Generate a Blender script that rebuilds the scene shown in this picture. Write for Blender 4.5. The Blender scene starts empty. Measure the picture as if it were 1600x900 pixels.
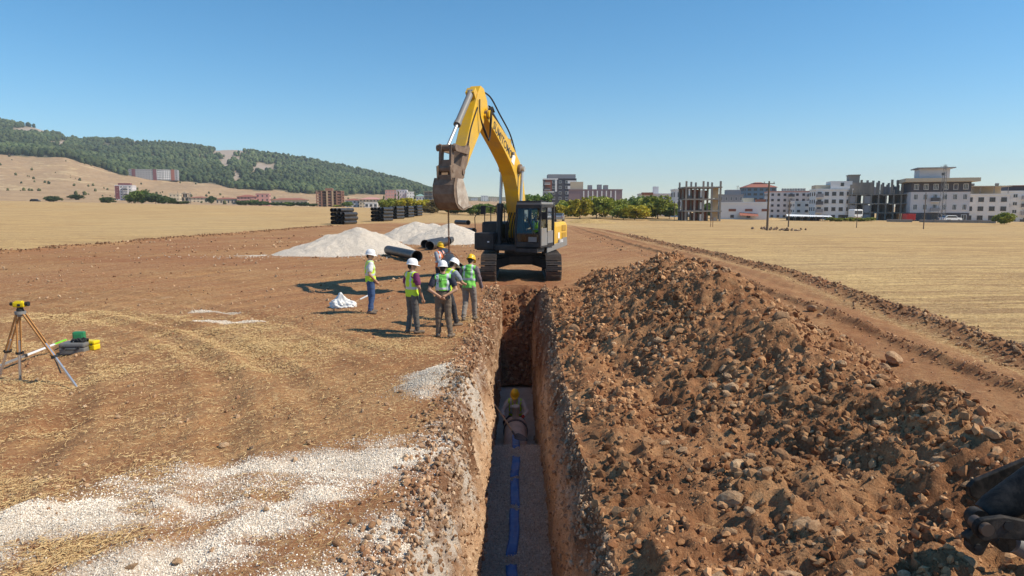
import bpy, bmesh, math, random
import numpy as np
from mathutils import Vector, Matrix, Euler

R = math.radians
scene = bpy.context.scene
C = scene.collection

# ------------------------------------------------------------------ camera
CAM_H = 3.05
PITCH = 6.82
YAW = 0.375
cam_data = bpy.data.cameras.new('camera')
cam_data.sensor_width = 36.0
cam_data.lens = 24.07
cam_data.clip_start = 0.1
cam_data.clip_end = 20000.0
cam = bpy.data.objects.new('camera', cam_data)
cam.location = (0.0, 0.0, CAM_H)
cam.rotation_euler = (R(90.0 - PITCH), 0.0, R(YAW))
C.objects.link(cam)
scene.camera = cam

# ------------------------------------------------------------------ sky and sun
SUN_EL, SUN_BACK = 46.0, 9.0          # elevation; degrees behind the +X axis towards the camera side
world = bpy.data.worlds.new('World')
scene.world = world
world.use_nodes = True
wn = world.node_tree
wn.nodes.clear()
w_out = wn.nodes.new('ShaderNodeOutputWorld')
w_bg = wn.nodes.new('ShaderNodeBackground')
w_sky = wn.nodes.new('ShaderNodeTexSky')
w_sky.sky_type = 'NISHITA'
w_sky.sun_disc = False
w_sky.sun_elevation = R(SUN_EL)
w_sky.sun_rotation = R(90.0 + SUN_BACK)
w_sky.altitude = 0.0
w_sky.air_density = 1.0
w_sky.dust_density = 0.0
w_sky.ozone_density = 6.0
w_bg.inputs['Strength'].default_value = 0.13
w_hs = wn.nodes.new('ShaderNodeHueSaturation')          # the camera's colour response, whole sky alike
w_hs.inputs['Saturation'].default_value = 1.2
w_hs.inputs['Hue'].default_value = 0.49
wn.links.new(w_sky.outputs['Color'], w_hs.inputs['Color'])
wn.links.new(w_hs.outputs['Color'], w_bg.inputs['Color'])
wn.links.new(w_bg.outputs['Background'], w_out.inputs['Surface'])

sun_dir = Vector((math.cos(R(SUN_BACK)) * math.cos(R(SUN_EL)), -math.sin(R(SUN_BACK)) * math.cos(R(SUN_EL)), math.sin(R(SUN_EL))))
sun_data = bpy.data.lights.new('sun', 'SUN')
sun_data.energy = 5.0
sun_data.angle = R(0.53)
sun_data.color = (1.0, 0.885, 0.70)
sun = bpy.data.objects.new('sun', sun_data)
sun.rotation_euler = (-sun_dir).to_track_quat('-Z', 'Y').to_euler()
sun.location = (40, -10, 60)
C.objects.link(sun)

scene.view_settings.view_transform = 'Standard'
scene.view_settings.look = 'None'
scene.view_settings.exposure = 0.12
scene.view_settings.gamma = 1.0
scene.view_settings.use_curve_mapping = False
scene.render.engine = 'CYCLES'
scene.cycles.use_denoising = True
scene.cycles.max_bounces = 8
scene.cycles.diffuse_bounces = 6
scene.cycles.glossy_bounces = 3
scene.cycles.transparent_max_bounces = 8
scene.cycles.volume_bounces = 0

# ------------------------------------------------------------------ calibration
F = 1070.0
CM = cam.rotation_euler.to_matrix()

def ray(px, py):
    return (CM @ Vector(((px - 800.0) / F, (450.0 - py) / F, -1.0)))

def gpt(px, py, z=0.0):
    """where the line of sight through a photograph pixel meets height z"""
    d = ray(px, py)
    t = (z - CAM_H) / d.z
    return Vector((d.x * t, d.y * t, z))

def at(px, py, Y):
    d = ray(px, py)
    t = Y / d.y
    return Vector((d.x * t, Y, CAM_H + d.z * t))

# ------------------------------------------------------------------ noise
def _hash(ix, iy, seed):
    h = (ix.astype(np.int64) * 374761393 + iy.astype(np.int64) * 668265263 + seed * 974634077) & 0xffffffff
    h = ((h ^ (h >> 13)) * 1274126177) & 0xffffffff
    h = ((h ^ (h >> 15)) * 2246822519) & 0xffffffff
    return ((h ^ (h >> 16)) & 0xffffff) / float(0xffffff)

def vn(x, y, seed=0):
    x = np.asarray(x, float); y = np.asarray(y, float)
    ix = np.floor(x); iy = np.floor(y)
    fx = x - ix; fy = y - iy
    fx = fx * fx * fx * (fx * (fx * 6 - 15) + 10); fy = fy * fy * fy * (fy * (fy * 6 - 15) + 10)
    a = _hash(ix, iy, seed); b = _hash(ix + 1, iy, seed); c = _hash(ix, iy + 1, seed); d = _hash(ix + 1, iy + 1, seed)
    return (a + (b - a) * fx) * (1 - fy) + (c + (d - c) * fx) * fy

def fbm(x, y, octs=4, seed=0, gain=0.5):
    s = 0.0; amp = 1.0; tot = 0.0
    for o in range(octs):
        s = s + amp * (vn(x, y, seed + o * 17) * 2 - 1); tot += amp
        x = x * 2.03 + 13.7; y = y * 2.03 - 7.1; amp *= gain
    return s / tot

def billow(x, y, octs=3, seed=0, gain=0.5):
    s = 0.0; amp = 1.0; tot = 0.0
    for o in range(octs):
        s = s + amp * (1 - np.abs(vn(x, y, seed + o * 17) * 2 - 1)); tot += amp
        x = x * 2.03 + 3.7; y = y * 2.03 - 5.1; amp *= gain
    return s / tot

def sstep(a, b, x):
    t = np.clip((np.asarray(x, float) - a) / (b - a), 0, 1)
    return t * t * (3 - 2 * t)

# ------------------------------------------------------------------ materials
MATS = {}
def new_mat(name):
    m = bpy.data.materials.new(name); m.use_nodes = True
    nt = m.node_tree; nt.nodes.clear()
    o = nt.nodes.new('ShaderNodeOutputMaterial'); b = nt.nodes.new('ShaderNodeBsdfPrincipled')
    nt.links.new(b.outputs[0], o.inputs['Surface'])
    MATS[name] = m
    return m, nt, b

def lk(nt, a, b): nt.links.new(a, b)

def noise_node(nt, scale, detail=4, rough=0.6, vec=None, dist=0.0):
    n = nt.nodes.new('ShaderNodeTexNoise')
    n.inputs['Scale'].default_value = scale; n.inputs['Detail'].default_value = detail
    n.inputs['Roughness'].default_value = rough; n.inputs['Distortion'].default_value = dist
    if vec is not None: lk(nt, vec, n.inputs['Vector'])
    return n

def ramp(nt, fac, stops):
    r = nt.nodes.new('ShaderNodeValToRGB')
    el = r.color_ramp.elements
    while len(el) > 1: el.remove(el[0])
    el[0].position = stops[0][0]; el[0].color = (*stops[0][1], 1) if len(stops[0][1]) == 3 else stops[0][1]
    for p, c in stops[1:]:
        e = el.new(p); e.color = (*c, 1)
    lk(nt, fac, r.inputs['Fac'])
    return r

def mixc(nt, fac, a, b, mode='MIX'):
    m = nt.nodes.new('ShaderNodeMix'); m.data_type = 'RGBA'; m.blend_type = mode
    for k, v in ((0, fac), (6, a), (7, b)):
        if isinstance(v, (int, float)): m.inputs[k].default_value = v
        elif isinstance(v, tuple): m.inputs[k].default_value = (*v, 1) if len(v) == 3 else v
        else: lk(nt, v, m.inputs[k])
    return m.outputs[2]

def mathn(nt, op, a, b=0.0, clamp=False):
    m = nt.nodes.new('ShaderNodeMath'); m.operation = op; m.use_clamp = clamp
    for k, v in ((0, a), (1, b)):
        if isinstance(v, (int, float)): m.inputs[k].default_value = v
        else: lk(nt, v, m.inputs[k])
    return m.outputs[0]

def coords(nt, kind='Object', scale=(1, 1, 1), rot=(0, 0, 0)):
    tc = nt.nodes.new('ShaderNodeTexCoord'); mp = nt.nodes.new('ShaderNodeMapping')
    mp.inputs['Scale'].default_value = scale; mp.inputs['Rotation'].default_value = rot
    lk(nt, tc.outputs[kind], mp.inputs['Vector'])
    return mp.outputs[0]

def bump(nt, b, height, strength=0.3, dist=0.02):
    n = nt.nodes.new('ShaderNodeBump'); n.inputs['Strength'].default_value = strength; n.inputs['Distance'].default_value = dist
    lk(nt, height, n.inputs['Height']); lk(nt, n.outputs[0], b.inputs['Normal'])

GAIN = 1.2
def gain(nt, c, g=GAIN):
    cc = nt.nodes.new('ShaderNodeVectorMath'); cc.operation = 'SCALE'; cc.inputs['Scale'].default_value = g
    lk(nt, c, cc.inputs[0]); return cc.outputs[0]

def geo_pos(nt):
    return nt.nodes.new('ShaderNodeNewGeometry').outputs['Position']

def mat(name, col, rough=0.6, metal=0.0, var=0.18, scale=6.0, dirt=None, dirt_amt=0.35, bmp=0.0, bscale=60.0, spec=0.4, rnd=0.0):
    """paint-like material: mottled base colour, optional dust patches, fine relief"""
    if name in MATS: return MATS[name]
    m, nt, b = new_mat(name)
    col = tuple(min(.86, x * 1.17) for x in col)
    v = geo_pos(nt)
    n = noise_node(nt, scale, 5, 0.65, v)
    c = mixc(nt, n.outputs['Fac'], tuple(x * (1 - var) for x in col), tuple(min(1, x * (1 + var)) for x in col))
    if dirt is not None:
        n2 = noise_node(nt, scale * 0.6, 6, 0.7, v, 0.4)
        f = ramp(nt, n2.outputs['Fac'], [(0.42, (0, 0, 0)), (0.68, (1, 1, 1))]).outputs[0]
        c = mixc(nt, mathn(nt, 'MULTIPLY', f, dirt_amt), c, dirt)
    if rnd:
        oi = nt.nodes.new('ShaderNodeObjectInfo')
        k = mathn(nt, 'ADD', mathn(nt, 'MULTIPLY', oi.outputs['Random'], 2 * rnd), 1 - rnd)
        cc = nt.nodes.new('ShaderNodeVectorMath'); cc.operation = 'SCALE'
        lk(nt, c, cc.inputs[0]); lk(nt, k, cc.inputs['Scale']); c = cc.outputs[0]
    lk(nt, c, b.inputs['Base Color'])
    rr = mathn(nt, 'ADD', mathn(nt, 'MULTIPLY', n.outputs['Fac'], 0.2), rough - 0.1, True)
    lk(nt, rr, b.inputs['Roughness'])
    b.inputs['Metallic'].default_value = metal
    b.inputs['Specular IOR Level'].default_value = spec
    if bmp:
        nb = noise_node(nt, bscale, 5, 0.7, v)
        bump(nt, b, nb.outputs['Fac'], bmp, 0.02)
    return m

# ------------------------------------------------------------------ mesh builders
def link(o, parent=None):
    C.objects.link(o)
    if parent is not None: o.parent = parent
    return o

def tag(o, label=None, cat=None, group=None, kind=None):
    if label: o['label'] = label
    if cat: o['category'] = cat
    if group: o['group'] = group
    if kind: o['kind'] = kind
    return o

def empty(name, loc=(0, 0, 0), rz=0.0, label=None, cat=None, group=None):
    o = bpy.data.objects.new(name, None)
    o.location = loc; o.rotation_euler = (0, 0, rz); o.empty_display_size = 0.2
    C.objects.link(o)
    return tag(o, label, cat, group)

def np_mesh(name, V, Fq, smooth=True):
    """V (n,3), Fq (m,3 or 4) numpy"""
    me = bpy.data.meshes.new(name)
    V = np.asarray(V, np.float32); Fq = np.asarray(Fq, np.int32)
    k = Fq.shape[1]
    me.vertices.add(len(V)); me.vertices.foreach_set('co', V.ravel())
    me.loops.add(Fq.size); me.loops.foreach_set('vertex_index', Fq.ravel())
    me.polygons.add(len(Fq))
    me.polygons.foreach_set('loop_start', np.arange(0, Fq.size, k, dtype=np.int32))
    me.polygons.foreach_set('use_smooth', np.full(len(Fq), smooth))
    me.update(calc_edges=True)
    return me

def grid_faces(nr, nc, keep=None):
    i = np.arange((nr - 1) * (nc - 1)); r = i // (nc - 1); c = i % (nc - 1)
    a = r * nc + c
    f = np.stack([a, a + 1, a + nc + 1, a + nc], 1)
    return f if keep is None else f[keep(r, c)]

def set_col(me, arr, name='mask'):
    at_ = me.color_attributes.new(name, 'FLOAT_COLOR', 'POINT')
    a = np.ones((len(arr), 4), np.float32); a[:, :arr.shape[1]] = arr
    at_.data.foreach_set('color', a.ravel())

def obj(name, me, m=None, parent=None):
    o = bpy.data.objects.new(name, me)
    if m is not None:
        for k in (m if isinstance(m, (list, tuple)) else [m]): me.materials.append(k)
    return link(o, parent)

class MB:
    """collects shapes, builds ONE mesh object"""
    def __init__(s, M=None): s.v = []; s.f = []; s.mi = []; s.sm = []; s.M = M; s.cur = 0
    def add(s, vs, fs, smooth=False):
        n = len(s.v)
        for p in vs:
            p = Vector(p)
            s.v.append(s.M @ p if s.M is not None else p)
        for q in fs: s.f.append([i + n for i in q]); s.mi.append(s.cur); s.sm.append(smooth)
        return s
    def box(s, c, d, rz=0.0, bev=0.0, M=None):
        x, y, z = d[0] / 2, d[1] / 2, d[2] / 2
        if bev <= 0:
            vs = [(i * x, j * y, k * z) for k in (-1, 1) for j in (-1, 1) for i in (-1, 1)]
            fs = [(0, 2, 3, 1), (4, 5, 7, 6), (0, 1, 5, 4), (2, 6, 7, 3), (0, 4, 6, 2), (1, 3, 7, 5)]
        else:
            b = min(bev, x * .95, y * .95, z * .95)
            bm = bmesh.new(); bmesh.ops.create_cube(bm, size=1.0)
            for v in bm.verts: v.co = Vector((v.co.x * 2 * x, v.co.y * 2 * y, v.co.z * 2 * z))
            bmesh.ops.bevel(bm, geom=list(bm.edges), offset=b, segments=2, affect='EDGES', profile=0.6)
            bm.verts.index_update()
            vs = [v.co.copy() for v in bm.verts]; fs = [[v.index for v in f.verts] for f in bm.faces]; bm.free()
        T = Matrix.Translation(c) @ (M if M is not None else Matrix.Rotation(rz, 4, 'Z'))
        return s.add([T @ Vector(p) for p in vs], fs)
    def beam(s, a, b, w, h, up=(0, 0, 1)):
        """rectangular bar from a to b"""
        a = Vector(a); b = Vector(b); d = (b - a).normalized(); u = Vector(up)
        sd = d.cross(u)
        if sd.length < 1e-4: sd = d.cross(Vector((1, 0, 0)))
        sd.normalize(); u = sd.cross(d)
        vs = []
        for p in (a, b):
            for i, j in ((-1, -1), (1, -1), (1, 1), (-1, 1)): vs.append(p + sd * i * w / 2 + u * j * h / 2)
        return s.add(vs, [(0, 1, 2, 3), (7, 6, 5, 4), (0, 4, 5, 1), (1, 5, 6, 2), (2, 6, 7, 3), (3, 7, 4, 0)])
    def tube(s, pts, rad, n=10, cap=True, smooth=True):
        pts = [Vector(p) for p in pts]
        rs = rad if isinstance(rad, (list, tuple)) else [rad] * len(pts)
        vs = []; fs = []; prev = None
        for i, p in enumerate(pts):
            d = (pts[min(i + 1, len(pts) - 1)] - pts[max(i - 1, 0)]).normalized()
            if prev is None:
                q = d.orthogonal().normalized()
            else:
                q = prev - d * prev.dot(d); q.normalize()
            prev = q; w = d.cross(q)
            for k in range(n):
                a = 2 * math.pi * k / n
                vs.append(p + (q * math.cos(a) + w * math.sin(a)) * rs[i])
        for i in range(len(pts) - 1):
            for k in range(n):
                fs.append((i * n + k, i * n + (k + 1) % n, (i + 1) * n + (k + 1) % n, (i + 1) * n + k))
        s.add(vs, fs, smooth)
        if cap:
            s.add(vs[:n], [tuple(reversed(range(n)))]); s.add(vs[-n:], [tuple(range(n))])
        return s
    def cyl(s, a, b, r, n=16, r2=None): return s.tube([a, b], [r, r if r2 is None else r2], n)
    def lathe(s, prof, n=24, T=None, closed=False):
        """prof list of (r, z) turned round z, placed by matrix T"""
        T = T if T is not None else Matrix()
        vs = []; fs = []
        for r_, z in prof:
            for k in range(n):
                a = 2 * math.pi * k / n; vs.append(T @ Vector((r_ * math.cos(a), r_ * math.sin(a), z)))
        m = len(prof)
        for i in range(m if closed else m - 1):
            j = (i + 1) % m
            for k in range(n): fs.append((i * n + k, i * n + (k + 1) % n, j * n + (k + 1) % n, j * n + k))
        return s.add(vs, fs, True)
    def prism(s, poly, w, to3, off=0.0):
        """poly list of 2-D points extruded by width w; to3(u, v, x) gives the 3-D point"""
        n = len(poly)
        vs = [to3(u, v, off - w / 2) for u, v in poly] + [to3(u, v, off + w / 2) for u, v in poly]
        fs = [tuple(range(n)), tuple(reversed(range(n, 2 * n)))]
        for i in range(n): fs.append((i, i + n, (i + 1) % n + n, (i + 1) % n))
        return s.add(vs, fs)
    def mesh(s, name):
        me = bpy.data.meshes.new(name)
        me.from_pydata([tuple(v) for v in s.v], [], s.f)
        me.polygons.foreach_set('material_index', s.mi); me.polygons.foreach_set('use_smooth', s.sm)
        bm = bmesh.new(); bm.from_mesh(me); bmesh.ops.recalc_face_normals(bm, faces=bm.faces); bm.to_mesh(me); bm.free()
        me.update()
        return me
    def build(s, name, m, parent=None, bev=0.0):
        me = s.mesh(name)
        o = obj(name, me, m, parent)
        if bev:
            bv = o.modifiers.new('bevel', 'BEVEL'); bv.width = bev; bv.segments = 2; bv.limit_method = 'ANGLE'; bv.angle_limit = R(40)
        return o

def copy_tree(o, parent=None):
    c = o.copy(); C.objects.link(c); c.parent = parent
    for ch in o.children: copy_tree(ch, c)
    return c

def joined(name, tv, tf, pos, scl, rot, m, cols=None, smooth=False, jit=0.0, seed=1):
    """many copies of small template shapes in one mesh. tv: list of (nv,3), tf: (nf,3)"""
    rng = np.random.default_rng(seed)
    pos = np.asarray(pos, float); n = len(pos)
    which = rng.integers(0, len(tv), n)
    Vs = []; Fs = []; Cs = []; base = 0
    for k in range(len(tv)):
        idx = np.where(which == k)[0]
        if not len(idx): continue
        t = tv[k]; nv = len(t)
        a = rot[idx]  # (m,3,3)
        P = np.einsum('mij,mvj->mvi', a, t[None] * scl[idx][:, None, :])
        P = P + pos[idx][:, None, :]
        Vs.append(P.reshape(-1, 3))
        off = base + np.arange(len(idx))[:, None, None] * nv
        Fs.append((tf[k][None] + off).reshape(-1, tf[k].shape[1]))
        if cols is not None: Cs.append(np.repeat(cols[idx], nv, 0))
        base += len(idx) * nv
    me = np_mesh(name, np.concatenate(Vs), np.concatenate(Fs), smooth)
    if cols is not None: set_col(me, np.concatenate(Cs), 'tint')
    return obj(name, me, m)

def rand_rot(n, seed, tilt=math.pi):
    rng = np.random.default_rng(seed)
    a = rng.uniform(0, 2 * math.pi, n); b = rng.uniform(-tilt, tilt, n); c = rng.uniform(-tilt, tilt, n)
    def rx(t): o = np.zeros((n, 3, 3)); o[:, 0, 0] = 1; o[:, 1, 1] = np.cos(t); o[:, 1, 2] = -np.sin(t); o[:, 2, 1] = np.sin(t); o[:, 2, 2] = np.cos(t); return o
    def ry(t): o = np.zeros((n, 3, 3)); o[:, 1, 1] = 1; o[:, 0, 0] = np.cos(t); o[:, 0, 2] = np.sin(t); o[:, 2, 0] = -np.sin(t); o[:, 2, 2] = np.cos(t); return o
    def rz(t): o = np.zeros((n, 3, 3)); o[:, 2, 2] = 1; o[:, 0, 0] = np.cos(t); o[:, 0, 1] = -np.sin(t); o[:, 1, 0] = np.sin(t); o[:, 1, 1] = np.cos(t); return o
    return rz(a) @ ry(b) @ rx(c)

def rock_templates(k, sub, seed, jit=0.22, flat=0.8):
    rng = np.random.default_rng(seed); tv = []; tf = []
    for i in range(k):
        bm = bmesh.new(); bmesh.ops.create_icosphere(bm, subdivisions=sub, radius=1.0)
        bm.verts.index_update()
        v = np.array([w.co[:] for w in bm.verts]); f = np.array([[w.index for w in q.verts] for q in bm.faces]); bm.free()
        # chip the ball with random planes so it gets facets and corners
        for j in range(9 if sub > 1 else 5):
            d = rng.normal(size=3); d /= np.linalg.norm(d); lim = rng.uniform(0.55, 0.9)
            t = v @ d; over = np.clip(t - lim, 0, None)
            v = v - over[:, None] * d[None] * 0.9
        v = v * (1 + rng.uniform(-jit, jit, (len(v), 1)) * (0.35 if sub > 1 else 1.0))
        v = v * np.array([1.0, rng.uniform(0.65, 1.0), flat * rng.uniform(0.7, 1.0)])
        tv.append(v); tf.append(f)
    return tv, tf

# ================================================================== ground materials
def ground_material():
    m, nt, b = new_mat('field_soil')
    at_ = nt.nodes.new('ShaderNodeAttribute'); at_.attribute_name = 'mask'
    sp = nt.nodes.new('ShaderNodeSeparateColor'); lk(nt, at_.outputs['Color'], sp.inputs[0])
    straw, grav, red = sp.outputs[0], sp.outputs[1], sp.outputs[2]
    v = geo_pos(nt)
    n1 = noise_node(nt, 0.55, 6, 0.6, v, 0.3)
    n2 = noise_node(nt, 7.0, 6, 0.72, v, 0.2)
    n3 = noise_node(nt, 38.0, 4, 0.75, v)
    dirt = ramp(nt, n1.outputs['Fac'], [(0.30, (0.185, 0.080, 0.034)), (0.5, (0.285, 0.138, 0.060)), (0.72, (0.36, 0.205, 0.098))]).outputs[0]
    dk = ramp(nt, n2.outputs['Fac'], [(0.32, (0.62, 0.58, 0.55)), (0.55, (1, 1, 1)), (0.75, (1.18, 1.14, 1.08))]).outputs[0]
    dirt = mixc(nt, 1.0, dirt, dk, 'MULTIPLY')
    dirt = mixc(nt, red, dirt, mixc(nt, n2.outputs['Fac'], (0.15, 0.055, 0.027), (0.29, 0.115, 0.055)))
    # chips of straw: thin streaks in several directions
    def streaks(rz, sx, sy, lo, hi):
        mp = nt.nodes.new('ShaderNodeMapping'); mp.vector_type = 'TEXTURE'; mp.inputs['Rotation'].default_value = (0, 0, rz); mp.inputs['Scale'].default_value = (1 / sx, 1 / sy, 1)
        lk(nt, v, mp.inputs['Vector'])
        n = noise_node(nt, 1.0, 3, 0.6, mp.outputs[0], 0.15)
        return ramp(nt, n.outputs['Fac'], [(lo, (0, 0, 0)), (hi, (1, 1, 1))]).outputs[0]
    # long drag marks of machines and implements, across the bare strip
    drag = streaks(1.035, .07, 1.1, .34, .66); drag2 = streaks(1.10, .16, 3.2, .36, .64)
    dirt = mixc(nt, mathn(nt, 'MULTIPLY', drag, .5), dirt, mixc(nt, n2.outputs['Fac'], (0.27, 0.145, 0.065), (0.46, 0.29, 0.145)))
    dirt = mixc(nt, mathn(nt, 'MULTIPLY', drag2, .6), dirt, mixc(nt, n2.outputs['Fac'], (0.15, 0.062, 0.030), (0.27, 0.125, 0.06)))
    s = mathn(nt, 'MAXIMUM', streaks(0.4, 7, 60, .56, .68), mathn(nt, 'MAXIMUM', streaks(1.5, 8, 70, .58, .7), streaks(2.6, 6, 55, .57, .68)))
    fld = streaks(0.03, 0.10, 2.2, .38, .60)
    fld2 = streaks(0.05, 0.7, 8, .40, .62)
    straw_col = mixc(nt, n3.outputs['Fac'], (0.40, 0.27, 0.125), (0.66, 0.485, 0.24))
    field_col = mixc(nt, fld, (0.28, 0.17, 0.082), (0.60, 0.425, 0.19))
    field_col = mixc(nt, fld2, mixc(nt, 0.62, field_col, (0.25, 0.145, 0.072)), field_col)
    field_col = mixc(nt, mathn(nt, 'MULTIPLY', s, 0.5), field_col, straw_col)
    big = noise_node(nt, 0.028, 4, 0.6, v)
    field_col = mixc(nt, ramp(nt, big.outputs['Fac'], [(.42, (0, 0, 0)), (.66, (.45, .45, .45))]).outputs[0], field_col, (0.43, 0.32, 0.17))
    nf = noise_node(nt, 5.5, 5, 0.8, v, 0.6)
    fl = ramp(nt, nf.outputs['Fac'], [(.55, (0, 0, 0)), (.68, (1, 1, 1))]).outputs[0]
    dirt = mixc(nt, mathn(nt, 'MULTIPLY', fl, mathn(nt, 'MULTIPLY', straw, 1.5, True), True), dirt, (0.56, 0.40, 0.215))
    field_col = mixc(nt, 1.0, field_col, ramp(nt, n2.outputs['Fac'], [(.34, (.62, .58, .54)), (.52, (1, 1, 1)), (.7, (1.16, 1.14, 1.1))]).outputs[0], 'MULTIPLY')
    # dirt with scattered straw where the mask is low, full stubble where it is 1
    sc = mathn(nt, 'MULTIPLY', s, mathn(nt, 'MULTIPLY', straw, 1.9, True), True)
    c = mixc(nt, sc, dirt, straw_col)
    full = ramp(nt, mathn(nt, 'ADD', straw, mathn(nt, 'MULTIPLY', mathn(nt, 'SUBTRACT', n2.outputs['Fac'], 0.5), 0.5)), [(0.6, (0, 0, 0)), (0.92, (1, 1, 1))]).outputs[0]
    c = mixc(nt, full, c, field_col)
    # white crushed stone dust
    gz = mathn(nt, 'ADD', grav, mathn(nt, 'MULTIPLY', mathn(nt, 'SUBTRACT', n3.outputs['Fac'], 0.5), 1.5))
    gf = ramp(nt, gz, [(0.34, (0, 0, 0)), (0.95, (.92, .92, .92))]).outputs[0]
    gcol = mixc(nt, n3.outputs['Fac'], (0.52, 0.43, 0.33), (0.90, 0.81, 0.69))
    c = mixc(nt, gf, gain(nt, c, 1.24), gcol)
    lk(nt, c, b.inputs['Base Color'])
    b.inputs['Roughness'].default_value = 0.95; b.inputs['Specular IOR Level'].default_value = 0.15
    h = mathn(nt, 'ADD', mathn(nt, 'MULTIPLY', n2.outputs['Fac'], 1.0), mathn(nt, 'MULTIPLY', n3.outputs['Fac'], 0.45))
    bump(nt, b, h, 0.7, 0.07)
    return m

def soil_material(name, stops, bs=0.8, sc=1.0, strata=False):
    m, nt, b = new_mat(name)
    v = geo_pos(nt)
    n1 = noise_node(nt, 1.1 * sc, 6, 0.62, v, 0.4); n2 = noise_node(nt, 9.0 * sc, 6, 0.75, v, 0.2); n3 = noise_node(nt, 45.0 * sc, 4, 0.7, v)
    f = mathn(nt, 'ADD', mathn(nt, 'MULTIPLY', n1.outputs['Fac'], 0.6), mathn(nt, 'MULTIPLY', n2.outputs['Fac'], 0.4))
    c = ramp(nt, f, stops).outputs[0]
    if strata:
        at_ = nt.nodes.new('ShaderNodeAttribute'); at_.attribute_name = 'mask'
        sp = nt.nodes.new('ShaderNodeSeparateColor'); lk(nt, at_.outputs['Color'], sp.inputs[0])
        d = mathn(nt, 'ADD', sp.outputs[0], mathn(nt, 'MULTIPLY', mathn(nt, 'SUBTRACT', n1.outputs['Fac'], 0.5), 0.7))
        top = ramp(nt, f, [(.34, (0.135, 0.066, 0.036)), (.5, (0.255, 0.135, 0.075)), (.66, (0.36, 0.225, 0.14))]).outputs[0]
        c = mixc(nt, ramp(nt, d, [(0.10, (0, 0, 0)), (0.42, (1, 1, 1))]).outputs[0], top, c)
        # limestone dust that came down over the lip
        c = mixc(nt, ramp(nt, mathn(nt, 'ADD', sp.outputs[1], mathn(nt, 'MULTIPLY', mathn(nt, 'SUBTRACT', n2.outputs['Fac'], 0.5), 1.2)), [(.4, (0, 0, 0)), (.8, (1, 1, 1))]).outputs[0], c, (0.60, 0.52, 0.44))
    dk = ramp(nt, n3.outputs['Fac'], [(0.32, (0.7, 0.68, 0.66)), (0.6, (1.08, 1.08, 1.08))]).outputs[0]
    c = gain(nt, mixc(nt, 1.0, c, dk, 'MULTIPLY'), 1.08 if strata or name == 'bedding_gravel' else 1.22)
    lk(nt, c, b.inputs['Base Color'])
    b.inputs['Roughness'].default_value = 0.96; b.inputs['Specular IOR Level'].default_value = 0.12
    h = mathn(nt, 'ADD', n2.outputs['Fac'], mathn(nt, 'MULTIPLY', n3.outputs['Fac'], 0.5))
    bump(nt, b, h, bs, 0.06)
    return m

def tint_material(name, rough=0.95, bs=0.4, g=1.2):
    m, nt, b = new_mat(name)
    at_ = nt.nodes.new('ShaderNodeAttribute'); at_.attribute_name = 'tint'
    v = geo_pos(nt); n = noise_node(nt, 40, 4, 0.7, v)
    c = mixc(nt, 1.0, at_.outputs['Color'], ramp(nt, n.outputs['Fac'], [(.3, (.72, .7, .68)), (.65, (1.12, 1.12, 1.12))]).outputs[0], 'MULTIPLY')
    c = gain(nt, c, g)
    lk(nt, c, b.inputs['Base Color']); b.inputs['Roughness'].default_value = rough; b.inputs['Specular IOR Level'].default_value = 0.15
    if bs: bump(nt, b, n.outputs['Fac'], bs, 0.02)
    return m

def rock_material(name, lo, hi):
    m, nt, b = new_mat(name)
    oi = nt.nodes.new('ShaderNodeObjectInfo'); v = coords(nt)
    n = noise_node(nt, 3.0, 6, 0.7, v, 0.3); n2 = noise_node(nt, 14, 5, 0.7, v)
    c = mixc(nt, oi.outputs['Random'], lo, hi)
    c = mixc(nt, ramp(nt, n.outputs['Fac'], [(.38, (0, 0, 0)), (.66, (.8, .8, .8))]).outputs[0], c, (0.23, 0.115, 0.06))
    c = gain(nt, c)
    lk(nt, c, b.inputs['Base Color']); b.inputs['Roughness'].default_value = 0.93; b.inputs['Specular IOR Level'].default_value = 0.2
    bump(nt, b, n2.outputs['Fac'], 0.55, 0.12)
    return m

M_GROUND = ground_material()
M_WALL = soil_material('trench_clay', [(.32, (0.46, 0.25, 0.14)), (.5, (0.62, 0.42, 0.27)), (.66, (0.70, 0.55, 0.41))], 0.9, 1.0, True)
M_HEAP = soil_material('spoil_soil', [(.33, (0.14, 0.058, 0.027)), (.46, (0.265, 0.128, 0.062)), (.58, (0.37, 0.205, 0.103)), (.70, (0.47, 0.305, 0.175))], 0.9)
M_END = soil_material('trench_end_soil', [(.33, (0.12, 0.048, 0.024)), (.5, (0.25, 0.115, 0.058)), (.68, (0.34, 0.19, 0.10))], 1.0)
M_BED = soil_material('bedding_gravel', [(.35, (0.58, 0.46, 0.36)), (.65, (0.78, 0.67, 0.55))], 0.9, 2.5)
M_STUFF = tint_material('loose_clods')
M_STRAW = tint_material('dry_straw', 0.7, 0.0)
M_ROCK = rock_material('limestone', (0.38, 0.21, 0.105), (0.58, 0.41, 0.25))

# ================================================================== terrain shape
TR0, TR1 = -14.0, 26.4          # the trench runs from behind the camera to just before the excavator
def lip_l(Y):
    return -0.89 + 0.22 * sstep(10, 24, Y) + 0.09 * fbm(Y * 0.55, Y * 0 + 3.3, 3, 5) + 0.05 * fbm(Y * 2.7, Y * 0 + 1.3, 3, 9)
def lip_r(Y):
    return 0.82 + 0.30 * sstep(11, 22, Y) + 0.10 * fbm(Y * 0.5, Y * 0 + 8.3, 3, 15) + 0.05 * fbm(Y * 2.5, Y * 0 + 4.3, 3, 19)
def bare_left(Y): return np.interp(Y, [-50, 30, 44.7, 61.6, 96, 118], [-36, -34.5, -33.7, -32, -27.5, -20]) + 1.2 * fbm(np.asarray(Y) * .15, np.asarray(Y) * 0, 3, 31)
def windrow(Y): return np.interp(Y, [-50, 5, 14, 30, 45, 86, 125], [9.2, 9.6, 10.4, 12.4, 12.3, 11, 4])
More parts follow.
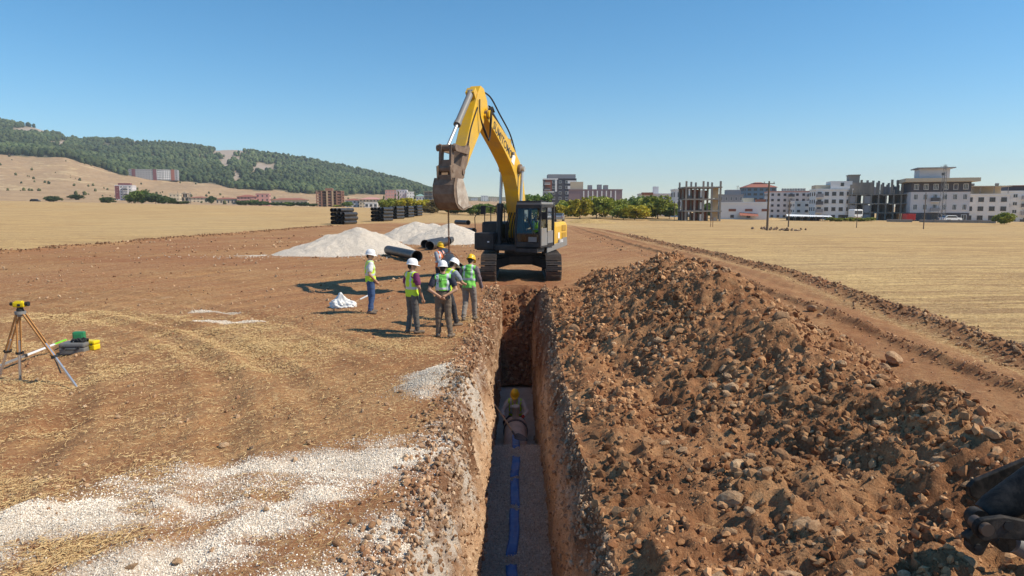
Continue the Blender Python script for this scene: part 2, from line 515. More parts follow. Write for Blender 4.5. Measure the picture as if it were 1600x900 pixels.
def berm(Y): return np.interp(Y, [-50, 5, 11.3, 19.4, 40, 80], [7.9, 8.1, 8.35, 8.9, 9.6, 8.5])

def seg_dist(X, Y, pts):
    d = np.full(np.shape(X), 1e9)
    for (ax, ay), (bx, by) in zip(pts[:-1], pts[1:]):
        ex, ey = bx - ax, by - ay
        t = np.clip(((X - ax) * ex + (Y - ay) * ey) / (ex * ex + ey * ey + 1e-9), 0, 1)
        d = np.minimum(d, np.hypot(X - ax - t * ex, Y - ay - t * ey))
    return d

def _g(l): return [tuple(gpt(*p)[:2]) for p in l]
GRAVEL = [(_g([(-120, 870), (60, 822), (200, 786), (330, 764), (450, 748), (560, 730), (690, 704)]), 0.72, 1.1),
          (_g([(180, 905), (330, 868), (440, 812), (500, 780)]), 0.48, 0.9),
          (_g([(470, 920), (600, 868), (690, 806)]), 0.55, 1.05),
          (_g([(640, 700), (690, 690)]), 0.3, 0.7),
          (_g([(668, 612), (700, 588), (735, 600), (745, 622)]), 0.55, 1.7),
          (_g([(675, 662), (700, 658)]), 0.20, 0.8),
          (_g([(306, 488), (362, 488)]), 0.22, 0.9),
          (_g([(312, 504), (408, 504)]), 0.16, 0.95),
          (_g([(225, 470), (260, 466)]), 0.25, 0.35)]
def gravel_mask(X, Y):
    g = np.zeros(np.shape(X))
    for pts, w, a in GRAVEL:
        g = np.maximum(g, a * np.exp(-(seg_dist(X, Y, pts) / w) ** 2))
    return g * (0.42 + 0.75 * sstep(-0.35, 0.30, fbm(X * 1.1 + Y * .3, Y * 2.6, 4, 77)))

def far_tilt(X, Y):
    g = np.clip(-0.0195 * X * np.minimum(1, 300 / np.maximum(Y, 1)) + 0.9, -3.5, 9.0)
    return sstep(45, 260, Y) * g

def H(X, Y, fine=True):
    X = np.asarray(X, float); Y = np.asarray(Y, float)
    z = far_tilt(X, Y)
    z = z + 0.05 * fbm(X * .22, Y * .22, 3, 1) + sstep(80, 200, Y) * 0.25 * fbm(X * .03, Y * .03, 3, 41)
    near = 1 - sstep(60, 120, Y)
    bare = sstep(0, 2.0, X - bare_left(Y)) * (1 - sstep(-1, 0.5, X - windrow(Y)))
    u = X * .86 - Y * .51; w = X * .51 + Y * .86
    left = sstep(1.2, 4.0, -X)
    z = z + near * bare * left * (0.055 * fbm(u * 1.1, w * .10, 3, 3) + 0.02 * fbm(u * 3.0, w * .25, 2, 4))
    # wheel tracks curving over the field
    for k, (cx, cy, rr) in enumerate(((-22, 2, 17.2), (-22, 2, 19.4), (-30, -6, 31.5), (-30, -6, 33.6))):
        d = np.hypot(X - cx, Y - cy) - rr
        z = z - near * left * 0.045 * np.exp(-(d / .24) ** 2) + near * left * 0.03 * np.exp(-((np.abs(d) - .42) / .16) ** 2)
    # road on the far side of the spoil heap, its berm and the ploughed-up windrow
    db = X - berm(Y); z = z + near * 0.14 * np.exp(-(db / .17) ** 2) * (0.7 + .6 * vn(Y * 1.7, X * 0, 51))
    dw = X - windrow(Y); wr = np.exp(-(dw / .36) ** 2)
    z = z + near * 0.17 * wr * (0.55 + .7 * vn(X * 2.1, Y * 2.1, 52)) + near * .05 * wr * fbm(X * 9, Y * 9, 2, 53)
    dl = X - bare_left(Y); z = z + near * 0.14 * np.exp(-(dl / .6) ** 2) * (0.5 + vn(X * 1.1, Y * 1.1, 54))
    for off in (-1.15, 0.75): z = z - near * 0.05 * np.exp(-((db - off - .4 * np.sign(off)) / .3) ** 2)
    if fine:
        z = z + near * (0.030 * fbm(X * 1.4, Y * 1.4, 3, 6) + 0.016 * fbm(X * 6, Y * 6, 3, 7) + 0.012 * (billow(X * 13, Y * 13, 2, 8) - .6))
        # broken clods along both lips of the trench
        e = np.minimum(np.abs(X - lip_l(Y)), np.abs(X - lip_r(Y)))
        z = z + 0.05 * np.exp(-(e / .35) ** 2) * fbm(X * 4, Y * 4, 4, 61)
    z = z + 0.16 * np.exp(-(seg_dist(X, Y, GRAVEL[4][0]) / .4) ** 2) + 0.02 * np.clip(gravel_mask(X, Y), 0, 1)
    return z

def Hz(x, y): return float(H(np.array([x]), np.array([y]))[0])

def spaced(spec):
    """spec: list of (end, step at the start, growth) from a start value"""
    out = [spec[0]]
    for end, step, grow in spec[1:]:
        s = step
        while out[-1] < end - 1e-6:
            out.append(min(end, out[-1] + s)); s *= grow
    return np.array(out)

rows = spaced([-16.0, (3.6, 0.9, 1.0), (9.0, 0.036, 1.0), (15, 0.055, 1.0), (27, 0.09, 1.0), (50, 0.17, 1.01), (130, 0.6, 1.02), (9000, 2.5, 1.09)])
rows = np.concatenate([[-2500, -700, -200, -60, -25], rows])
cl = spaced([0.0, (4.5, 0.036, 1.0), (9, 0.06, 1.0), (16, 0.11, 1.0), (45, 0.25, 1.012), (9000, 1.6, 1.10)])
cr = spaced([0.0, (5.4, 0.16, 1.0), (13.0, 0.07, 1.0), (22, 0.2, 1.0), (45, 0.5, 1.02), (9000, 1.6, 1.12)])
gap = np.linspace(0, 1, 26)[1:-1]
Lr, Rr = lip_l(rows), lip_r(rows)
XX = np.concatenate([Lr[:, None] - cl[::-1][None], Lr[:, None] + (Rr - Lr)[:, None] * gap[None], Rr[:, None] + cr[None]], 1)
YY = np.repeat(rows[:, None], XX.shape[1], 1)
ZZ = H(XX, YY)
nL, nG = len(cl), len(gap)
def keep_cells(r, c):
    inside = (c >= nL - 1) & (c < nL + nG)
    return ~(inside & (rows[r] > TR0) & (rows[r] < TR1))
me = np_mesh('ground', np.stack([XX, YY, ZZ], -1).reshape(-1, 3), grid_faces(len(rows), XX.shape[1], keep_cells))
bl = XX - bare_left(YY); br = XX - windrow(YY)
fieldm = np.maximum(1 - sstep(-1.0, 0.8, bl + .8 * fbm(XX * .3, YY * .3, 3, 71)), sstep(-0.2, 1.0, br))
fieldm = np.maximum(fieldm, sstep(104, 122, YY + 8 * fbm(XX * .1, YY * .1, 3, 72)))
clump = sstep(-0.12, 0.42, fbm(XX * .42 + YY * .15, YY * .55, 4, 73))
nearl = sstep(1.0, 2.6, -XX) * (1 - sstep(16, 26, YY))
lightstraw = 0.15 + 0.24 * sstep(-.3, .4, fbm(XX * .12, YY * .2, 3, 74))
road = sstep(6.6, 7.4, XX) * (1 - sstep(-1.3, -.5, br))
straw = np.maximum(fieldm, np.clip(lightstraw + 0.40 * clump * nearl, 0, .62) * (1 - .55 * road))
straw = np.maximum(straw, 0.75 * np.exp(-((br + .75) / .4) ** 2))
wre = np.exp(-(br / .42) ** 2); straw = straw * (1 - .9 * wre * (1 - sstep(60, 110, YY)))
edge = np.exp(-(np.minimum(np.abs(XX - Lr[:, None]), np.abs(XX - Rr[:, None])) / .45) ** 2) * (YY < 29)
straw = straw * (1 - .9 * edge)
far_road = np.exp(-((YY - (168 + .02 * XX)) / 5) ** 2) * sstep(30, 70, XX)
redm = np.clip(0.75 * sstep(-.2, .4, fbm(XX * .2, YY * .3, 3, 75)) * (1 - road) + .8 * edge * sstep(9, 14, YY) + .22 * road + .15 * wre, 0, 1)
gm = np.clip(gravel_mask(XX, YY), 0, 1)
set_col(me, np.stack([straw, np.maximum(gm, .5 * far_road), redm], -1).reshape(-1, 3))
ground = tag(obj('ground', me, M_GROUND), kind='structure')

# ================================================================== trench
ZB, ZG, GE = -3.2, -2.4, 15.25      # trench bottom, top of the gravel bedding, where the bedding stops
yr = spaced([TR0, (4.0, 0.5, 1.0), (9, 0.045, 1.0), (16, 0.06, 1.0), (TR1 + 0.25, 0.09, 1.0)])
WALLS = []
def wall_sheet(name, lip, xb, sgn, seed):
    tz = np.concatenate([np.linspace(0, .35, 12), np.linspace(.35, 3.45, 62)[1:]])
    Yg = np.repeat(yr[:, None], len(tz), 1); D = np.repeat(tz[None], len(yr), 0)
    L = lip(yr)[:, None]
    p = 0.78 * (1 - np.exp(-D / .42)) + 0.22 * (D / 3.45)
    X = L + (xb - L) * p
    if sgn > 0: X = X + .16 * (1 - sstep(13.0, 15.6, Yg)) * np.exp(-((D - 1.35) / .6) ** 2)      # the cut bellies out, then goes back under
    ramp_ = sstep(0.0, .10, D)
    lump = fbm(Yg * 1.3, D * 1.1, 4, seed) * .09 + (billow(Yg * 3.4, D * 3.4, 3, seed + 3) - .62) * .20 * np.exp(-D / .8) + fbm(Yg * 7, D * 1.6, 3, seed + 5) * .028
    lump = lump + (billow(Yg * 8, D * 8, 2, seed + 8) - .62) * .06 + (billow(Yg * 16, D * 13, 2, seed + 9) - .62) * .035 + fbm(Yg * 2.4, D * .5, 3, seed + 11) * .05
    X = X - sgn * ramp_ * lump * (0.62 + .5 * np.exp(-D / 1.2))
    zt_ = H(lip(yr), yr) + (heap_h(lip(yr), yr) + .012 if sgn < 0 else 0)
    Z = zt_[:, None] - D + ramp_ * .03 * fbm(Yg * 5, D * 5, 3, seed + 7)
    WALLS.append((X, Yg, Z, D, sgn))
    me = np_mesh(name, np.stack([X, Yg, Z], -1).reshape(-1, 3), grid_faces(len(yr), len(tz)))
    gm_ = np.clip(gravel_mask(L + 0 * D, Yg), 0, 1.2) * np.exp(-D / 1.1)
    if sgn > 0: gm_ = gm_ + .55 * np.exp(-((D - .35) / .4) ** 2) * sstep(-.1, .4, fbm(Yg * .6, D, 3, 91)) * (1 - sstep(13, 18, Yg))
    set_col(me, np.stack([np.clip(D / 2.2, 0, 1) * (1 - .7 * sstep(13, 19, Yg)), gm_, 0 * D], -1).reshape(-1, 3))
    return tag(obj(name, me, M_WALL), kind='structure')

def sheet(name, xs, ys, zf, m, kind='structure', mask=None):
    X, Y = np.meshgrid(xs, ys); Z = zf(X, Y)
    me = np_mesh(name, np.stack([X, Y, Z], -1).reshape(-1, 3), grid_faces(len(ys), len(xs)))
    if mask is not None: set_col(me, mask(X, Y).reshape(-1, 3))
    return tag(obj(name, me, m), kind=kind)
def bed_z(X, Y):
    top = ZG + .05 * fbm(X * 1.2, Y * .8, 3, 201) + .02 * fbm(X * 6, Y * 6, 3, 202) - .05 * np.abs(X) ** 2
    return top - sstep(GE - .05, GE + .22, Y + .06 * fbm(X * 3, Y, 2, 203)) * .95
sheet('trench_bedding', np.linspace(-.75, .75, 44), spaced([TR0, (8, .5, 1), (GE + .5, .035, 1)]), bed_z, M_BED)
sheet('trench_floor', np.linspace(-.8, .8, 34), np.linspace(GE + .1, 24.2, 130), lambda X, Y: ZB + .03 * fbm(X * 2, Y * 2, 3, 211) + .012 * fbm(X * 9, Y * 9, 2, 212), M_BED)
def end_z(X, Y):
    t = (Y - 23.15) / (TR1 - 23.15)
    base = ZB + 3.2 * np.clip(t, -.05, 1.02) ** 1.25
    e = 1 - sstep(.93, 1.0, t)
    return np.minimum(base + e * (.22 * fbm(X * 1.6, Y * 1.6, 4, 221) + .13 * (billow(X * 4, Y * 4, 3, 222) - .6)), H(X, np.full_like(X, TR1)) - .01 + 0 * Y)
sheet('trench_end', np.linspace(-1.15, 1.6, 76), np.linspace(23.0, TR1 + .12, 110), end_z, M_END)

# ================================================================== spoil heap
PEAKS = [(3.4, 26.2, .75), (4.4, 23.8, 1.35), (4.75, 21.4, 1.78), (4.4, 19.4, 1.72), (4.3, 17.6, 1.80), (4.15, 15.8, 1.92), (4.15, 13.9, 1.86), (4.25, 12.2, 1.50),
         (4.25, 10.7, 1.26), (4.2, 9.6, 1.05), (4.6, 8.5, .86), (4.95, 7.4, 1.02), (5.1, 6.3, .98), (5.2, 5.0, .9), (5.0, 3.5, .9), (4.8, 1.5, .9), (3.0, 6.6, .40), (2.7, 8.7, .42), (2.9, 10.9, .55), (3.1, 4.6, .40)]
def heap_h(X, Y):
    X = np.asarray(X, float); Y = np.asarray(Y, float)
    wx = X + .22 * fbm(X * .9, Y * .9, 3, 301); wy = Y + .30 * fbm(X * .9, Y * .9, 3, 302)
    acc = 0.0; k = 7.0
    for i, (px_, py_, h) in enumerate(PEAKS):
        d = np.sqrt((wx - px_) ** 2 + ((wy - py_) * .80) ** 2 + .03)
        acc = acc + np.exp(k * (h - .64 * d))
    h = np.log(acc + np.exp(-k * .28)) / k
    # soil spilled between the heap and the lip of the trench
    skirt = (.17 + .12 * fbm(X * .8, Y * .6, 3, 303)) * sstep(-.05, .35, X - lip_r(Y)) * (1 - sstep(3, 5, X)) * (1 - sstep(20, 27, Y))
    h = np.maximum(h, skirt)
    a = sstep(.0, .18, h)
    h = h + a * (.17 * fbm(X * 1.5, Y * 1.5, 4, 304) + .21 * (billow(X * 2.9, Y * 2.9, 3, 305) - .62) + .085 * (billow(X * 8, Y * 8, 3, 306) - .62))
    return h
wall_sheet('trench_wall_left', lip_l, -0.56, 1, 101)
wall_sheet('trench_wall_right', lip_r, 0.53, -1, 141)
hx = spaced([.0, (5.4, .036, 1.0), (7.6, .06, 1.0)]); hy = spaced([0.2, (3.6, .25, 1), (9, .036, 1), (15, .05, 1), (30, .085, 1)])
HXo, HY = np.meshgrid(hx, hy); HX = HXo + lip_r(HY)
HZ = H(HX, HY) + heap_h(HX, HY) - .03 * (1 - np.exp(-HXo * 20)) + .012
hcol = MATS['spoil_soil']
heap_me = np_mesh('spoil_heap', np.stack([HX, HY, HZ], -1).reshape(-1, 3), grid_faces(len(hy), len(hx)))
heap = tag(obj('spoil_heap', heap_me, M_HEAP), 'long ridge of brown dug-out soil and stones beside the trench', 'soil heap')

def top_z(X, Y):
    """height of whatever soil lies on top at X, Y (ground or heap)"""
    return np.maximum(H(X, Y), np.where((X > lip_r(Y)) & (X < 9), H(X, Y) + heap_h(X, Y) - .03, -99))

rng = np.random.default_rng(11)
def scatter(n, x0, x1, y0, y1, dens):
    out = []
    while sum(map(len, out)) < n:
        m_ = max(4000, n)
        X = rng.uniform(x0, x1, m_)
        # as many per square metre near as far would waste faces, so thin out with distance
        Y = y0 * (y1 / y0) ** rng.uniform(0, 1, m_)
        k = rng.uniform(0, 1, m_) < dens(X, Y)
        out.append(np.stack([X[k], Y[k]], 1))
    return np.concatenate(out)[:n]

def tints(n, lo, hi, jit=.12):
    t = rng.uniform(0, 1, (n, 1)) ** 1.2
    return np.clip((np.array(lo) + (np.array(hi) - np.array(lo)) * t) * (1 + rng.uniform(-jit, jit, (n, 1))), 0, 1)

# --- the stones of the heap that show largest: each one a part of the heap
rt, rf = rock_templates(14, 2, 5)
rock_meshes = []
for i in range(14):
    m_ = np_mesh('stone', rt[i], rf[i], False); m_.materials.append(M_ROCK); rock_meshes.append(m_)
def hdens(X, Y):
    h = heap_h(X, Y)
    return sstep(.06, .3, h) * (0.18 + .82 * sstep(-.1, .35, fbm(X * .9, Y * .7, 3, 311)))
pts = scatter(1700, 1.1, 7.4, 4.2, 27, hdens)
size = .020 + .062 * rng.uniform(0, 1, len(pts)) ** 3.0
size[:60] += rng.uniform(.01, .10, 60)
imp = size / pts[:, 1]
big = np.argsort(-imp)[:300]
def place_stone(x, y, s, parent=None, name='stone', sink=.25, m=None, zz=None):
    o = bpy.data.objects.new(name, rock_meshes[rng.integers(14)])
    z = float(top_z(np.array([x]), np.array([y]))[0]) if zz is None else zz
    o.location = (x, y, z + s * (.75 - 2 * sink * .75))
    o.rotation_euler = (rng.uniform(-.5, .5), rng.uniform(-.5, .5), rng.uniform(0, 6.28))
    o.scale = (s * rng.uniform(.9, 1.3), s * rng.uniform(.85, 1.1), s * rng.uniform(.8, 1.05))
    return link(o, parent)
for i in big: place_stone(pts[i, 0], pts[i, 1], size[i], heap)
rest = np.setdiff1d(np.arange(len(pts)), big)
t1, f1 = rock_templates(8, 1, 15, .16); t0, f0 = rock_templates(8, 0 + 1, 16, .2)
def ico0(k, seed):
    r_ = np.random.default_rng(seed); tv = []; tf = []
    bm = bmesh.new(); bmesh.ops.create_icosphere(bm, subdivisions=1, radius=1.0); bm.verts.index_update()
    v = np.array([w.co[:] for w in bm.verts]); f = np.array([[w.index for w in q.verts] for q in bm.faces]); bm.free()
    for i in range(k):
        tv.append(v * (1 + r_.uniform(-.36, .36, (len(v), 1))) * np.array([1, r_.uniform(.65, 1), r_.uniform(.55, .9)])); tf.append(f)
    return tv, tf
c0, cf0 = ico0(10, 3)
def octa(k, seed):
    r_ = np.random.default_rng(seed); tv = []; tf = []
    v = np.array([[1, 0, 0], [-1, 0, 0], [0, 1, 0], [0, -1, 0], [0, 0, 1], [0, 0, -1]], float)
    f = np.array([[0, 2, 4], [2, 1, 4], [1, 3, 4], [3, 0, 4], [2, 0, 5], [1, 2, 5], [3, 1, 5], [0, 3, 5]])
    for i in range(k): tv.append(v * r_.uniform(.55, 1.15, (6, 1)) + r_.uniform(-.2, .2, (6, 3))); tf.append(f)
    return tv, tf
o0, of0 = octa(10, 4)

def soil_stuff(name, xy, s, lo, hi, T, seed, label, lift=.35, parent=None, cat='soil clods'):
    n = len(xy); X, Y = xy[:, 0], xy[:, 1]
    pos = np.stack([X, Y, top_z(X, Y) + s * lift], 1)
    tn = tints(n, lo, hi) * (1 + .55 * fbm(X * .7, Y * .7, 3, 317))[:, None]        # patches dug from drier or darker layers
    o = joined(name, T[0], T[1], pos, np.stack([s, s, s * .85], 1), rand_rot(n, seed), M_STUFF, np.clip(tn, 0, .9), seed=seed)
    if parent is not None: o.parent = parent; o['kind'] = 'stuff'
    else: tag(o, label, cat, kind='stuff')
    return o
# the countless smaller stones and clods of the heap
soil_stuff('small_stones', pts[rest], size[rest], (.27, .145, .075), (.52, .365, .225), (t1, f1), 21, '', parent=heap)
xy = scatter(52000, .75, 7.4, 4.2, 29, lambda X, Y: (X > lip_r(Y) - .02) * np.maximum(sstep(.0, .12, heap_h(X, Y)), .75 * (X < 2.6) * (Y < 25)) * (0.34 + .66 * sstep(-.25, .3, fbm(X * 1.3, Y * 1.1, 3, 313))))
s = (.006 + .016 * rng.uniform(0, 1, len(xy)) ** 2.0 + .056 * rng.uniform(0, 1, len(xy)) ** 10) * (.72 + .036 * xy[:, 1])
soil_stuff('clods', xy, s, (.15, .064, .030), (.47, .275, .142), (c0, cf0), 22, '', parent=heap)

# clods of the lips, the windrow, the berm and the open ground
xy1 = scatter(3200, -1.9, -.5, 4.3, 26, lambda X, Y: np.exp(-((X - lip_l(Y) + .12) / .28) ** 2) * (X < lip_l(Y) + .03))
soil_stuff('lip_clods', xy1, (.008 + .04 * rng.uniform(0, 1, len(xy1)) ** 3) * (.8 + .03 * xy1[:, 1]), (.20, .10, .052), (.46, .31, .19), (c0, cf0), 23, 'crumbled brown clods along the near lip of the trench')
yw_ = 9 * (70 / 9) ** rng.uniform(0, 1, 3600); xw_ = windrow(yw_) + rng.normal(0, .33, len(yw_))
soil_stuff('windrow_clods', np.stack([xw_, yw_], 1), (.012 + .062 * rng.uniform(0, 1, len(yw_)) ** 2.2) * (.75 + .010 * yw_), (.22, .115, .06), (.42, .28, .165), (c0, cf0), 24, 'ploughed-up band of brown clods at the edge of the stubble field')
yb_ = 9 * (45 / 9) ** rng.uniform(0, 1, 1100); xb_ = berm(yb_) + rng.normal(0, .16, len(yb_))
soil_stuff('berm_clods', np.stack([xb_, yb_], 1), (.010 + .034 * rng.uniform(0, 1, len(yb_)) ** 2.5), (.20, .095, .05), (.38, .23, .13), (c0, cf0), 25, 'low crumbly ridge of soil along the dirt road')
xy3 = scatter(4200, -34, 9, 5.2, 70, lambda X, Y: ((X < lip_l(Y) - .15) | (X > 6.9)) * (.2 + .8 * sstep(0, .4, fbm(X * .4, Y * .4, 3, 314))) * (np.abs(X) < .86 * Y + 1.5))
soil_stuff('field_clods', xy3, (.008 + .035 * rng.uniform(0, 1, len(xy3)) ** 4) * (.7 + .035 * xy3[:, 1]), (.24, .125, .068), (.50, .36, .23), (c0, cf0), 26, 'small stones and clods strewn over the bare field')
xl_ = np.interp(np.linspace(0, 1, 1500), [0, 1], [36, 100]); xlx = bare_left(xl_) + rng.normal(0, .5, 1500)
soil_stuff('field_edge_clods', np.stack([xlx, xl_], 1), .03 + .09 * rng.uniform(0, 1, 1500) ** 2, (.15, .08, .045), (.30, .18, .1), (c0, cf0), 27, 'rough line of clods where bare soil meets the distant stubble')

# --- crushed white stone: spread over the ground, on the bedding, on the lip
def gd(X, Y): return np.clip(gravel_mask(X, Y) * 1.1 - .10, 0, 1) ** 1.5 * ((X < lip_l(Y) - .01))
xy = scatter(60000, -9.5, -.55, 4.4, 21, gd)
s = (.0035 + .0095 * rng.uniform(0, 1, len(xy)) ** 1.8) * (.75 + .05 * xy[:, 1])
soil_stuff('crushed_stone', xy, s, (.50, .43, .35), (.80, .74, .65), (o0, of0), 31, 'white crushed stone spilled over the brown ground', cat='gravel')
n = 9500
bx_ = rng.uniform(-.6, .58, n); by_ = 8.2 * ((GE + .12) / 8.2) ** rng.uniform(0, 1, n)
sb = .010 + .014 * rng.uniform(0, 1, n)
o = joined('bedding_stones', o0, of0, np.stack([bx_, by_, bed_z(bx_, by_) + sb * .4], 1), np.stack([sb, sb, sb * .8], 1), rand_rot(n, 33), M_STUFF, tints(n, (.47, .37, .28), (.70, .61, .51)), seed=33)
tag(o, 'pale crushed stone bedding on the trench floor', 'gravel', kind='stuff')
n = 420
bx_ = rng.uniform(-.55, .9, n); by_ = rng.uniform(23.3, 26.2, n); sb = .03 + .09 * rng.uniform(0, 1, n) ** 2
o = joined('end_clods', c0, cf0, np.stack([bx_, by_, end_z(bx_, by_) + sb * .3], 1), np.stack([sb, sb, sb], 1), rand_rot(n, 34), M_STUFF, tints(n, (.13, .055, .028), (.34, .2, .11)), seed=34)
tag(o, 'red-brown clods on the sloping far end of the trench', 'soil clods', kind='stuff')

# stones and clods sticking out of the cut faces, most of them near the lips
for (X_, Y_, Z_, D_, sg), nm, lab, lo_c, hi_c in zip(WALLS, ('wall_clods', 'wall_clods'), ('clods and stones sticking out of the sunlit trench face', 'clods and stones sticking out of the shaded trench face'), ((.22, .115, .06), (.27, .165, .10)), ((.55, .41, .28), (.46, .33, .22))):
    ok = (Y_ > 5.0) & (D_ > .02); p_ = (np.exp(-D_ / .55) + .05) * ok / (1 + .02 * Y_ ** 2); p_ = (p_ / p_.sum()).ravel(); nn_ = 5200
    ii = rng.choice(p_.size, nn_, p=p_)
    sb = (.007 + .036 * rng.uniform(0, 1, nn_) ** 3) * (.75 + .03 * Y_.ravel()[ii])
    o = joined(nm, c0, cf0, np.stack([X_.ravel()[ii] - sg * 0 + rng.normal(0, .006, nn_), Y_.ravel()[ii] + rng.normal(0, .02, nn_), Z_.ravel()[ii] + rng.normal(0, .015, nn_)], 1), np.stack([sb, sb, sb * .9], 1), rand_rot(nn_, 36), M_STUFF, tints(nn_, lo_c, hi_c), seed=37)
    tag(o, lab, 'soil clods', kind='stuff')

# --- loose straw on the near ground
def straw_stuff(n, x0, x1, y0, y1, dens, seed, name, label, lmul=1.0):
    xy = scatter(n, x0, x1, y0, y1, dens); X, Y = xy[:, 0], xy[:, 1]
    a = rng.uniform(0, math.pi, n); ln = (.018 + .055 * rng.uniform(0, 1, n) ** 1.6) * lmul; w = .0016 + .00022 * Y
    dx, dy = np.cos(a) * ln / 2, np.sin(a) * ln / 2; px_, py_ = -np.sin(a) * w / 2, np.cos(a) * w / 2
    z = H(X, Y) + .012 + rng.uniform(0, .02, n); dz = rng.uniform(-.012, .012, n)
    V = np.stack([np.stack([X - dx - px_, Y - dy - py_, z - dz], 1), np.stack([X + dx - px_, Y + dy - py_, z + dz], 1), np.stack([X + dx + px_, Y + dy + py_, z + dz + .004], 1), np.stack([X - dx + px_, Y - dy + py_, z - dz + .004], 1)], 1).reshape(-1, 3)
    me = np_mesh(name, V, np.arange(4 * n).reshape(n, 4), False)
    set_col(me, np.repeat(tints(n, (.36, .235, .11), (.62, .465, .24)), 4, 0), 'tint')
    return tag(obj(name, me, M_STRAW), label, 'straw', kind='stuff')
def sd(X, Y):
    cl_ = (.10 + .90 * sstep(-0.05, 0.45, fbm(X * .42 + Y * .15, Y * .55, 4, 73))) * (.45 + .55 * sstep(-.25, .25, fbm(X * 2.1, Y * 2.1, 3, 79)))
    return cl_ * (X < lip_l(Y) - .3) * (1 - np.clip(gravel_mask(X, Y) * 1.6, 0, 1)) * (np.abs(X) < .85 * Y + 1)
straw_stuff(62000, -14, -1.0, 4.6, 20, sd, 41, 'straw_litter', 'flattened yellow straw strewn over the ground left of the trench')
straw_stuff(16000, 8.5, 24, 9, 34, lambda X, Y: np.maximum(np.exp(-((X - windrow(Y) + .75) / .35) ** 2), .55 * (X > windrow(Y) + .5)), 42, 'stubble_straw', 'dry straw lying beside the ploughed-up band', 1.5)

# ================================================================== the wooded hill behind the town
ST_Y = np.array([330., 620., 1000., 1350., 1700., 2100., 2700.])
_px = np.array([-500, -200, 0, 60, 110, 140, 170, 205, 240, 300, 340, 380, 420, 470, 510, 540, 600, 650, 690, 740, 800, 900, 1100], float)
_ridge = np.array([170, 180, 192, 203, 217, 221, 221, 222, 224, 230, 236, 236, 244, 251, 258, 265, 278, 289, 301, 307, 309, 330, 340], float)
_edge = np.array([225, 232, 243, 248, 249, 256, 267, 273, 281, 284, 289, 294, 298, 301, 304, 305, 306, 309, 313, 315, 316, 330, 340], float)
_mid = np.array([284, 288, 296, 298, 301, 303, 305, 307, 309, 314, 316, 317, 319, 322, 324, 325, 325, 325, 326, 326, 326, 333, 340], float)
def hill_z(X, Y, rough=True):
    X = np.asarray(X, float); Y = np.asarray(Y, float)
    px = 807 + F * X / Y
    def zz(y, Yk): return CAM_H + (322 - np.interp(px, _px, y)) * Yk / F
    g0 = far_tilt(X, np.full_like(X, 330.0)) - 2.5
    zs = [g0, zz(_mid, 620), zz(_edge, 1000), zz(_edge * .42 + _ridge * .58, 1350), zz(_ridge, 1700), zz(_ridge, 1700) * .8, zz(_ridge, 1700) * .3 - 10]
    z = zs[0]
    for k in range(len(ST_Y) - 1):
        t = np.clip((Y - ST_Y[k]) / (ST_Y[k + 1] - ST_Y[k]), 0, 1)
        z = z + (zs[k + 1] - zs[k]) * t
    if rough:
        a = sstep(420, 800, Y)
        z = z + a * (7 * fbm(X * .006, Y * .004, 4, 401) + 1.5 * fbm(X * .03, Y * .03, 3, 402))
    return z
m, nt, b = new_mat('hillside')
v = geo_pos(nt)
at_ = nt.nodes.new('ShaderNodeAttribute'); at_.attribute_name = 'mask'
sp = nt.nodes.new('ShaderNodeSeparateColor'); lk(nt, at_.outputs['Color'], sp.inputs[0])
n1 = noise_node(nt, .012, 6, .7, v, 1.2); n2 = noise_node(nt, .09, 6, .7, v)
f = mathn(nt, 'ADD', mathn(nt, 'MULTIPLY', n1.outputs['Fac'], .6), mathn(nt, 'MULTIPLY', n2.outputs['Fac'], .4))
c = ramp(nt, f, [(.33, (.24, .14, .075)), (.44, (.45, .30, .16)), (.52, (.34, .215, .115)), (.6, (.54, .39, .21)), (.7, (.36, .28, .17))]).outputs[0]
rock = mixc(nt, n2.outputs['Fac'], (.25, .18, .13), (.50, .42, .34))
c = mixc(nt, sp.outputs[1], c, rock)
c = mixc(nt, sp.outputs[0], c, (.075, .085, .04))
lk(nt, c, b.inputs['Base Color']); b.inputs['Roughness'].default_value = .95
bump(nt, b, n2.outputs['Fac'], .6, 2.0)
# a fan of rows so that the far side stays as cheap as the near one
tt = np.linspace((-460 - 807) / F, (1080 - 807) / F, 260); yy = np.linspace(330, 2700, 150)
T_, Yh = np.meshgrid(tt, yy); Xh = T_ * Yh
Zh = hill_z(Xh, Yh)
def rocky(X, Y):
    px = 807 + F * X / Y; py = 322 - (hill_z(X, Y) - CAM_H) * F / Y
    r = 0 * px
    for cx, cy, rx, ry in ((362, 241, 30, 9), (357, 256, 11, 14), (415, 263, 22, 6), (70, 207, 45, 5), (100, 226, 12, 4), (372, 278, 6, 12)):
        r = np.maximum(r, 1 - sstep(.7, 1.25, np.hypot((px - cx) / rx, (py - cy) / ry) + .75 * fbm(px * .09, py * .16, 4, 411)))
    return r
def wooded(X, Y):
    px = 807 + F * X / Y; py = 322 - (hill_z(X, Y) - CAM_H) * F / Y
    lo = np.interp(px, _px, _edge) + 3.5 * fbm(px * .03, px * 0, 3, 412); hi = np.interp(px, _px, _ridge)
    w = (py < lo) * (Y > 700) * (1 - rocky(X, Y)) * (Y < 1800)
    bald = (np.abs(px - 125) < 16) | (np.abs(px - 235) < 22)
    return w * np.where(bald & (py < hi + 3.5), 0.05, 1.0)
me = np_mesh('hill', np.stack([Xh, Yh, Zh], -1).reshape(-1, 3), grid_faces(len(yy), len(tt)))
set_col(me, np.stack([.85 * wooded(Xh, Yh), rocky(Xh, Yh), 0 * Xh], -1).reshape(-1, 3))
tag(obj('hill', me, m), kind='structure')

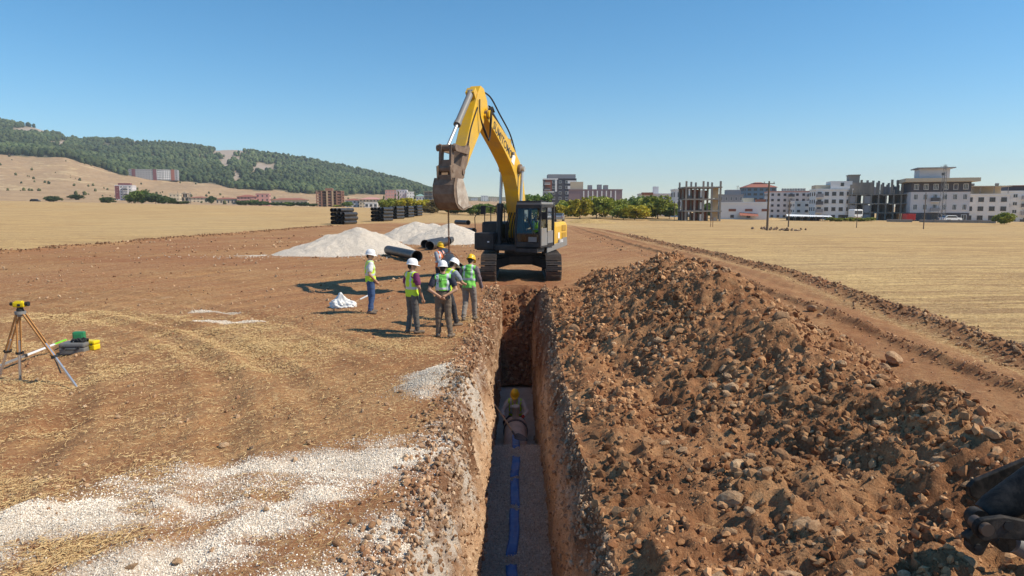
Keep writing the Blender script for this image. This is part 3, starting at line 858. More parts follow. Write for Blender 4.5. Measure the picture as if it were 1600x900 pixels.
# pines: one mass on the hill
rng = np.random.default_rng(77)
def pine_templates(k, seed):
    r_ = np.random.default_rng(seed); tv = []; tf = []
    for i in range(k):
        V = []; Fc = []; n = 6
        rings = [(.0, .08), (.18, .42), (.34, .36), (.42, .46), (.62, .34), (.74, .36), (.92, .20)]
        for h, rr in rings:
            for a in range(n):
                q = 2 * math.pi * (a + r_.uniform(-.25, .25)) / n; s_ = rr * r_.uniform(.6, 1.25)
                V.append((s_ * math.cos(q), s_ * math.sin(q), h + r_.uniform(-.05, .05)))
        V.append((0, 0, 1.0)); top = len(V) - 1
        for j in range(len(rings) - 1):
            for a in range(n):
                p, q = j * n + a, j * n + (a + 1) % n; Fc.append((p, q, q + n)); Fc.append((p, q + n, p + n))
        for a in range(n): Fc.append(((len(rings) - 1) * n + a, (len(rings) - 1) * n + (a + 1) % n, top))
        tv.append(np.array(V)); tf.append(np.array(Fc))
    return tv, tf
pt, pf = pine_templates(6, 9)
P = []
while sum(map(len, P)) < 9500:
    t_ = rng.uniform((-30 - 807) / F, (720 - 807) / F, 20000); y_ = rng.uniform(880, 1760, 20000); x_ = t_ * y_
    k = rng.uniform(0, 1, 20000) < wooded(x_, y_) * (.35 + .65 * sstep(-.35, .2, fbm(x_ * .012, y_ * .012, 3, 421)))
    P.append(np.stack([x_[k], y_[k]], 1))
P = np.concatenate(P)[:9500]; n = len(P)
hh = rng.uniform(6, 11.5, n); ww = hh * rng.uniform(.8, 1.25, n)
M_PINE = tint_material('pine_needles', .9, 0)
o = joined('pine_forest', pt, pf, np.stack([P[:, 0], P[:, 1], hill_z(P[:, 0], P[:, 1]) - .5], 1), np.stack([ww, ww, hh], 1), rand_rot(n, 78, .06), M_PINE, tints(n, (.034, .056, .024), (.095, .118, .050)) * (1 + .5 * fbm(P[:, 0] * .01, P[:, 1] * .01, 3, 422))[:, None], True, seed=79)
tag(o, 'dark green pine forest covering the long hill', 'forest', kind='stuff')
# scrub dotted on the dry slope below the forest
ns = 170; t_ = rng.uniform((-20 - 807) / F, (560 - 807) / F, ns * 4); y_ = rng.uniform(430, 980, ns * 4); x_ = t_ * y_
k = np.where(rng.uniform(0, 1, ns * 4) <   .03 + .97 * sstep(.18, .42, fbm(x_ * .012, y_ * .02, 3, 431)))[0][:ns]
hs = rng.uniform(1.0, 3.8, len(k))
o = joined('scrub', pt, pf, np.stack([x_[k], y_[k], hill_z(x_[k], y_[k]) - .4], 1), np.stack([hs, hs, hs], 1), rand_rot(len(k), 80, .1), M_PINE, tints(len(k), (.05, .06, .025), (.11, .115, .05)), True, seed=81)
tag(o, 'low dark scrub dotted over the dry slope below the forest', 'scrub', kind='stuff')

def land_z(x, y):
    a = Hz(x, y)
    if y > 330: a = max(a, float(hill_z(np.array([x]), np.array([y]))[0]))
    return a

# ================================================================== gravel piles
m, nt, b = new_mat('pile_gravel')
v = geo_pos(nt); n1 = noise_node(nt, .8, 4, .6, v); n2 = noise_node(nt, 16, 5, .8, v); n3 = noise_node(nt, 45, 3, .7, v)
c = ramp(nt, n2.outputs['Fac'], [(.36, (.42, .35, .28)), (.5, (.72, .63, .53)), (.64, (.88, .80, .69))]).outputs[0]; c = mixc(nt, mathn(nt, 'MULTIPLY', n1.outputs['Fac'], .4), c, (.70, .62, .52))
lk(nt, c, b.inputs['Base Color']); b.inputs['Roughness'].default_value = .95
bump(nt, b, mathn(nt, 'ADD', n2.outputs['Fac'], n3.outputs['Fac']), .8, .08)
def pile(peaks, x0, x1, y0, y1, label, tongue=None):
    xs = np.linspace(x0, x1, int((x1 - x0) / .09)); ys = np.linspace(y0, y1, int((y1 - y0) / .11))
    X, Y = np.meshgrid(xs, ys); acc = 0
    wx = X + .25 * fbm(X * .5, Y * .5, 3, 451); wy = Y + .25 * fbm(X * .5, Y * .5, 3, 452)
    for (a, b_, h, sl) in peaks:
        d = np.sqrt((wx - a) ** 2 + (wy - b_) ** 2 + .12); acc = acc + np.exp(6 * (h - sl * (d - .3)))
    h = np.log(acc + np.exp(-1.2)) / 6
    if tongue is not None: h = np.maximum(h, .14 * np.exp(-(seg_dist(X, Y, tongue) / .9) ** 2) * (.6 + .5 * fbm(X * .8, Y * .8, 3, 453)) - .02)
    h = h + sstep(0, .3, h) * (.09 * fbm(X * 1.2, Y * 1.2, 3, 456) + .05 * fbm(X * 2.6, Y * 2.6, 3, 454) + .03 * fbm(X * 8, Y * 8, 2, 455))
    Z = H(X, Y) + h - .06
    me = np_mesh('gravel_pile', np.stack([X, Y, Z], -1).reshape(-1, 3), grid_faces(len(ys), len(xs)))
    o = obj('gravel_pile', me, MATS['pile_gravel'])
    return tag(o, label, 'gravel pile', 'heaps of pale crushed stone')
q = Vector((-10.7, 45.6, 0)); pile([(q.x, 45.9, 1.74, .52), (q.x - 1.5, 45.2, 1.25, .40), (q.x + 1.3, 46.2, 1.15, .52), (q.x - 2.4, 43.6, .6, .3)], q.x - 9.5, q.x + 5.5, 39, 52, 'pale gravel pile with a long low tongue, behind the worker in jeans', [(q.x - 7.0, 42.6), (q.x - 1, 42.6)])
q = gpt(655, 375); pile([(q.x - .3, 62.5, 1.75, .50), (q.x + 1.3, 62.2, 1.6, .5), (q.x - 2, 61.8, .9, .4)], q.x - 6, q.x + 5, 56.5, 68, 'rounded pale gravel pile between the pipe stacks and the hanging bucket')
q = gpt(706, 376); pile([(q.x + .1, 57.5, 1.72, .54), (q.x + 1.2, 57.2, 1.2, .5), (q.x - 1.2, 57, 1.1, .5)], q.x - 5, q.x + 5, 52, 62.5, 'sharper pale gravel pile directly under the excavator bucket')

# stones that rolled out to the foot of the piles
n = 900; q1 = gpt(558, 396); q2 = gpt(680, 377)
px_ = np.concatenate([q1.x + rng.normal(-1.5, 4.2, 500), q2.x + rng.normal(0, 3.6, 400)]); py_ = np.concatenate([41.6 + rng.normal(0, 1.0, 500), 54.5 + rng.normal(0, 1.2, 400)])
soil_stuff('spilled_gravel', np.stack([px_, py_], 1), .02 + .05 * rng.uniform(0, 1, n) ** 3, (.45, .38, .31), (.70, .62, .53), (o0, of0), 62, 'loose pale stones spilled round the feet of the gravel piles', cat='gravel')

# ================================================================== black pipes
M_PIPE = mat('black_plastic', (.022, .023, .025), .42, var=.3, scale=3, dirt=(.20, .15, .11), dirt_amt=.30, spec=.5)
def pipe_mesh(L, r=.31, n=26, bell=True, name='pipe'):
    mb = MB()
    prof = []
    z = 0
    prof += [(r * .93, 0), (r * 1.0, 0)]
    k = 0
    while z < L - (.35 if bell else .05):
        z2 = min(z + .22, L - .3)
        prof += [(r * 1.0, z + .02), (r * 1.0, z2 - .03), (r * .975, z2 - .015)]; z = z2; k += 1
        if z >= L - .31: break
    if bell: prof += [(r * 1.02, L - .29), (r * 1.10, L - .24), (r * 1.10, L - .02), (r * 1.12, L)]
    else: prof += [(r, L - .2), (r, L)]
    rin = r * (1.03 if bell else .93)
    prof += [(rin, L), (rin, L - .24), (r * .92, L - .28), (r * .92, .02)]
    T = Matrix.Rotation(R(-90), 4, 'X')
    mb.lathe(prof, n, T, closed=True)
    return mb.mesh(name)
def pipe_obj(name, me, loc, rz, tilt, label, group=None):
    o = obj(name, me); o.location = loc; o.rotation_euler = (tilt, 0, rz)
    return tag(o, label, 'pipe', group)
pm6 = pipe_mesh(6.0, .285); pm6.materials.append(M_PIPE)
pm4 = pipe_mesh(3.9, .305, 18); pm4.materials.append(M_PIPE)
pm4b = pipe_mesh(3.9, .305, 18, False); pm4b.materials.append(M_PIPE)
# the pipe hanging from the bucket, its open near end towards the camera
PH0, PH1 = Vector((-1.92, 21.3, 1.03)), Vector((-2.86, 27.1, 1.12))
d = PH1 - PH0
hung = pipe_obj('pipe', pm6, PH1, math.atan2(-(-d).x, (-d).y), -math.asin(.09 / 6.0), 'big black pipe hanging from the excavator chain beside the workers')
# lone pipe at the foot of the gravel pile
a = gpt(652, 409.5); b_ = gpt(607, 398.5)
dd = (a - b_).normalized()
pipe_obj('pipe', pm6, (b_.x, b_.y, Hz(b_.x, b_.y) + .31), math.atan2(-dd.x, dd.y), 0, 'single long black pipe lying at the foot of the tongued gravel pile')
def laid(near, dx, dy, lab, grp=None):
    rz = math.atan2(dx, -dy)
    return pipe_obj('pipe', pm6, (near.x + dx, near.y + dy, Hz(near.x, near.y) + .33), rz, 0, lab, grp)
a = gpt(671.5, 391.5); laid(a, .55, 5.97, 'open-ended black pipe lying in front of the sharper gravel pile'); laid(a + Vector((.6, 6.3, 0)), .55, 5.97, 'black pipe continuing the open-ended one towards the gravel pile')
a = gpt(664, 388); laid(a, .75, 5.95, 'black pipe lying left of the open-ended one, its near end in shade')
for (px_, py_, z_, lab) in ((722, 364, 0, 'lower black pipe of the loose bundle beyond the gravel piles'), (735, 365, 0, 'lowest right black pipe of the loose bundle beyond the gravel piles'), (727, 358, .56, 'topmost black pipe of the loose bundle beyond the gravel piles')):
    a = gpt(px_, py_); pipe_obj('pipe', pm4, (a.x - 1.5, a.y + 3.4, .31 + z_), math.atan2(-1.9, -3.4), 0, lab, 'loose pipes beyond the gravel piles')
# stacks of pipes
def stack(px_, py_, cols, rows_, ang, lab, miss=(), me=pm4, step=.63):
    a = gpt(px_, py_); x, y = a.x, a.y
    z0 = Hz(x, y); a2 = R(ang)
    ax = Vector((math.sin(a2), math.cos(a2), 0)); sd_ = Vector((math.cos(a2), -math.sin(a2), 0))
    for r_ in range(rows_):
        for c_ in range(cols):
            if (r_, c_) in miss: continue
            jit = rng.uniform(-.12, .12)
            p = Vector((x, y, 0)) + sd_ * (step * c_) + ax * jit
            pipe_obj('pipe', pm4b if (r_ + c_) % 2 else pm4, (p.x, p.y, z0 + .31 + r_ * .62), -a2 + rng.uniform(-.01, .01), 0,
                     'black pipe in the %s row, %s, of %s' % (('bottom', 'second', 'third', 'top')[r_], ('leftmost', 'second from left', 'third from left', 'fourth from left')[c_], lab), 'pipes of ' + lab)
stack(519, 353.5, 4, 4, 16, 'the stack standing apart', miss=((3, 3),))
stack(582, 349.5, 4, 4, 14, 'the first stack in the row')
stack(609, 346.5, 3, 4, 12, 'the second stack in the row')
stack(628, 344.5, 3, 4, 8, 'the third stack in the row')
stack(647, 343, 2, 4, 8, 'the last stack in the row')

# ================================================================== excavator
M_YEL = mat('excavator_yellow', (.68, .40, .016), .42, var=.14, scale=2.2, dirt=(.40, .28, .14), dirt_amt=.5, bmp=.04, bscale=9, spec=.5)
M_BLK = mat('black_paint', (.018, .018, .020), .55, var=.3, scale=3, dirt=(.13, .10, .08), dirt_amt=.35)
M_GRY = mat('grey_paint', (.20, .20, .20), .5, var=.15, scale=3, dirt=(.25, .18, .12), dirt_amt=.4)
M_STEEL = mat('worn_steel', (.50, .43, .36), .55, .25, var=.25, scale=5, dirt=(.22, .12, .07), dirt_amt=.7, bmp=.2)
M_DUST = mat('dusty_steel', (.15, .10, .07), .75, .1, var=.35, scale=4, dirt=(.40, .32, .25), dirt_amt=.45, bmp=.3, bscale=20)
M_CHROME = mat('chrome_rod', (.50, .48, .45), .38, .55, var=.08)
M_TRACK = mat('track_steel', (.10, .085, .075), .6, .3, var=.3, scale=6, dirt=(.27, .18, .12), dirt_amt=.55, bmp=.25, bscale=30)
M_RUB = mat('black_rubber', (.02, .02, .021), .7, var=.2)
M_CHAIN = mat('rusty_chain', (.16, .065, .035), .8, .2, var=.3, scale=30)
M_WHITE = mat('white_decal', (.78, .78, .76), .5, var=.05)
M_DARKT = mat('dark_lettering', (.06, .055, .05), .6, var=.1)
M_SEAT = mat('seat_fabric', (.05, .055, .06), .85)
def glass_mat(name, tintc=(.62, .76, .72), refl=.02):
    m = bpy.data.materials.new(name); m.use_nodes = True; nt = m.node_tree; nt.nodes.clear()
    o = nt.nodes.new('ShaderNodeOutputMaterial'); mx = nt.nodes.new('ShaderNodeMixShader'); t = nt.nodes.new('ShaderNodeBsdfTransparent'); g = nt.nodes.new('ShaderNodeBsdfGlossy')
    fr = nt.nodes.new('ShaderNodeFresnel'); fr.inputs['IOR'].default_value = 1.5
    t.inputs['Color'].default_value = (*tintc, 1); g.inputs['Roughness'].default_value = .03; g.inputs['Color'].default_value = (.9, .95, .95, 1)
    lk(nt, mathn(nt, 'ADD', fr.outputs[0], refl, True), mx.inputs[0]); lk(nt, t.outputs[0], mx.inputs[1]); lk(nt, g.outputs[0], mx.inputs[2]); lk(nt, mx.outputs[0], o.inputs[0])
    MATS[name] = m
    return m
M_GLASS = glass_mat('cab_glass')

EX, EY, ETH = 0.19, 30.2, R(20.0)
EZ = Hz(EX, EY)
UP = Matrix.Translation((EX, EY, EZ)) @ Matrix.Rotation(-ETH, 4, 'Z')     # upper structure: forward is local -Y
LOW = Matrix.Translation((EX, EY, EZ))
exc = empty('excavator', (EX, EY, EZ), 0, 'large yellow crawler excavator standing over the far end of the trench', 'excavator')
INV = Matrix.Translation((-EX, -EY, -EZ))
def U(): return MB(INV @ UP)
def Lw(): return MB(INV @ LOW)
def fz(f, z, x=0.0): return Vector((x, -f, z))        # forward, height, sideways in the upper structure
to3 = lambda u, v, x: fz(u, v, x)

# --- undercarriage
GA, SW, RR = 1.33, .64, .50
shoe = MB()
shoe.box((0, 0, .012), (SW, .185, .024)); 
for q in (-.07, 0, .07): shoe.box((0, q, .042), (SW - .02, .016, .045))
shoe_me = shoe.mesh('track_shoe'); shoe_me.materials.append(M_TRACK)
HL = 1.98; per = 4 * HL + 2 * math.pi * RR; ns_ = 54
for sx in (-1, 1):
    fr = Lw().box((sx * GA, 0, .52), (.34, 3.7, .42), bev=.06)
    fr.cyl((sx * GA - .16, -HL, RR + .05), (sx * GA + .16, -HL, RR + .05), RR - .06, 22).cyl((sx * GA - .16, HL, RR + .05), (sx * GA + .16, HL, RR + .05), RR - .06, 22)
    fr.box((sx * GA, -HL + .3, .55), (.24, .7, .2))
    tf_ = fr.build('track_frame', M_BLK, exc)
    for k in range(7):
        y = -1.55 + k * .52
        Lw().cyl((sx * GA - .2, y, .2), (sx * GA + .2, y, .2), .13, 14).build('track_roller', M_TRACK, tf_)
    for k in range(ns_):
        s_ = per * (k + .25) / ns_
        if s_ < 2 * HL: y, z, a = -HL + s_, RR * 2 + .05 - .02 * math.sin(s_ / (2 * HL) * math.pi * 2) ** 2, 0
        elif s_ < 2 * HL + math.pi * RR: t = (s_ - 2 * HL) / RR; y, z, a = HL + RR * math.sin(t), RR + .05 + RR * math.cos(t), -t
        elif s_ < 4 * HL + math.pi * RR: t = s_ - 2 * HL - math.pi * RR; y, z, a = HL - t, .05, math.pi
        else: t = (s_ - 4 * HL - math.pi * RR) / RR; y, z, a = -HL - RR * math.sin(t), RR + .05 - RR * math.cos(t), math.pi - t
        o = bpy.data.objects.new('track_shoe', shoe_me); link(o, exc); o.location = (sx * GA, y, z); o.rotation_euler = (a, 0, 0)
x_ = Lw().box((0, 0, .78), (2.3, 1.5, .42), bev=.08)
for sx in (-1, 1):
    for sy in (-1, 1): x_.beam((sx * .5, sy * .45, .78), (sx * 1.2, sy * 1.15, .62), .42, .36)
x_.build('carbody', M_BLK, exc)
Lw().cyl((0, 0, .98), (0, 0, 1.22), .72, 32).build('slewing_ring', M_BLK, exc)

# --- upper structure
u = U().box((0, .45, 1.36), (2.72, 4.5, .26), bev=.04)
u.box((.95, -1.55, 1.28), (.95, .9, .16)); u.build('upper_frame', M_BLK, exc)
u = U().box((-.97, -1.35, 1.62), (.86, 1.15, .70), bev=.05).box((-.97, -.75, 2.05), (.80, .95, .75), bev=.12)
bx = u.build('tool_box', M_BLK, exc)
U().box((-.75, -1.94, 1.60), (.09, .012, .05)).build('box_label', M_WHITE, bx)
U().box((-.97, -1.935, 1.62), (.70, .02, .5), bev=.008).build('box_door', M_BLK, bx)
# engine house and counterweight
u = U().box((-.05, 1.15, 1.95), (2.46, 2.1, .9), bev=.08).box((.1, 1.3, 2.44), (1.7, 1.2, .16), bev=.05)
u.build('engine_hood', M_BLK, exc)
u = U()
prof = [(1.22, 1.24), (1.44, .35), (1.44, 1.75), (1.30, 2.05), (.9, 2.40), (-.9, 2.40), (-1.3, 2.05), (-1.44, 1.75), (-1.44, .8), (-1.2, .8), (-1.2, 1.0), (1.2, 1.0)]
cw = [(1.42, .62), (1.42, 2.2), (1.36, 2.6), (1.1, 2.9), (.6, 3.06), (-.6, 3.06), (-1.1, 2.9), (-1.36, 2.6), (-1.42, 2.2), (-1.42, 1.7), (-1.1, 1.7), (-1.1, 2.0), (1.15, 2.0), (1.15, .62)]
n_ = len(cw)
vs = []
for z, k in ((1.34, .97), (1.5, 1.0), (2.18, 1.0), (2.34, .97), (2.38, .92)):
    for (x, y) in cw: vs.append((x * k, y * (k if y > 2.1 else 1), z))
fs = []
for l in range(4):
    for i in range(n_): fs.append((l * n_ + i, l * n_ + (i + 1) % n_, (l + 1) * n_ + (i + 1) % n_, (l + 1) * n_ + i))
fs.append(tuple(range(4 * n_, 5 * n_))); fs.append(tuple(reversed(range(n_))))
u.add(vs, fs); cwt = u.build('counterweight', M_YEL, exc, .03)
# left side panel under the cab door line, tapering forward
u = U(); u.add([(1.41, -.35, 1.40), (1.41, .62, 1.40), (1.41, .62, 2.36), (1.41, .28, 2.36), (1.30, -.35, 1.40), (1.30, .62, 1.40), (1.30, .62, 2.36), (1.30, .28, 2.36)],
      [(0, 1, 2, 3), (7, 6, 5, 4), (0, 4, 5, 1), (1, 5, 6, 2), (2, 6, 7, 3), (3, 7, 4, 0)])
pn = u.build('side_panel', M_YEL, exc, .015)
for k in range(2): U().box((1.432, 1.85, 2.10 - .34 * k), (.02, .62, .26), bev=.006).build('grille', mat('grille_yellow', (.36, .21, .03), .7, var=.35, scale=40), cwt)
U().box((1.432, 1.05, 1.78), (.01, .26, .26), bev=.004).build('round_decal', M_WHITE, cwt)
u = U().beam((1.43, -.75, 1.24), (1.43, 2.35, 1.40), .06, .26, (0, 0, 1)); u.build('side_skirt', M_GRY, exc, .02)
U().prism([(-.95, 1.42), (-2.3, 1.44), (-2.3, 1.66), (-1.75, 1.66), (-1.45, 1.60), (-.95, 1.60)], .03, to3, 1.44).build('model_band', M_GRY, cwt)
def text_mesh(name, body, size, depth, T, m, parent, shear=0.0):
    cu = bpy.data.curves.new(name, 'FONT'); cu.body = body; cu.size = size; cu.extrude = depth; cu.align_x = 'CENTER'; cu.align_y = 'CENTER'; cu.shear = shear; cu.offset = size * .012
    to = bpy.data.objects.new(name + '_curve', cu); C.objects.link(to)
    dg = bpy.context.evaluated_depsgraph_get(); me = bpy.data.meshes.new_from_object(to.evaluated_get(dg))
    bpy.data.objects.remove(to)
    me.transform(T); me.materials.clear()
    return obj(name, me, m, parent)
Tm = INV @ UP @ Matrix.Translation((1.458, 1.42, 1.52)) @ Matrix(((0, 0, 1, 0), (1, 0, 0, 0), (0, 1, 0, 0), (0, 0, 0, 1)))
text_mesh('model_lettering', 'SH350', .17, .003, Tm, M_WHITE, cwt)

# --- cab
CX0, CX1, CYF, CYB, CZ0, CZ1 = .47, 1.50, -1.98, -.12, 1.40, 3.12
u = U()
pw = .085
for x in (CX0, CX1):
    u.beam((x, CYF + .10, CZ0), (x, CYF + .02, CZ0 + .55), pw, pw, (1, 0, 0)); u.beam((x, CYF + .02, CZ0 + .55), (x, CYF + .22, CZ1), pw, pw, (1, 0, 0))
    u.beam((x, CYB, CZ0), (x, CYB, CZ1), pw, pw + .06, (1, 0, 0)); u.beam((x, -1.0, CZ0), (x, -1.0, CZ1), pw, pw, (1, 0, 0))
    u.box((x, (CYF + CYB) / 2 + .05, CZ0 + .06), (pw, CYB - CYF - .1, .16))
    u.box((x, (CYF + CYB) / 2 + .12, CZ1 - .03), (pw, CYB - CYF - .2, .14))
u.box(((CX0 + CX1) / 2, CYF + .10, CZ0 + .10), (CX1 - CX0, .1, .22)); u.box(((CX0 + CX1) / 2, CYF + .24, CZ1 - .06), (CX1 - CX0, .09, .16))
u.box(((CX0 + CX1) / 2, CYB, CZ0 + .5), (CX1 - CX0, .06, 1.0)); u.box(((CX0 + CX1) / 2, CYB, CZ1 - .1), (CX1 - CX0, .06, .2))
u.box(((CX0 + CX1) / 2, (CYF + CYB) / 2, CZ0 + .02), (CX1 - CX0 - .02, CYB - CYF - .1, .06))
cab = u.build('cab', M_BLK, exc, .018)
U().box(((CX0 + CX1) / 2, (CYF + CYB) / 2 + .1, CZ1 + .06), (CX1 - CX0 + .06, CYB - CYF - .2, .13), bev=.05).build('cab_roof', M_GRY, cab)
g_ = U()
for k in range(9): g_.box((CX0 + .1 + k * .105, -1.25, CZ1 + .16), (.035, 1.0, .045))
g_.box(((CX0 + CX1) / 2, -1.76, CZ1 + .14), (CX1 - CX0, .05, .05)).box(((CX0 + CX1) / 2, -.78, CZ1 + .14), (CX1 - CX0, .05, .05))
g_.build('roof_guard', M_BLK, cab)
xm = (CX0 + CX1) / 2
gp = U().add([(CX0 + .04, CYF + .10, CZ0 + .22), (CX1 - .04, CYF + .10, CZ0 + .22), (CX1 - .04, CYF + .03, CZ0 + .55), (CX0 + .04, CYF + .03, CZ0 + .55)], [(0, 1, 2, 3)]); gp.build('lower_windscreen', M_GLASS, cab)
U().add([(CX0 + .04, CYF + .03, CZ0 + .57), (CX1 - .04, CYF + .03, CZ0 + .57), (CX1 - .04, CYF + .20, CZ1 - .12), (CX0 + .04, CYF + .20, CZ1 - .12)], [(0, 1, 2, 3)]).build('windscreen', M_GLASS, cab)
U().box((xm, CYF + .025, CZ0 + .56), (CX1 - CX0 - .06, .03, .035)).build('screen_bar', M_BLK, cab)
dr = U().box((CX1 + .03, -1.42, CZ0 + .42), (.03, .80, .72)).build('door', M_GRY, cab, .01)
U().beam((CX1 + .06, -1.08, CZ0 + .6), (CX1 + .06, -1.08, CZ0 + .95), .03, .03).build('door_handle', M_RUB, dr)
for (y0, y1, z0) in ((CYF + .22, -1.05, CZ0 + .80), (-.94, CYB - .06, CZ0 + .60)):
    U().add([(CX1 + .01, y0, z0), (CX1 + .01, y1, z0), (CX1 + .01, y1, CZ1 - .1), (CX1 + .01, y0 + (.08 if y0 < -1.5 else 0), CZ1 - .1)], [(0, 1, 2, 3)]).build('side_window', M_GLASS, cab)
U().box((CX1 + .02, -.53, CZ0 + .35), (.03, .80, .6)).build('rear_side_panel', M_GRY, cab, .01)
U().add([(CX0 - .01, CYF + .22, CZ0 + .3), (CX0 - .01, CYB - .06, CZ0 + .3), (CX0 - .01, CYB - .06, CZ1 - .1), (CX0 - .01, CYF + .26, CZ1 - .1)], [(0, 1, 2, 3)]).build('side_window', M_GLASS, cab)
mr = U().tube([(CX1 + .03, CYF + .2, CZ1 - .35), (CX1 + .2, CYF + .05, CZ1 - .3)], .015, 6)
mr.box((CX1 + .20, CYF + .05, CZ1 - .42), (.26, .06, .30), bev=.05); mr.build('mirror', M_RUB, cab)
w_ = U().beam((CX0 + .75, CYF - .01, CZ0 + .62), (CX0 + .45, CYF + .1, CZ0 + 1.25), .02, .02); w_.build('wiper', M_RUB, cab)
U().box((1.2, CYF + .045, CZ0 + .33), (.36, .012, .2)).build('cab_plate', M_GRY, cab)
st = U().box((xm, -.75, CZ0 + .42), (.5, .5, .14), bev=.05).box((xm, -.45, CZ0 + .85), (.48, .12, .8), bev=.05).box((xm, -.72, CZ0 + .2), (.3, .3, .34))
st.build('seat', M_SEAT, cab)
ct = U()
for x in (xm - .32, xm + .32): ct.box((x, -1.0, CZ0 + .5), (.12, .45, .12), bev=.03).tube([(x, -1.18, CZ0 + .55), (x, -1.2, CZ0 + .75)], .02, 6)
for x in (xm - .12, xm + .12): ct.tube([(x, -1.55, CZ0 + .1), (x, -1.5, CZ0 + .7)], .015, 6)
ct.build('controls', M_RUB, cab)
# --- rails, mirror rods, exhaust
rl = U()
for (x, y) in ((-1.3, -1.0), (-1.3, -.3), (-.65, -.3)): rl.tube([(x, y, 2.3), (x, y, 3.05)], .022, 6)
rl.tube([(-1.3, -1.0, 3.05), (-1.3, -.3, 3.05), (-.65, -.3, 3.05)], .022, 6); rl.tube([(-1.3, -1.0, 2.7), (-1.3, -.3, 2.7)], .018, 6)
rl.build('handrail', M_BLK, exc)
md = U().tube([(-1.36, -1.85, 1.8), (-1.42, -1.8, 2.6), (-1.15, -1.75, 3.05)], .018, 6).box((-1.05, -1.74, 2.92), (.22, .07, .36), bev=.04); md.build('side_mirror', M_RUB, exc)
U().tube([(.55, 1.0, 2.5), (.55, 1.0, 3.2), (.6, 1.1, 3.35)], .06, 10).build('exhaust', M_BLK, exc)
ar = U().tube([(1.30, .35, 2.38), (1.30, .35, 3.05), (1.30, .95, 3.05), (1.30, .95, 2.38)], .022, 6); ar.build('rear_rail', M_BLK, exc)

# --- boom, stick, cylinders, bucket
BF, BE, BT = (.25, 1.90), (1.12, 4.55), (4.48, 6.45)
cl_ = [(.25, 1.90, .30), (.42, 2.5, .38), (.62, 3.2, .43), (.86, 3.95, .46), (1.25, 4.62, .46), (1.85, 5.10, .41), (2.6, 5.54, .36), (3.5, 6.0, .29), (4.2, 6.33, .23), (4.62, 6.52, .17)]
lo_, hi_ = [], []
for i, (f, z, t) in enumerate(cl_):
    a = cl_[max(i - 1, 0)]; b_ = cl_[min(i + 1, len(cl_) - 1)]
    d = Vector((b_[0] - a[0], b_[1] - a[1])).normalized(); nrm = Vector((-d.y, d.x))
    t *= .92; hi_.append((f + nrm.x * t, z + nrm.y * t)); lo_.append((f - nrm.x * t, z - nrm.y * t))
boom = U().prism(lo_ + hi_[::-1], .60, to3).cyl(fz(.25, 1.9, -.42), fz(.25, 1.9, .42), .2, 18).cyl(fz(4.48, 6.45, -.4), fz(4.48, 6.45, .4), .15, 18).build('boom', M_YEL, exc, .018)
br_ = U()
for x in (-.37, .37): br_.cyl(fz(1.12, 4.62, x - .05), fz(1.12, 4.62, x + .05), .2, 18)
br_.cyl(fz(1.12, 4.62, -.55), fz(1.12, 4.62, .55), .085, 14); br_.build('boom_pin', M_DUST, boom)
# lettering on the sunlit side, running down from the tip
pA, pB = Vector(fz(3.95, 6.15, .306)), Vector(fz(1.75, 4.98, .306))
ex = (pB - pA).normalized(); ez = Vector((1, 0, 0)); ey = ez.cross(ex)
Tt = Matrix((( ex.x, ey.x, ez.x, 0), (ex.y, ey.y, ez.y, 0), (ex.z, ey.z, ez.z, 0), (0, 0, 0, 1)))
mid = pA.lerp(pB, .46)
text_mesh('boom_lettering', 'SUMITOMO', .44, .002, INV @ UP @ Matrix.Translation(mid) @ Tt, M_DARKT, boom)
mid = pA.lerp(pB, .99); nrm_b = ey
U().box(mid + Vector((.003, 0, 0)), (.006, .34, .40), M=Matrix.Rotation(-.45, 4, 'X')).build('boom_decal', M_WHITE, boom)
# stick
sp_ = [(4.92, 7.42), (4.62, 7.36), (4.30, 6.95), (4.22, 6.5), (4.62, 6.15), (6.45, 4.20), (6.62, 4.08), (6.80, 4.24), (6.72, 4.45), (5.55, 6.5), (5.2, 7.1)]
stick = U().prism(sp_, .42, to3).build('stick', M_YEL, exc, .02)
U().prism([(6.2, 4.55), (6.62, 4.03), (6.86, 4.24), (6.5, 4.95), (6.15, 5.35), (5.95, 5.1)], .46, to3).build('stick_tip', M_DUST, stick, .02)
U().cyl(fz(4.48, 6.45, -.33), fz(4.48, 6.45, .33), .17, 16).build('stick_pin', M_DUST, stick)
def cylinder(a, b, split, r, name, m=M_BLK, par=exc):
    a, b = Vector(a), Vector(b); c = a.lerp(b, split); d = (b - a).normalized()
    ba = U().cyl(a, c, r, 16).cyl(c - d * .14, c, r * 1.16, 16).cyl(a - Vector((r * .9, 0, 0)), a + Vector((r * .9, 0, 0)), r * .95, 14).build(name, m, par)
    U().cyl(c, b, r * .52, 14).cyl(b - Vector((r * .8, 0, 0)), b + Vector((r * .8, 0, 0)), r * .85, 14).build('rod', M_CHROME, ba)
    return ba
for x in (-.46, .46): cylinder(fz(1.50, 1.50, x), fz(1.12, 4.62, x), .54, .125, 'boom_cylinder')
sc_ = cylinder(fz(1.75, 5.72, 0), fz(4.80, 7.32, 0), .66, .115, 'stick_cylinder')
U().prism([(1.55, 5.35), (2.05, 5.55), (1.85, 5.80), (1.66, 5.80)], .34, to3).build('cylinder_bracket', M_YEL, boom, .01)
bc_ = cylinder(fz(5.35, 7.12, 0), fz(7.35, 5.02, 0), .60, .115, 'bucket_cylinder', M_GRY)
U().prism([(5.0, 7.0), (5.25, 6.8), (5.48, 7.12), (5.3, 7.3)], .34, to3).build('cylinder_bracket', M_YEL, stick, .01)
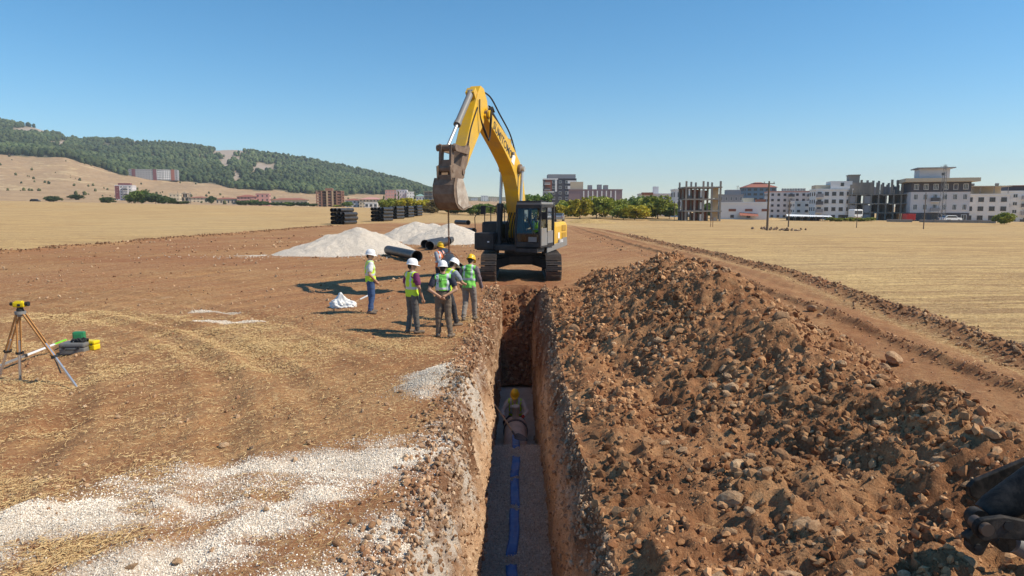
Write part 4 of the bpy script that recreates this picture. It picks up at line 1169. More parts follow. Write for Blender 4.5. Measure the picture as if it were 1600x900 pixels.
# linkage
for x in (-.27, .27):
    U().prism([(6.15, 5.02), (6.28, 4.86), (7.42, 4.92), (7.46, 5.10), (7.36, 5.16)], .06, to3, x).build('idler_link', M_DUST, exc, .01)
lkb = U()
for x in (-.19, .19): lkb.prism([(7.25, 5.12), (7.48, 5.12), (7.56, 4.28), (7.36, 4.24)], .09, to3, x)
lkb.cyl(fz(7.36, 5.02, -.36), fz(7.36, 5.02, .36), .11, 14).cyl(fz(7.45, 4.32, -.28), fz(7.45, 4.32, .28), .12, 14).prism([(7.32, 4.62), (7.5, 4.62), (7.53, 4.4), (7.37, 4.4)], .36, to3)
lkb.build('bucket_link', M_DUST, exc, .01)
cp = U()
for x in (-.24, .24): cp.prism([(6.5, 4.42), (6.9, 4.42), (7.35, 4.5), (7.66, 4.4), (7.62, 3.95), (7.0, 3.9), (6.55, 4.05)], .05, to3, x)
cp.prism([(6.9, 4.06), (7.58, 4.12), (7.58, 3.92), (6.9, 3.9)], .50, to3)
cp.cyl(fz(6.66, 4.25, -.3), fz(6.66, 4.25, .3), .1, 14)
cp.build('quick_coupler', M_DUST, exc, .01)
BW = .78
bp = [(6.95, 4.02), (7.55, 4.02), (7.68, 3.78), (7.68, 3.48), (7.56, 3.20), (7.34, 3.01), (7.05, 2.94), (6.75, 2.95), (6.42, 3.06)]
bk = U()
th = .05
def inset(poly, t):
    out = []
    for i, (f, z) in enumerate(poly):
        a = poly[max(i - 1, 0)]; b_ = poly[min(i + 1, len(poly) - 1)]
        d = Vector((b_[0] - a[0], b_[1] - a[1])).normalized(); out.append((f + d.y * t, z - d.x * t))
    return out
bi = inset(bp, th)
bk.prism(bp + bi[::-1], BW, to3)
for x in (-BW / 2 + .02, BW / 2 - .02): bk.prism(bp, .045, to3, x)
bucket = bk.build('bucket', M_DUST, exc)
for x in (-BW / 2 - .012, BW / 2 + .012): U().prism([(6.99, 4.00), (7.40, 4.0), (7.52, 3.7), (7.40, 3.16), (7.0, 2.99), (6.45, 3.09), (6.55, 3.35)], .02, to3, x).build('side_plate', M_STEEL, bucket)
for k in range(4):
    x = -BW / 2 + .08 + k * (BW - .16) / 3
    U().prism([(6.55, 3.00), (6.52, 3.13), (6.2, 3.13), (6.02, 3.10), (6.2, 3.04)], .11, to3, x).build('tooth', M_STEEL, bucket, .01)
# hoses
HOSES = []
def hose(*p, r=.024): 
    pts_ = [Vector(q) for q in p]; out = []
    for i in range(len(pts_) - 1):
        p0 = pts_[max(i - 1, 0)]; p1 = pts_[i]; p2 = pts_[i + 1]; p3 = pts_[min(i + 2, len(pts_) - 1)]
        for j in range(7):
            t = j / 7; out.append(.5 * ((2 * p1) + (p2 - p0) * t + (2 * p0 - 5 * p1 + 4 * p2 - p3) * t * t + (3 * p1 - p0 - 3 * p2 + p3) * t ** 3))
    out.append(pts_[-1]); U().tube(out, r, 6).build('hydraulic_hose', M_RUB, exc)
for k in (0, 1):
    o_ = .05 * k
    hose(fz(3.9, 6.60, .28 + o_), fz(4.35, 6.72, .36 + o_), fz(4.55, 6.2, .42 + o_), fz(4.65, 5.55 - o_, .42), fz(5.0, 5.75, .38 + o_), fz(5.2, 6.3, .30), fz(5.15, 6.9, .26))
hose(fz(4.6, 7.3, .05), fz(4.0, 7.15, .2), fz(3.0, 6.62, .2), fz(1.9, 6.0, .2), fz(1.4, 5.3, .25), r=.03)
hose(fz(4.0, 7.05, -.1), fz(3.0, 6.52, -.12), fz(1.9, 5.9, -.12), fz(1.25, 5.2, .0), r=.03)
hose(fz(5.3, 6.6, .24), fz(5.9, 5.8, .24), fz(6.2, 5.2, .26))
for x in (-.2, -.1, .05, .16): hose(fz(1.0, 1.5, x), fz(1.35, 1.9, x), fz(1.15, 2.5, x * .9), fz(.8, 2.9, x))
lp = U().box(fz(1.95, 5.2, .36), (.1, .16, .12), bev=.02); lp.build('work_light', M_GRY, boom)

# the chain from the bucket to the hanging pipe, with its sling
top = UP @ fz(7.1, 2.96, -.1); midp = PH0.lerp(PH1, .5)
ch = MB(); top = Vector((midp.x, midp.y, top.z)) * .55 + top * .45
n_l = 46; end = midp + Vector((0, 0, .34))
link_me = MB()
pth = [(0.016 * math.cos(a), 0, .042 * math.sin(a)) for a in [2 * math.pi * k / 10 for k in range(11)]]
for k in range(n_l):
    p = top.lerp(end, (k + .5) / n_l); hl = (top - end).length / n_l * .72
    w = .026
    loop = [Vector((w * math.cos(a), 0, hl * math.sin(a))) for a in [2 * math.pi * q / 8 for q in range(9)]]
    if k % 2: loop = [Vector((0, v.x, v.z)) for v in loop]
    ch.tube([p + v for v in loop], .011, 5, cap=False)
chain = ch.build('chain', M_CHAIN); tag(chain, 'rusty lifting chain running from the bucket down to the hanging pipe', 'chain')
sl = MB()
dxy = (PH1 - PH0).normalized(); sdv = dxy.cross(Vector((0, 0, 1)))
for off in (-.03, .03):
    sl.tube([midp + dxy * off + (sdv * math.cos(a) + Vector((0, 0, 1)) * math.sin(a)) * .335 for a in [2 * math.pi * k / 24 for k in range(25)]], .014, 6, cap=False)
sl.build('sling', M_CHAIN, chain)

# ================================================================== people
M_SKIN = mat('skin', (.42, .235, .15), .6, var=.12, scale=20)
M_HAIR = mat('dark_hair', (.025, .018, .013), .8, var=.2)
M_HIVIS = mat('hivis_yellow', (.50, .78, .045), .75, var=.10, scale=10)
M_HIGRN = mat('hivis_green', (.20, .60, .10), .75, var=.10, scale=10)
M_HIORG = mat('hivis_orange', (.85, .17, .05), .75, var=.10, scale=10)
M_REFL = mat('reflective_band', (.50, .54, .56), .45, var=.08)
M_HATW = mat('white_helmet', (.74, .75, .76), .32, var=.05, spec=.5)
M_HATY = mat('yellow_helmet', (.72, .42, .012), .32, var=.06, spec=.5)
M_SHOE = mat('dusty_shoe', (.12, .095, .075), .85, var=.3, scale=20, dirt=(.33, .24, .17), dirt_amt=.6)
def cloth(name, c, var=.22, **k): return mat(name, c, .9, var=var, scale=14, bmp=.25, bscale=30, **k)
M_PRINT = mat('vest_print', (.035, .04, .04), .7)

def capsule(a, b, ra, rb, sx=1.0, sy=1.0, side=(1, 0, 0), n=14):
    """closed tapered limb from a to b, elliptical when sx != sy"""
    a = Vector(a); b = Vector(b); d = b - a
    L = max(d.length, 1e-4); d = d / L
    s_ = Vector(side) - d * Vector(side).dot(d)
    if s_.length < .05: s_ = Vector((0, 1, 0)) - d * d.y
    s_.normalize(); t_ = d.cross(s_)
    rings = [(-math.cos(q) * ra, math.sin(q) * ra) for q in (.25, .6, 1.05)] + [(0, ra), (L * .5, (ra + rb) / 2), (L, rb)] + [(L + math.cos(q) * rb, math.sin(q) * rb) for q in (1.05, .6, .25)]
    vs = []; fs = []
    for h, r_ in rings:
        for k in range(n):
            q = 2 * math.pi * k / n; vs.append(a + d * h + s_ * (math.cos(q) * r_ * sx) + t_ * (math.sin(q) * r_ * sy))
    for i in range(len(rings) - 1):
        for k in range(n): fs.append((i * n + k, i * n + (k + 1) % n, (i + 1) * n + (k + 1) % n, (i + 1) * n + k))
    fs.append(tuple(reversed(range(n)))); fs.append(tuple(range((len(rings) - 1) * n, len(rings) * n)))
    return vs, fs

def remesh(vs, fs, vox, smooth=3):
    me = bpy.data.meshes.new('tmp'); me.from_pydata([tuple(v) for v in vs], [], fs)
    o = bpy.data.objects.new('tmp', me); C.objects.link(o)
    rm = o.modifiers.new('r', 'REMESH'); rm.mode = 'VOXEL'; rm.voxel_size = vox
    sm = o.modifiers.new('s', 'SMOOTH'); sm.factor = .5; sm.iterations = smooth
    out = bpy.data.meshes.new_from_object(o.evaluated_get(bpy.context.evaluated_depsgraph_get()))
    bpy.data.objects.remove(o); bpy.data.meshes.remove(me)
    return out

def seg_d(P, a, b, ra, rb):
    a = np.array(a); b = np.array(b); ab = b - a
    t = np.clip((P - a) @ ab / (ab @ ab + 1e-9), 0, 1)
    return np.linalg.norm(P - a - t[:, None] * ab, axis=1) - (ra + (rb - ra) * t)

def person(loc, rz, label, J, shirt, pants, vest_m, hat_m, sleeve='short', hat_dir=None, print_on=False, group=None, shoes=True, vox=.0125, hem=-.06, refl='grey', skin=None, gloves=None):
    """J: joints in local metres, facing +Y. keys: pel, chest, neck, head, and l/r sh, el, wr, hip, kn, an, toe"""
    V3 = {k: Vector(v) for k, v in J.items()}
    caps = []       # a, b, ra, rb, tag, sx, sy
    up = (V3['neck'] - V3['pel']).normalized()
    rt = (V3['rsh'] - V3['lsh']).normalized()
    fw = up.cross(rt).normalized()
    if fw.dot(Vector((0, 1, 0))) < -.2: fw = -fw
    caps.append((V3['pel'] - up * .03, V3['pel'] + up * .10, .125, .12, 1, 1.28, .92))
    caps.append((V3['pel'] + up * .10, V3['chest'], .12, .135, 2, 1.22, .88))
    caps.append((V3['chest'], V3['chest'] + up * .14, .135, .10, 2, 1.36, .88))
    caps.append((V3['lsh'] * .8 + V3['neck'] * .2 - up * .02, V3['rsh'] * .8 + V3['neck'] * .2 - up * .02, .075, .075, 2, 1, 1))
    caps.append((V3['neck'] - up * .06, V3['neck'] + (V3['head'] - V3['neck']) * .5, .062, .056, 0, 1, 1))
    hd = (V3['head'] - V3['neck']).normalized()
    fd = Vector(hat_dir).normalized() if hat_dir else fw
    fd = (fd - hd * fd.dot(hd)).normalized(); hs_ = fd.cross(hd).normalized()
    hc = V3['head']
    caps.append((hc - hd * .045 + fd * .012, hc + hd * .035 - fd * .004, .074, .088, 0, .92, 1.08))
    caps.append((hc - hd * .075 + fd * .035, hc - hd * .02 + fd * .03, .045, .055, 0, 1, 1))          # jaw
    caps.append((hc + fd * .088 - hd * .005, hc + fd * .105 - hd * .038, .011, .016, 0, 1, 1))         # nose
    for q in (-1, 1): caps.append((hc + hs_ * .078 * q - hd * .02, hc + hs_ * .082 * q + hd * .012, .018, .02, 0, 1, 1))   # ears
    caps.append((hc - fd * .045 - hd * .02, hc - fd * .03 + hd * .05, .068, .075, 5, 1, 1))             # hair at the back
    for s_ in 'lr':
        sh, el, wr, hip, kn, an, toe = (V3[s_ + k] for k in ('sh', 'el', 'wr', 'hip', 'kn', 'an', 'toe'))
        if sleeve == 'long': caps.append((sh, el, .060, .048, 2, 1, 1)); caps.append((el, wr, .046, .036, 2, 1, 1))
        else:
            mid = sh.lerp(el, .62); caps.append((sh, mid, .066, .062, 2, 1, 1)); caps.append((mid, el, .046, .041, 0, 1, 1)); caps.append((el, wr, .042, .028, 0, 1, 1))
        # hand: palm, four fingers, thumb
        hd_ = (wr - el).normalized(); pal = wr + hd_ * .085
        curl = V3.get(s_ + 'curl', fw * .5 - up * .3); inw = (rt if s_ == 'l' else -rt)
        sdv_ = hd_.cross(inw); sdv_ = sdv_.normalized() if sdv_.length > .01 else fw
        HT = 6 if gloves else 0
        caps.append((wr, pal, .030, .036, HT, 1.0, .7))
        for f_ in range(4):
            o_ = sdv_ * ((f_ - 1.5) * .021); l1 = (.045, .05, .047, .036)[f_]
            k1 = pal + o_ + hd_ * l1 * .9 + inw * .006; k2 = k1 + (hd_ * .6 + inw * .7).normalized() * l1 * .75
            caps.append((pal + o_, k1, .0125, .0115, HT, 1, 1)); caps.append((k1, k2, .0115, .0095, HT, 1, 1))
        th0 = wr + hd_ * .03 - sdv_ * .028; th1 = th0 + (hd_ * .7 - sdv_ * .6).normalized() * .045; caps.append((th0, th1, .015, .0125, HT, 1, 1)); caps.append((th1, th1 + (hd_ + inw * .5).normalized() * .03, .0125, .01, HT, 1, 1))
        caps.append((hip, kn, .095, .066, 1, 1, 1)); caps.append((kn, an + Vector((0, 0, .03)), .066, .052, 1, 1, 1))
        d_ = (toe - an); d_.z = 0; d_.normalize()
        caps.append((an - d_ * .05 + Vector((0, 0, -.035)), toe + Vector((0, 0, .005)), .048, .042, 3, 1, 1)); caps.append((an, an + Vector((0, 0, .05)), .05, .05, 3, 1, 1))
    vs = []; fs = []
    for a, b, ra, rb, tg, sx, sy in caps:
        v, f = capsule(a, b, ra, rb, sx, sy, rt); n0 = len(vs); vs += v; fs += [[i + n0 for i in q] for q in f]
    me = remesh(vs, fs, vox); me.name = 'person'
    nv = len(me.vertices); co = np.empty(nv * 3, np.float32); me.vertices.foreach_get('co', co); co = co.reshape(-1, 3)
    fold = .006 * np.sin(co[:, 2] * 60 + 9 * np.sin(co[:, 0] * 11) + 5 * co[:, 1]) * fbm(co[:, 0] * 9 + co[:, 2] * 5, co[:, 1] * 9 + co[:, 2] * 7, 2, 5)
    npoly = len(me.polygons); cen = np.empty(npoly * 3, np.float32); me.polygons.foreach_get('center', cen); cen = cen.reshape(-1, 3).astype(float)
    best = np.full(npoly, 9.); tg_ = np.zeros(npoly, int)
    for a, b, ra, rb, tg, sx, sy in caps:
        k = (sx + sy) / 2; dd_ = seg_d(cen, a, b, ra * k, rb * k); sel = dd_ < best; best[sel] = dd_[sel]; tg_[sel] = tg
    # wrinkles on the clothes only
    nrm = np.empty(nv * 3, np.float32); me.vertices.foreach_get('normal', nrm); nrm = nrm.reshape(-1, 3)
    vb = np.full(nv, 9.); vt = np.zeros(nv, int)
    for a, b, ra, rb, tg, sx, sy in caps:
        k = (sx + sy) / 2; dd_ = seg_d(co.astype(float), a, b, ra * k, rb * k); sel = dd_ < vb; vb[sel] = dd_[sel]; vt[sel] = tg
    wr_ = ((vt == 1) | (vt == 2)).astype(float) * (.010 * fbm(co[:, 0] * 12 + co[:, 1] * 4, co[:, 2] * 16, 3, 8) + .012)
    co = co + nrm * wr_[:, None]
    me.vertices.foreach_set('co', co.astype(np.float32).ravel())
    lo = float(co[:, 2].min())
    me.materials.clear()
    for _ in range(6): me.materials.append(None)
    me.polygons.foreach_set('material_index', np.array([0, 1, 2, 3, 0, 4, 5])[tg_].astype(np.int32)); me.polygons.foreach_set('use_smooth', np.ones(npoly, bool))
    for k_, m_ in enumerate([skin or M_SKIN, pants, shirt, M_SHOE, M_HAIR, gloves or M_SKIN]): me.materials[k_] = m_
    body = obj('person', me)
    body.location = (loc[0], loc[1], loc[2] - lo); body.rotation_euler = (0, 0, rz)
    tag(body, label, 'person', group)
    # eyes
    eb = MB()
    for q in (-1, 1): eb.tube([hc + fd * .080 + hs_ * .032 * q + hd * .012, hc + fd * .089 + hs_ * .032 * q + hd * .012], [.012, .008], 8)
    eb.build('eyes', M_HAIR, body)
    # vest: the torso again, a little larger, open below, round the arms and at the neck
    if vest_m is not None:
        vs = []; fs = []
        tor = [(V3['pel'] - up * .10, V3['pel'] + up * .10, .150, .146, 1.24, .95), (V3['pel'] + up * .10, V3['chest'], .146, .160, 1.20, .92), (V3['chest'], V3['chest'] + up * .14, .160, .125, 1.26, .92),
               (V3['lsh'] * .78 + V3['neck'] * .22 - up * .01, V3['rsh'] * .78 + V3['neck'] * .22 - up * .01, .092, .092, 1, 1)]
        for a, b, ra, rb, sx, sy in tor:
            v, f = capsule(a, b, ra, rb, sx, sy, rt, 20); n0 = len(vs); vs += v; fs += [[i + n0 for i in q] for q in f]
        vm = remesh(vs, fs, .016, 5); vm.name = 'vest'
        n_ = len(vm.polygons); cen = np.empty(n_ * 3, np.float32); vm.polygons.foreach_get('center', cen); cen = cen.reshape(-1, 3).astype(float)
        rel = cen - np.array(V3['pel']); su = rel @ np.array(up); sr = rel @ np.array(rt); sf = rel @ np.array(fw)
        H_ = (V3['neck'] - V3['pel']).length
        halfw = np.where(su > H_ * .62, .205, .5)
        neckd = np.hypot(sr, sf - .01)
        kill = (su < hem) | ((su > H_ * .55) & (np.abs(sr) > .185 - .02 * (su < H_ * .85))) | ((su > H_ - .10) & (neckd < .092)) | ((sf > .04) & (np.abs(sr) < .05 * np.clip((su - H_ * .6) / .2, 0, 1)))
        mi = np.zeros(n_, np.int32)
        band = (np.abs(su - H_ * .30) < .028) | ((np.abs(np.abs(sr) - .105) < .025) & (su > H_ * .33))
        if refl == 'back': band = (np.abs(su - hem - .05) < .03) | ((np.abs(np.abs(sr) - .125) < .03) & (su > hem))
        mi[band] = 1
        vm.materials.clear(); vm.materials.append(vest_m); vm.materials.append(M_REFL)
        vm.polygons.foreach_set('material_index', mi); vm.polygons.foreach_set('use_smooth', np.ones(n_, bool))
        bm = bmesh.new(); bm.from_mesh(vm); bm.faces.ensure_lookup_table()
        bmesh.ops.delete(bm, geom=[bm.faces[i] for i in np.where(kill)[0]], context='FACES')
        for v in bm.verts:
            r_ = v.co - V3['pel']; s_u = r_.dot(up)
            v.co += v.normal * (.010 * math.sin(r_.dot(rt) * 42 + s_u * 9) * max(0, 1 - (s_u - hem) / .45) + .006 * math.sin(s_u * 38 + r_.dot(rt) * 13))
        bm.to_mesh(vm); bm.free()
        vo = obj('vest', vm, None, body)
        so = vo.modifiers.new('thick', 'SOLIDIFY'); so.thickness = .006
        if print_on:
            pb = MB()
            bk = V3['chest'] - fw * .172 + up * .10
            for k in (0, 1):
                c_ = bk + rt * (-.075 + .035 * k); pb.beam(c_ - up * .04 - rt * .012, c_ + up * .04 + rt * .02, .018, .012, fw)
            for k in range(7): c_ = bk + rt * (-.03 + .022 * k) - up * .015; pb.box(c_, (.015, .012, .018))
            pb.build('vest_print', M_PRINT, vo)
    if hat_m is not None:
        T = Matrix((( hs_.x, fd.x, hd.x, 0), (hs_.y, fd.y, hd.y, 0), (hs_.z, fd.z, hd.z, 0), (0, 0, 0, 1)))
        T = Matrix.Translation(hc + hd * .030) @ T
        hb = MB(T); n_ = 28; prof = [(1.0, 0), (1.0, .02), (.97, .055), (.86, .095), (.66, .125), (.38, .143), (.0, .148)]
        vs = []; fs = []
        for r_, h in [(1.14, -.006), (1.02, .006)] + prof:
            for k in range(n_):
                q = 2 * math.pi * k / n_; c_, s_ = math.cos(q), math.sin(q)
                ext = .055 * max(0, s_) ** 2 if r_ > 1.1 else 0
                rid = .007 if (abs(c_) < .25 and h > .03) else 0
                vs.append((c_ * .112 * r_, s_ * (.135 * r_ + ext), h + rid - (.012 * max(0, s_) if r_ > 1.1 else 0)))
        m_ = len(prof) + 2
        for i in range(m_ - 1):
            for k in range(n_): fs.append((i * n_ + k, i * n_ + (k + 1) % n_, (i + 1) * n_ + (k + 1) % n_, (i + 1) * n_ + k))
        hb.add(vs, fs, True)
        ho = hb.build('helmet', hat_m, body); sd_m = ho.modifiers.new('thick', 'SOLIDIFY'); sd_m.thickness = .005
    return body

def stand(**o):
    J = dict(pel=(0, 0, .96), chest=(0, 0, 1.27), neck=(0, -.01, 1.47), head=(0, .015, 1.635),
             lsh=(-.195, -.01, 1.41), rsh=(.195, -.01, 1.41), lel=(-.26, -.03, 1.13), rel=(.26, -.03, 1.13), lwr=(-.27, .05, .88), rwr=(.27, .05, .88),
             lhip=(-.095, 0, .92), rhip=(.095, 0, .92), lkn=(-.11, .02, .49), rkn=(.11, .02, .49), lan=(-.12, 0, .085), ran=(.12, 0, .085), ltoe=(-.14, .15, .035), rtoe=(.14, .15, .035))
    J.update(o)
    return J

def at_g(px_, py_):
    p = gpt(px_, py_); z = Hz(p.x, p.y); p = gpt(px_, py_, z); return (p.x, p.y, Hz(p.x, p.y))
JEANS = cloth('blue_denim', (.045, .085, .19), .35); GREYP = cloth('grey_trousers', (.105, .10, .095), .35); KHAKI = cloth('khaki_trousers', (.15, .115, .085)); PALEG = cloth('pale_grey_trousers', (.23, .20, .175), .3)
WHT = cloth('white_shirt', (.62, .62, .62)); PURP = cloth('purple_shirt', (.15, .03, .10)); NAVY = cloth('navy_shirt', (.025, .028, .045)); PLAID = cloth('plaid_shirt', (.16, .12, .13), .6); BLUEG = cloth('blue_grey_shirt', (.25, .28, .33)); DKP = cloth('dark_trousers', (.04, .04, .045))
# in blue jeans, hands in pockets, looking right
person(at_g(580, 490), R(-68), 'worker in blue jeans and white helmet standing apart by the white sack', stand(lwr=(-.17, .12, .93), rwr=(.17, .12, .93), lel=(-.29, -.07, 1.13), rel=(.29, -.07, 1.13), lan=(-.13, .03, .085), ran=(.14, -.06, .085), ltoe=(-.17, .18, .035), rtoe=(.2, .08, .035)), WHT, JEANS, M_HIVIS, M_HATW, hat_dir=(.25, .9, -.05))
# purple T-shirt, seen from behind-left, looking right
person(at_g(645, 520.5), R(-48), 'worker in purple T-shirt, yellow vest and white helmet, arm hanging down', stand(rel=(.27, .02, 1.12), rwr=(.25, .13, .87), lwr=(-.24, .14, .88), lan=(-.12, -.05, .085), ran=(.12, .05, .085), ltoe=(-.15, .1, .035), rtoe=(.16, .2, .035)), PURP, GREYP, M_HIVIS, M_HATW, hat_dir=(.3, .9, -.1))
# back to the camera, hands folded behind
person(at_g(693, 527.5), R(4), 'worker seen from behind with hands clasped behind his back, white helmet', stand(lel=(-.31, -.12, 1.14), rel=(.31, -.12, 1.14), lwr=(-.08, -.20, 1.0), rwr=(.08, -.21, 1.02), lan=(-.12, .05, .085), ran=(.16, -.04, .085), ltoe=(-.15, .2, .035), rtoe=(.24, .1, .035)), NAVY, KHAKI, M_HIGRN, M_HATW, print_on=True, hem=.16, refl='back', hat_dir=(.05, .9, -.15))
# bent towards the pipe
person(at_g(699, 509), R(-40), 'stooping worker in white helmet guiding the pipe, half hidden behind a colleague', stand(pel=(0, -.06, .95), chest=(0, .06, 1.24), neck=(0, .16, 1.42), head=(0, .25, 1.565), lsh=(-.19, .13, 1.36), rsh=(.19, .13, 1.36), lel=(-.24, .28, 1.12), rel=(.24, .30, 1.12), lwr=(-.12, .48, 1.06), rwr=(.14, .5, 1.06), lhip=(-.095, -.06, .91), rhip=(.095, -.06, .91), ran=(.16, .16, .085), rtoe=(.2, .31, .035), rkn=(.13, .10, .5), lan=(-.14, -.18, .085), ltoe=(-.16, -.03, .035), lkn=(-.12, -.06, .49)), BLUEG, DKP, M_HIVIS, M_HATW, hat_dir=(.25, .9, -.45))
# orange vest beyond the pipe
po = at(690, 455, 24.3)
person((-2.72, 24.2, Hz(-2.72, 24.2)), R(-120), 'worker in orange vest and yellow helmet standing at the chain', stand(lel=(-.24, .12, 1.12), rel=(.24, .12, 1.12), lwr=(-.12, .34, 1.12), rwr=(.16, .36, 1.14), head=(0, .03, 1.63)), BLUEG, DKP, M_HIORG, M_HATY, sleeve='long', hat_dir=(-.2, .9, -.3))
# walking away along the trench
person(at_g(733, 501), R(-14), 'worker in yellow helmet and plaid sleeves walking along the trench edge', stand(chest=(.01, .03, 1.26), neck=(.01, .07, 1.45), head=(.02, .14, 1.60), lsh=(-.19, .05, 1.39), rsh=(.20, .05, 1.39), lel=(-.26, 0, 1.12), rel=(.28, .05, 1.12), lwr=(-.24, .10, .89), rwr=(.30, .16, .90), lan=(-.09, -.20, .11), ltoe=(-.1, -.06, .035), lkn=(-.10, .02, .5), ran=(.10, .16, .085), rtoe=(.12, .31, .035), rkn=(.11, .12, .50)), PLAID, PALEG, M_HIGRN, M_HATY, sleeve='long', print_on=True, hat_dir=(.15, .8, -.55), hem=-.08)
# crouching in the trench behind the fitting, facing the camera
person((-.03, 18.1, ZB + .02), R(176), 'worker in yellow helmet crouching in the trench behind the pipe joint', dict(pel=(0, -.10, .54), chest=(0, .0, .84), neck=(0, .05, 1.03), head=(0, .13, 1.18), lsh=(-.19, .04, .97), rsh=(.19, .04, .97), lel=(-.33, .20, .74), rel=(.33, .22, .74), lwr=(-.26, .44, .70), rwr=(.28, .47, .70),
       lhip=(-.10, -.10, .47), rhip=(.10, -.10, .47), lkn=(-.22, .28, .48), rkn=(.24, .26, .46), lan=(-.20, -.02, .085), ran=(.22, -.04, .085), ltoe=(-.24, .14, .035), rtoe=(.27, .12, .035)), cloth('tan_shirt', (.55, .45, .38)), DKP, M_HIVIS, M_HATY, sleeve='long', hat_dir=(0, .75, -.6), gloves=mat('red_glove', (.5, .05, .03), .8))
# operator in the cab
op = UP @ Vector((xm, -.78, 0)); oz = EZ + CZ0 + .50
person((op.x, op.y, oz - .46), math.pi - ETH, 'excavator operator in a yellow vest seated inside the cab', dict(pel=(0, -.05, .58), chest=(0, -.06, .86), neck=(0, -.04, 1.06), head=(0, 0, 1.22), lsh=(-.19, -.05, 1.0), rsh=(.19, -.05, 1.0), lel=(-.27, .06, .76), rel=(.27, .06, .76), lwr=(-.3, .32, .74), rwr=(.3, .32, .74),
       lhip=(-.10, 0, .54), rhip=(.10, 0, .54), lkn=(-.15, .42, .54), rkn=(.15, .42, .54), lan=(-.15, .52, .14), ran=(.15, .52, .14), ltoe=(-.15, .66, .09), rtoe=(.15, .66, .09)), NAVY, DKP, M_HIVIS, None, hat_dir=(0, 1, -.1))

# ================================================================== pipe joint, tape, tools in the trench
M_PDUST = mat('dusty_pipe', (.52, .38, .29), .75, var=.2, scale=5, dirt=(.20, .14, .10), dirt_amt=.4)
jp = empty('sewer_pipe', (-.02, 15.0, -2.70), 0, 'dust-covered pipe coming out of the gravel bedding with an upright branch', 'pipe')
prf = [(.27, 0), (.29, 0), (.29, 2.0), (.30, 2.05), (.30, 2.35), (.305, 2.38), (.285, 2.38), (.285, 2.1), (.265, 2.05), (.265, 0)]
MB().lathe(prf, 36, Matrix.Rotation(R(-90), 4, 'X'), True).build('barrel', M_PDUST, jp)
MB().lathe([(.29, 2.0), (.318, 2.0), (.318, 2.10), (.29, 2.10)], 36, Matrix.Rotation(R(-90), 4, 'X'), True).build('coupling', mat('dark_ring', (.12, .10, .09), .7), jp)
MB().lathe([(.085, 0), (.085, .30), (.10, .30), (.10, .36), (.085, .36), (.075, .36), (.075, .0)], 24, Matrix.Translation((0, 2.25, .26))).build('branch', mat('pale_plastic', (.52, .46, .40), .6), jp)
# blue marker tape, one strip that dips in and out of the gravel
m, nt, b = new_mat('blue_tape'); v = geo_pos(nt); n = noise_node(nt, 9, 4, .6, v)
lk(nt, mixc(nt, n.outputs['Fac'], (.03, .11, .36), (.10, .24, .52)), b.inputs['Base Color']); b.inputs['Roughness'].default_value = .45
ys_ = np.linspace(8.0, 15.9, 300); xs_ = np.linspace(-.085, .085, 6)
X_, Y_ = np.meshgrid(xs_, ys_)
def buried(Y):
    d = np.full_like(Y, -.05)
    for a_, b2 in ((8.0, 9.95), (10.25, 11.85), (12.0, 13.15), (13.35, 14.45), (14.95, 15.9)): d = np.maximum(d, np.minimum(sstep(a_ - .12, a_ + .05, Y), 1 - sstep(b2 - .05, b2 + .12, Y)) * .085 - .05)
    return d
cx_ = -.03 + .05 * fbm(Y_ * .7, Y_ * 0, 2, 601)
Zt = bed_z(X_ + cx_, np.minimum(Y_, 15.15)) + buried(Y_ + .12 * fbm(X_ * 20, Y_ * 3, 2, 605)) + .026 * fbm(X_ * 14, Y_ * 4, 3, 602) - np.maximum(Y_ - 15.2, 0) * .05
Zt = np.where(Y_ > 15.2, np.maximum(Zt, -2.70 + np.sqrt(np.maximum(.0, .30 ** 2 - (X_ + cx_ + .02) ** 2)) + .012), Zt)
me = np_mesh('marker_tape', np.stack([X_ + cx_, Y_, Zt], -1).reshape(-1, 3), grid_faces(300, 6)); tp = obj('marker_tape', me, m)
tp.modifiers.new('t', 'SOLIDIFY').thickness = .003
tag(tp, 'blue plastic marker tape laid along the gravel, partly buried', 'tape')
# shovel
sv = empty('shovel', (0, 0, 0), 0, 'long-handled shovel leaning from the trench lip down to the gravel', 'shovel')
pa = Vector((-.62, 15.55, -.42)); pa = at(768, 625, 15.9); pb_ = Vector((.10, 15.05, -2.36)); pb_ = at(806, 682, 15.25)
M_WOOD = mat('pale_wood', (.52, .34, .19), .6, var=.2, scale=12)
MB().tube([pa, pa.lerp(pb_, .5) + Vector((.004, 0, .006)), pb_], [.018, .02, .019], 10).build('handle', M_WOOD, sv)
dv = (pb_ - pa).normalized(); sdd = dv.cross(Vector((0, -1, .3))).normalized(); nn = sdd.cross(dv)
MB().tube([pb_ - dv * .16, pb_ + dv * .02], [.023, .025], 10).build('socket', mat('shovel_steel', (.12, .10, .09), .6, .3, var=.2), sv)
dv = Vector((.86, -.35, -.22)).normalized(); sdd = dv.cross(Vector((0, -.5, .9))).normalized(); nn = sdd.cross(dv)
bl_ = MB(); vs = []; fs = []
for i in range(7):
    t = i / 6; w = .095 * (1 - .75 * max(0, t - .45) ** 1.6 / .55 ** 1.6) if t > 0 else .045
    if i == 0: w = .04
    for j in range(5):
        s_ = (j - 2) / 2; vs.append(pb_ - dv * .04 + dv * (.33 * t) + sdd * (w * s_) + nn * (.028 * s_ * s_))
for i in range(6):
    for j in range(4): fs.append((i * 5 + j, i * 5 + j + 1, i * 5 + j + 6, i * 5 + j + 5))
bl_.add(vs, fs, True); bo = bl_.build('blade', mat('shovel_steel', (.16, .14, .125), .5, .4, var=.2), sv); bo.modifiers.new('t', 'SOLIDIFY').thickness = .004
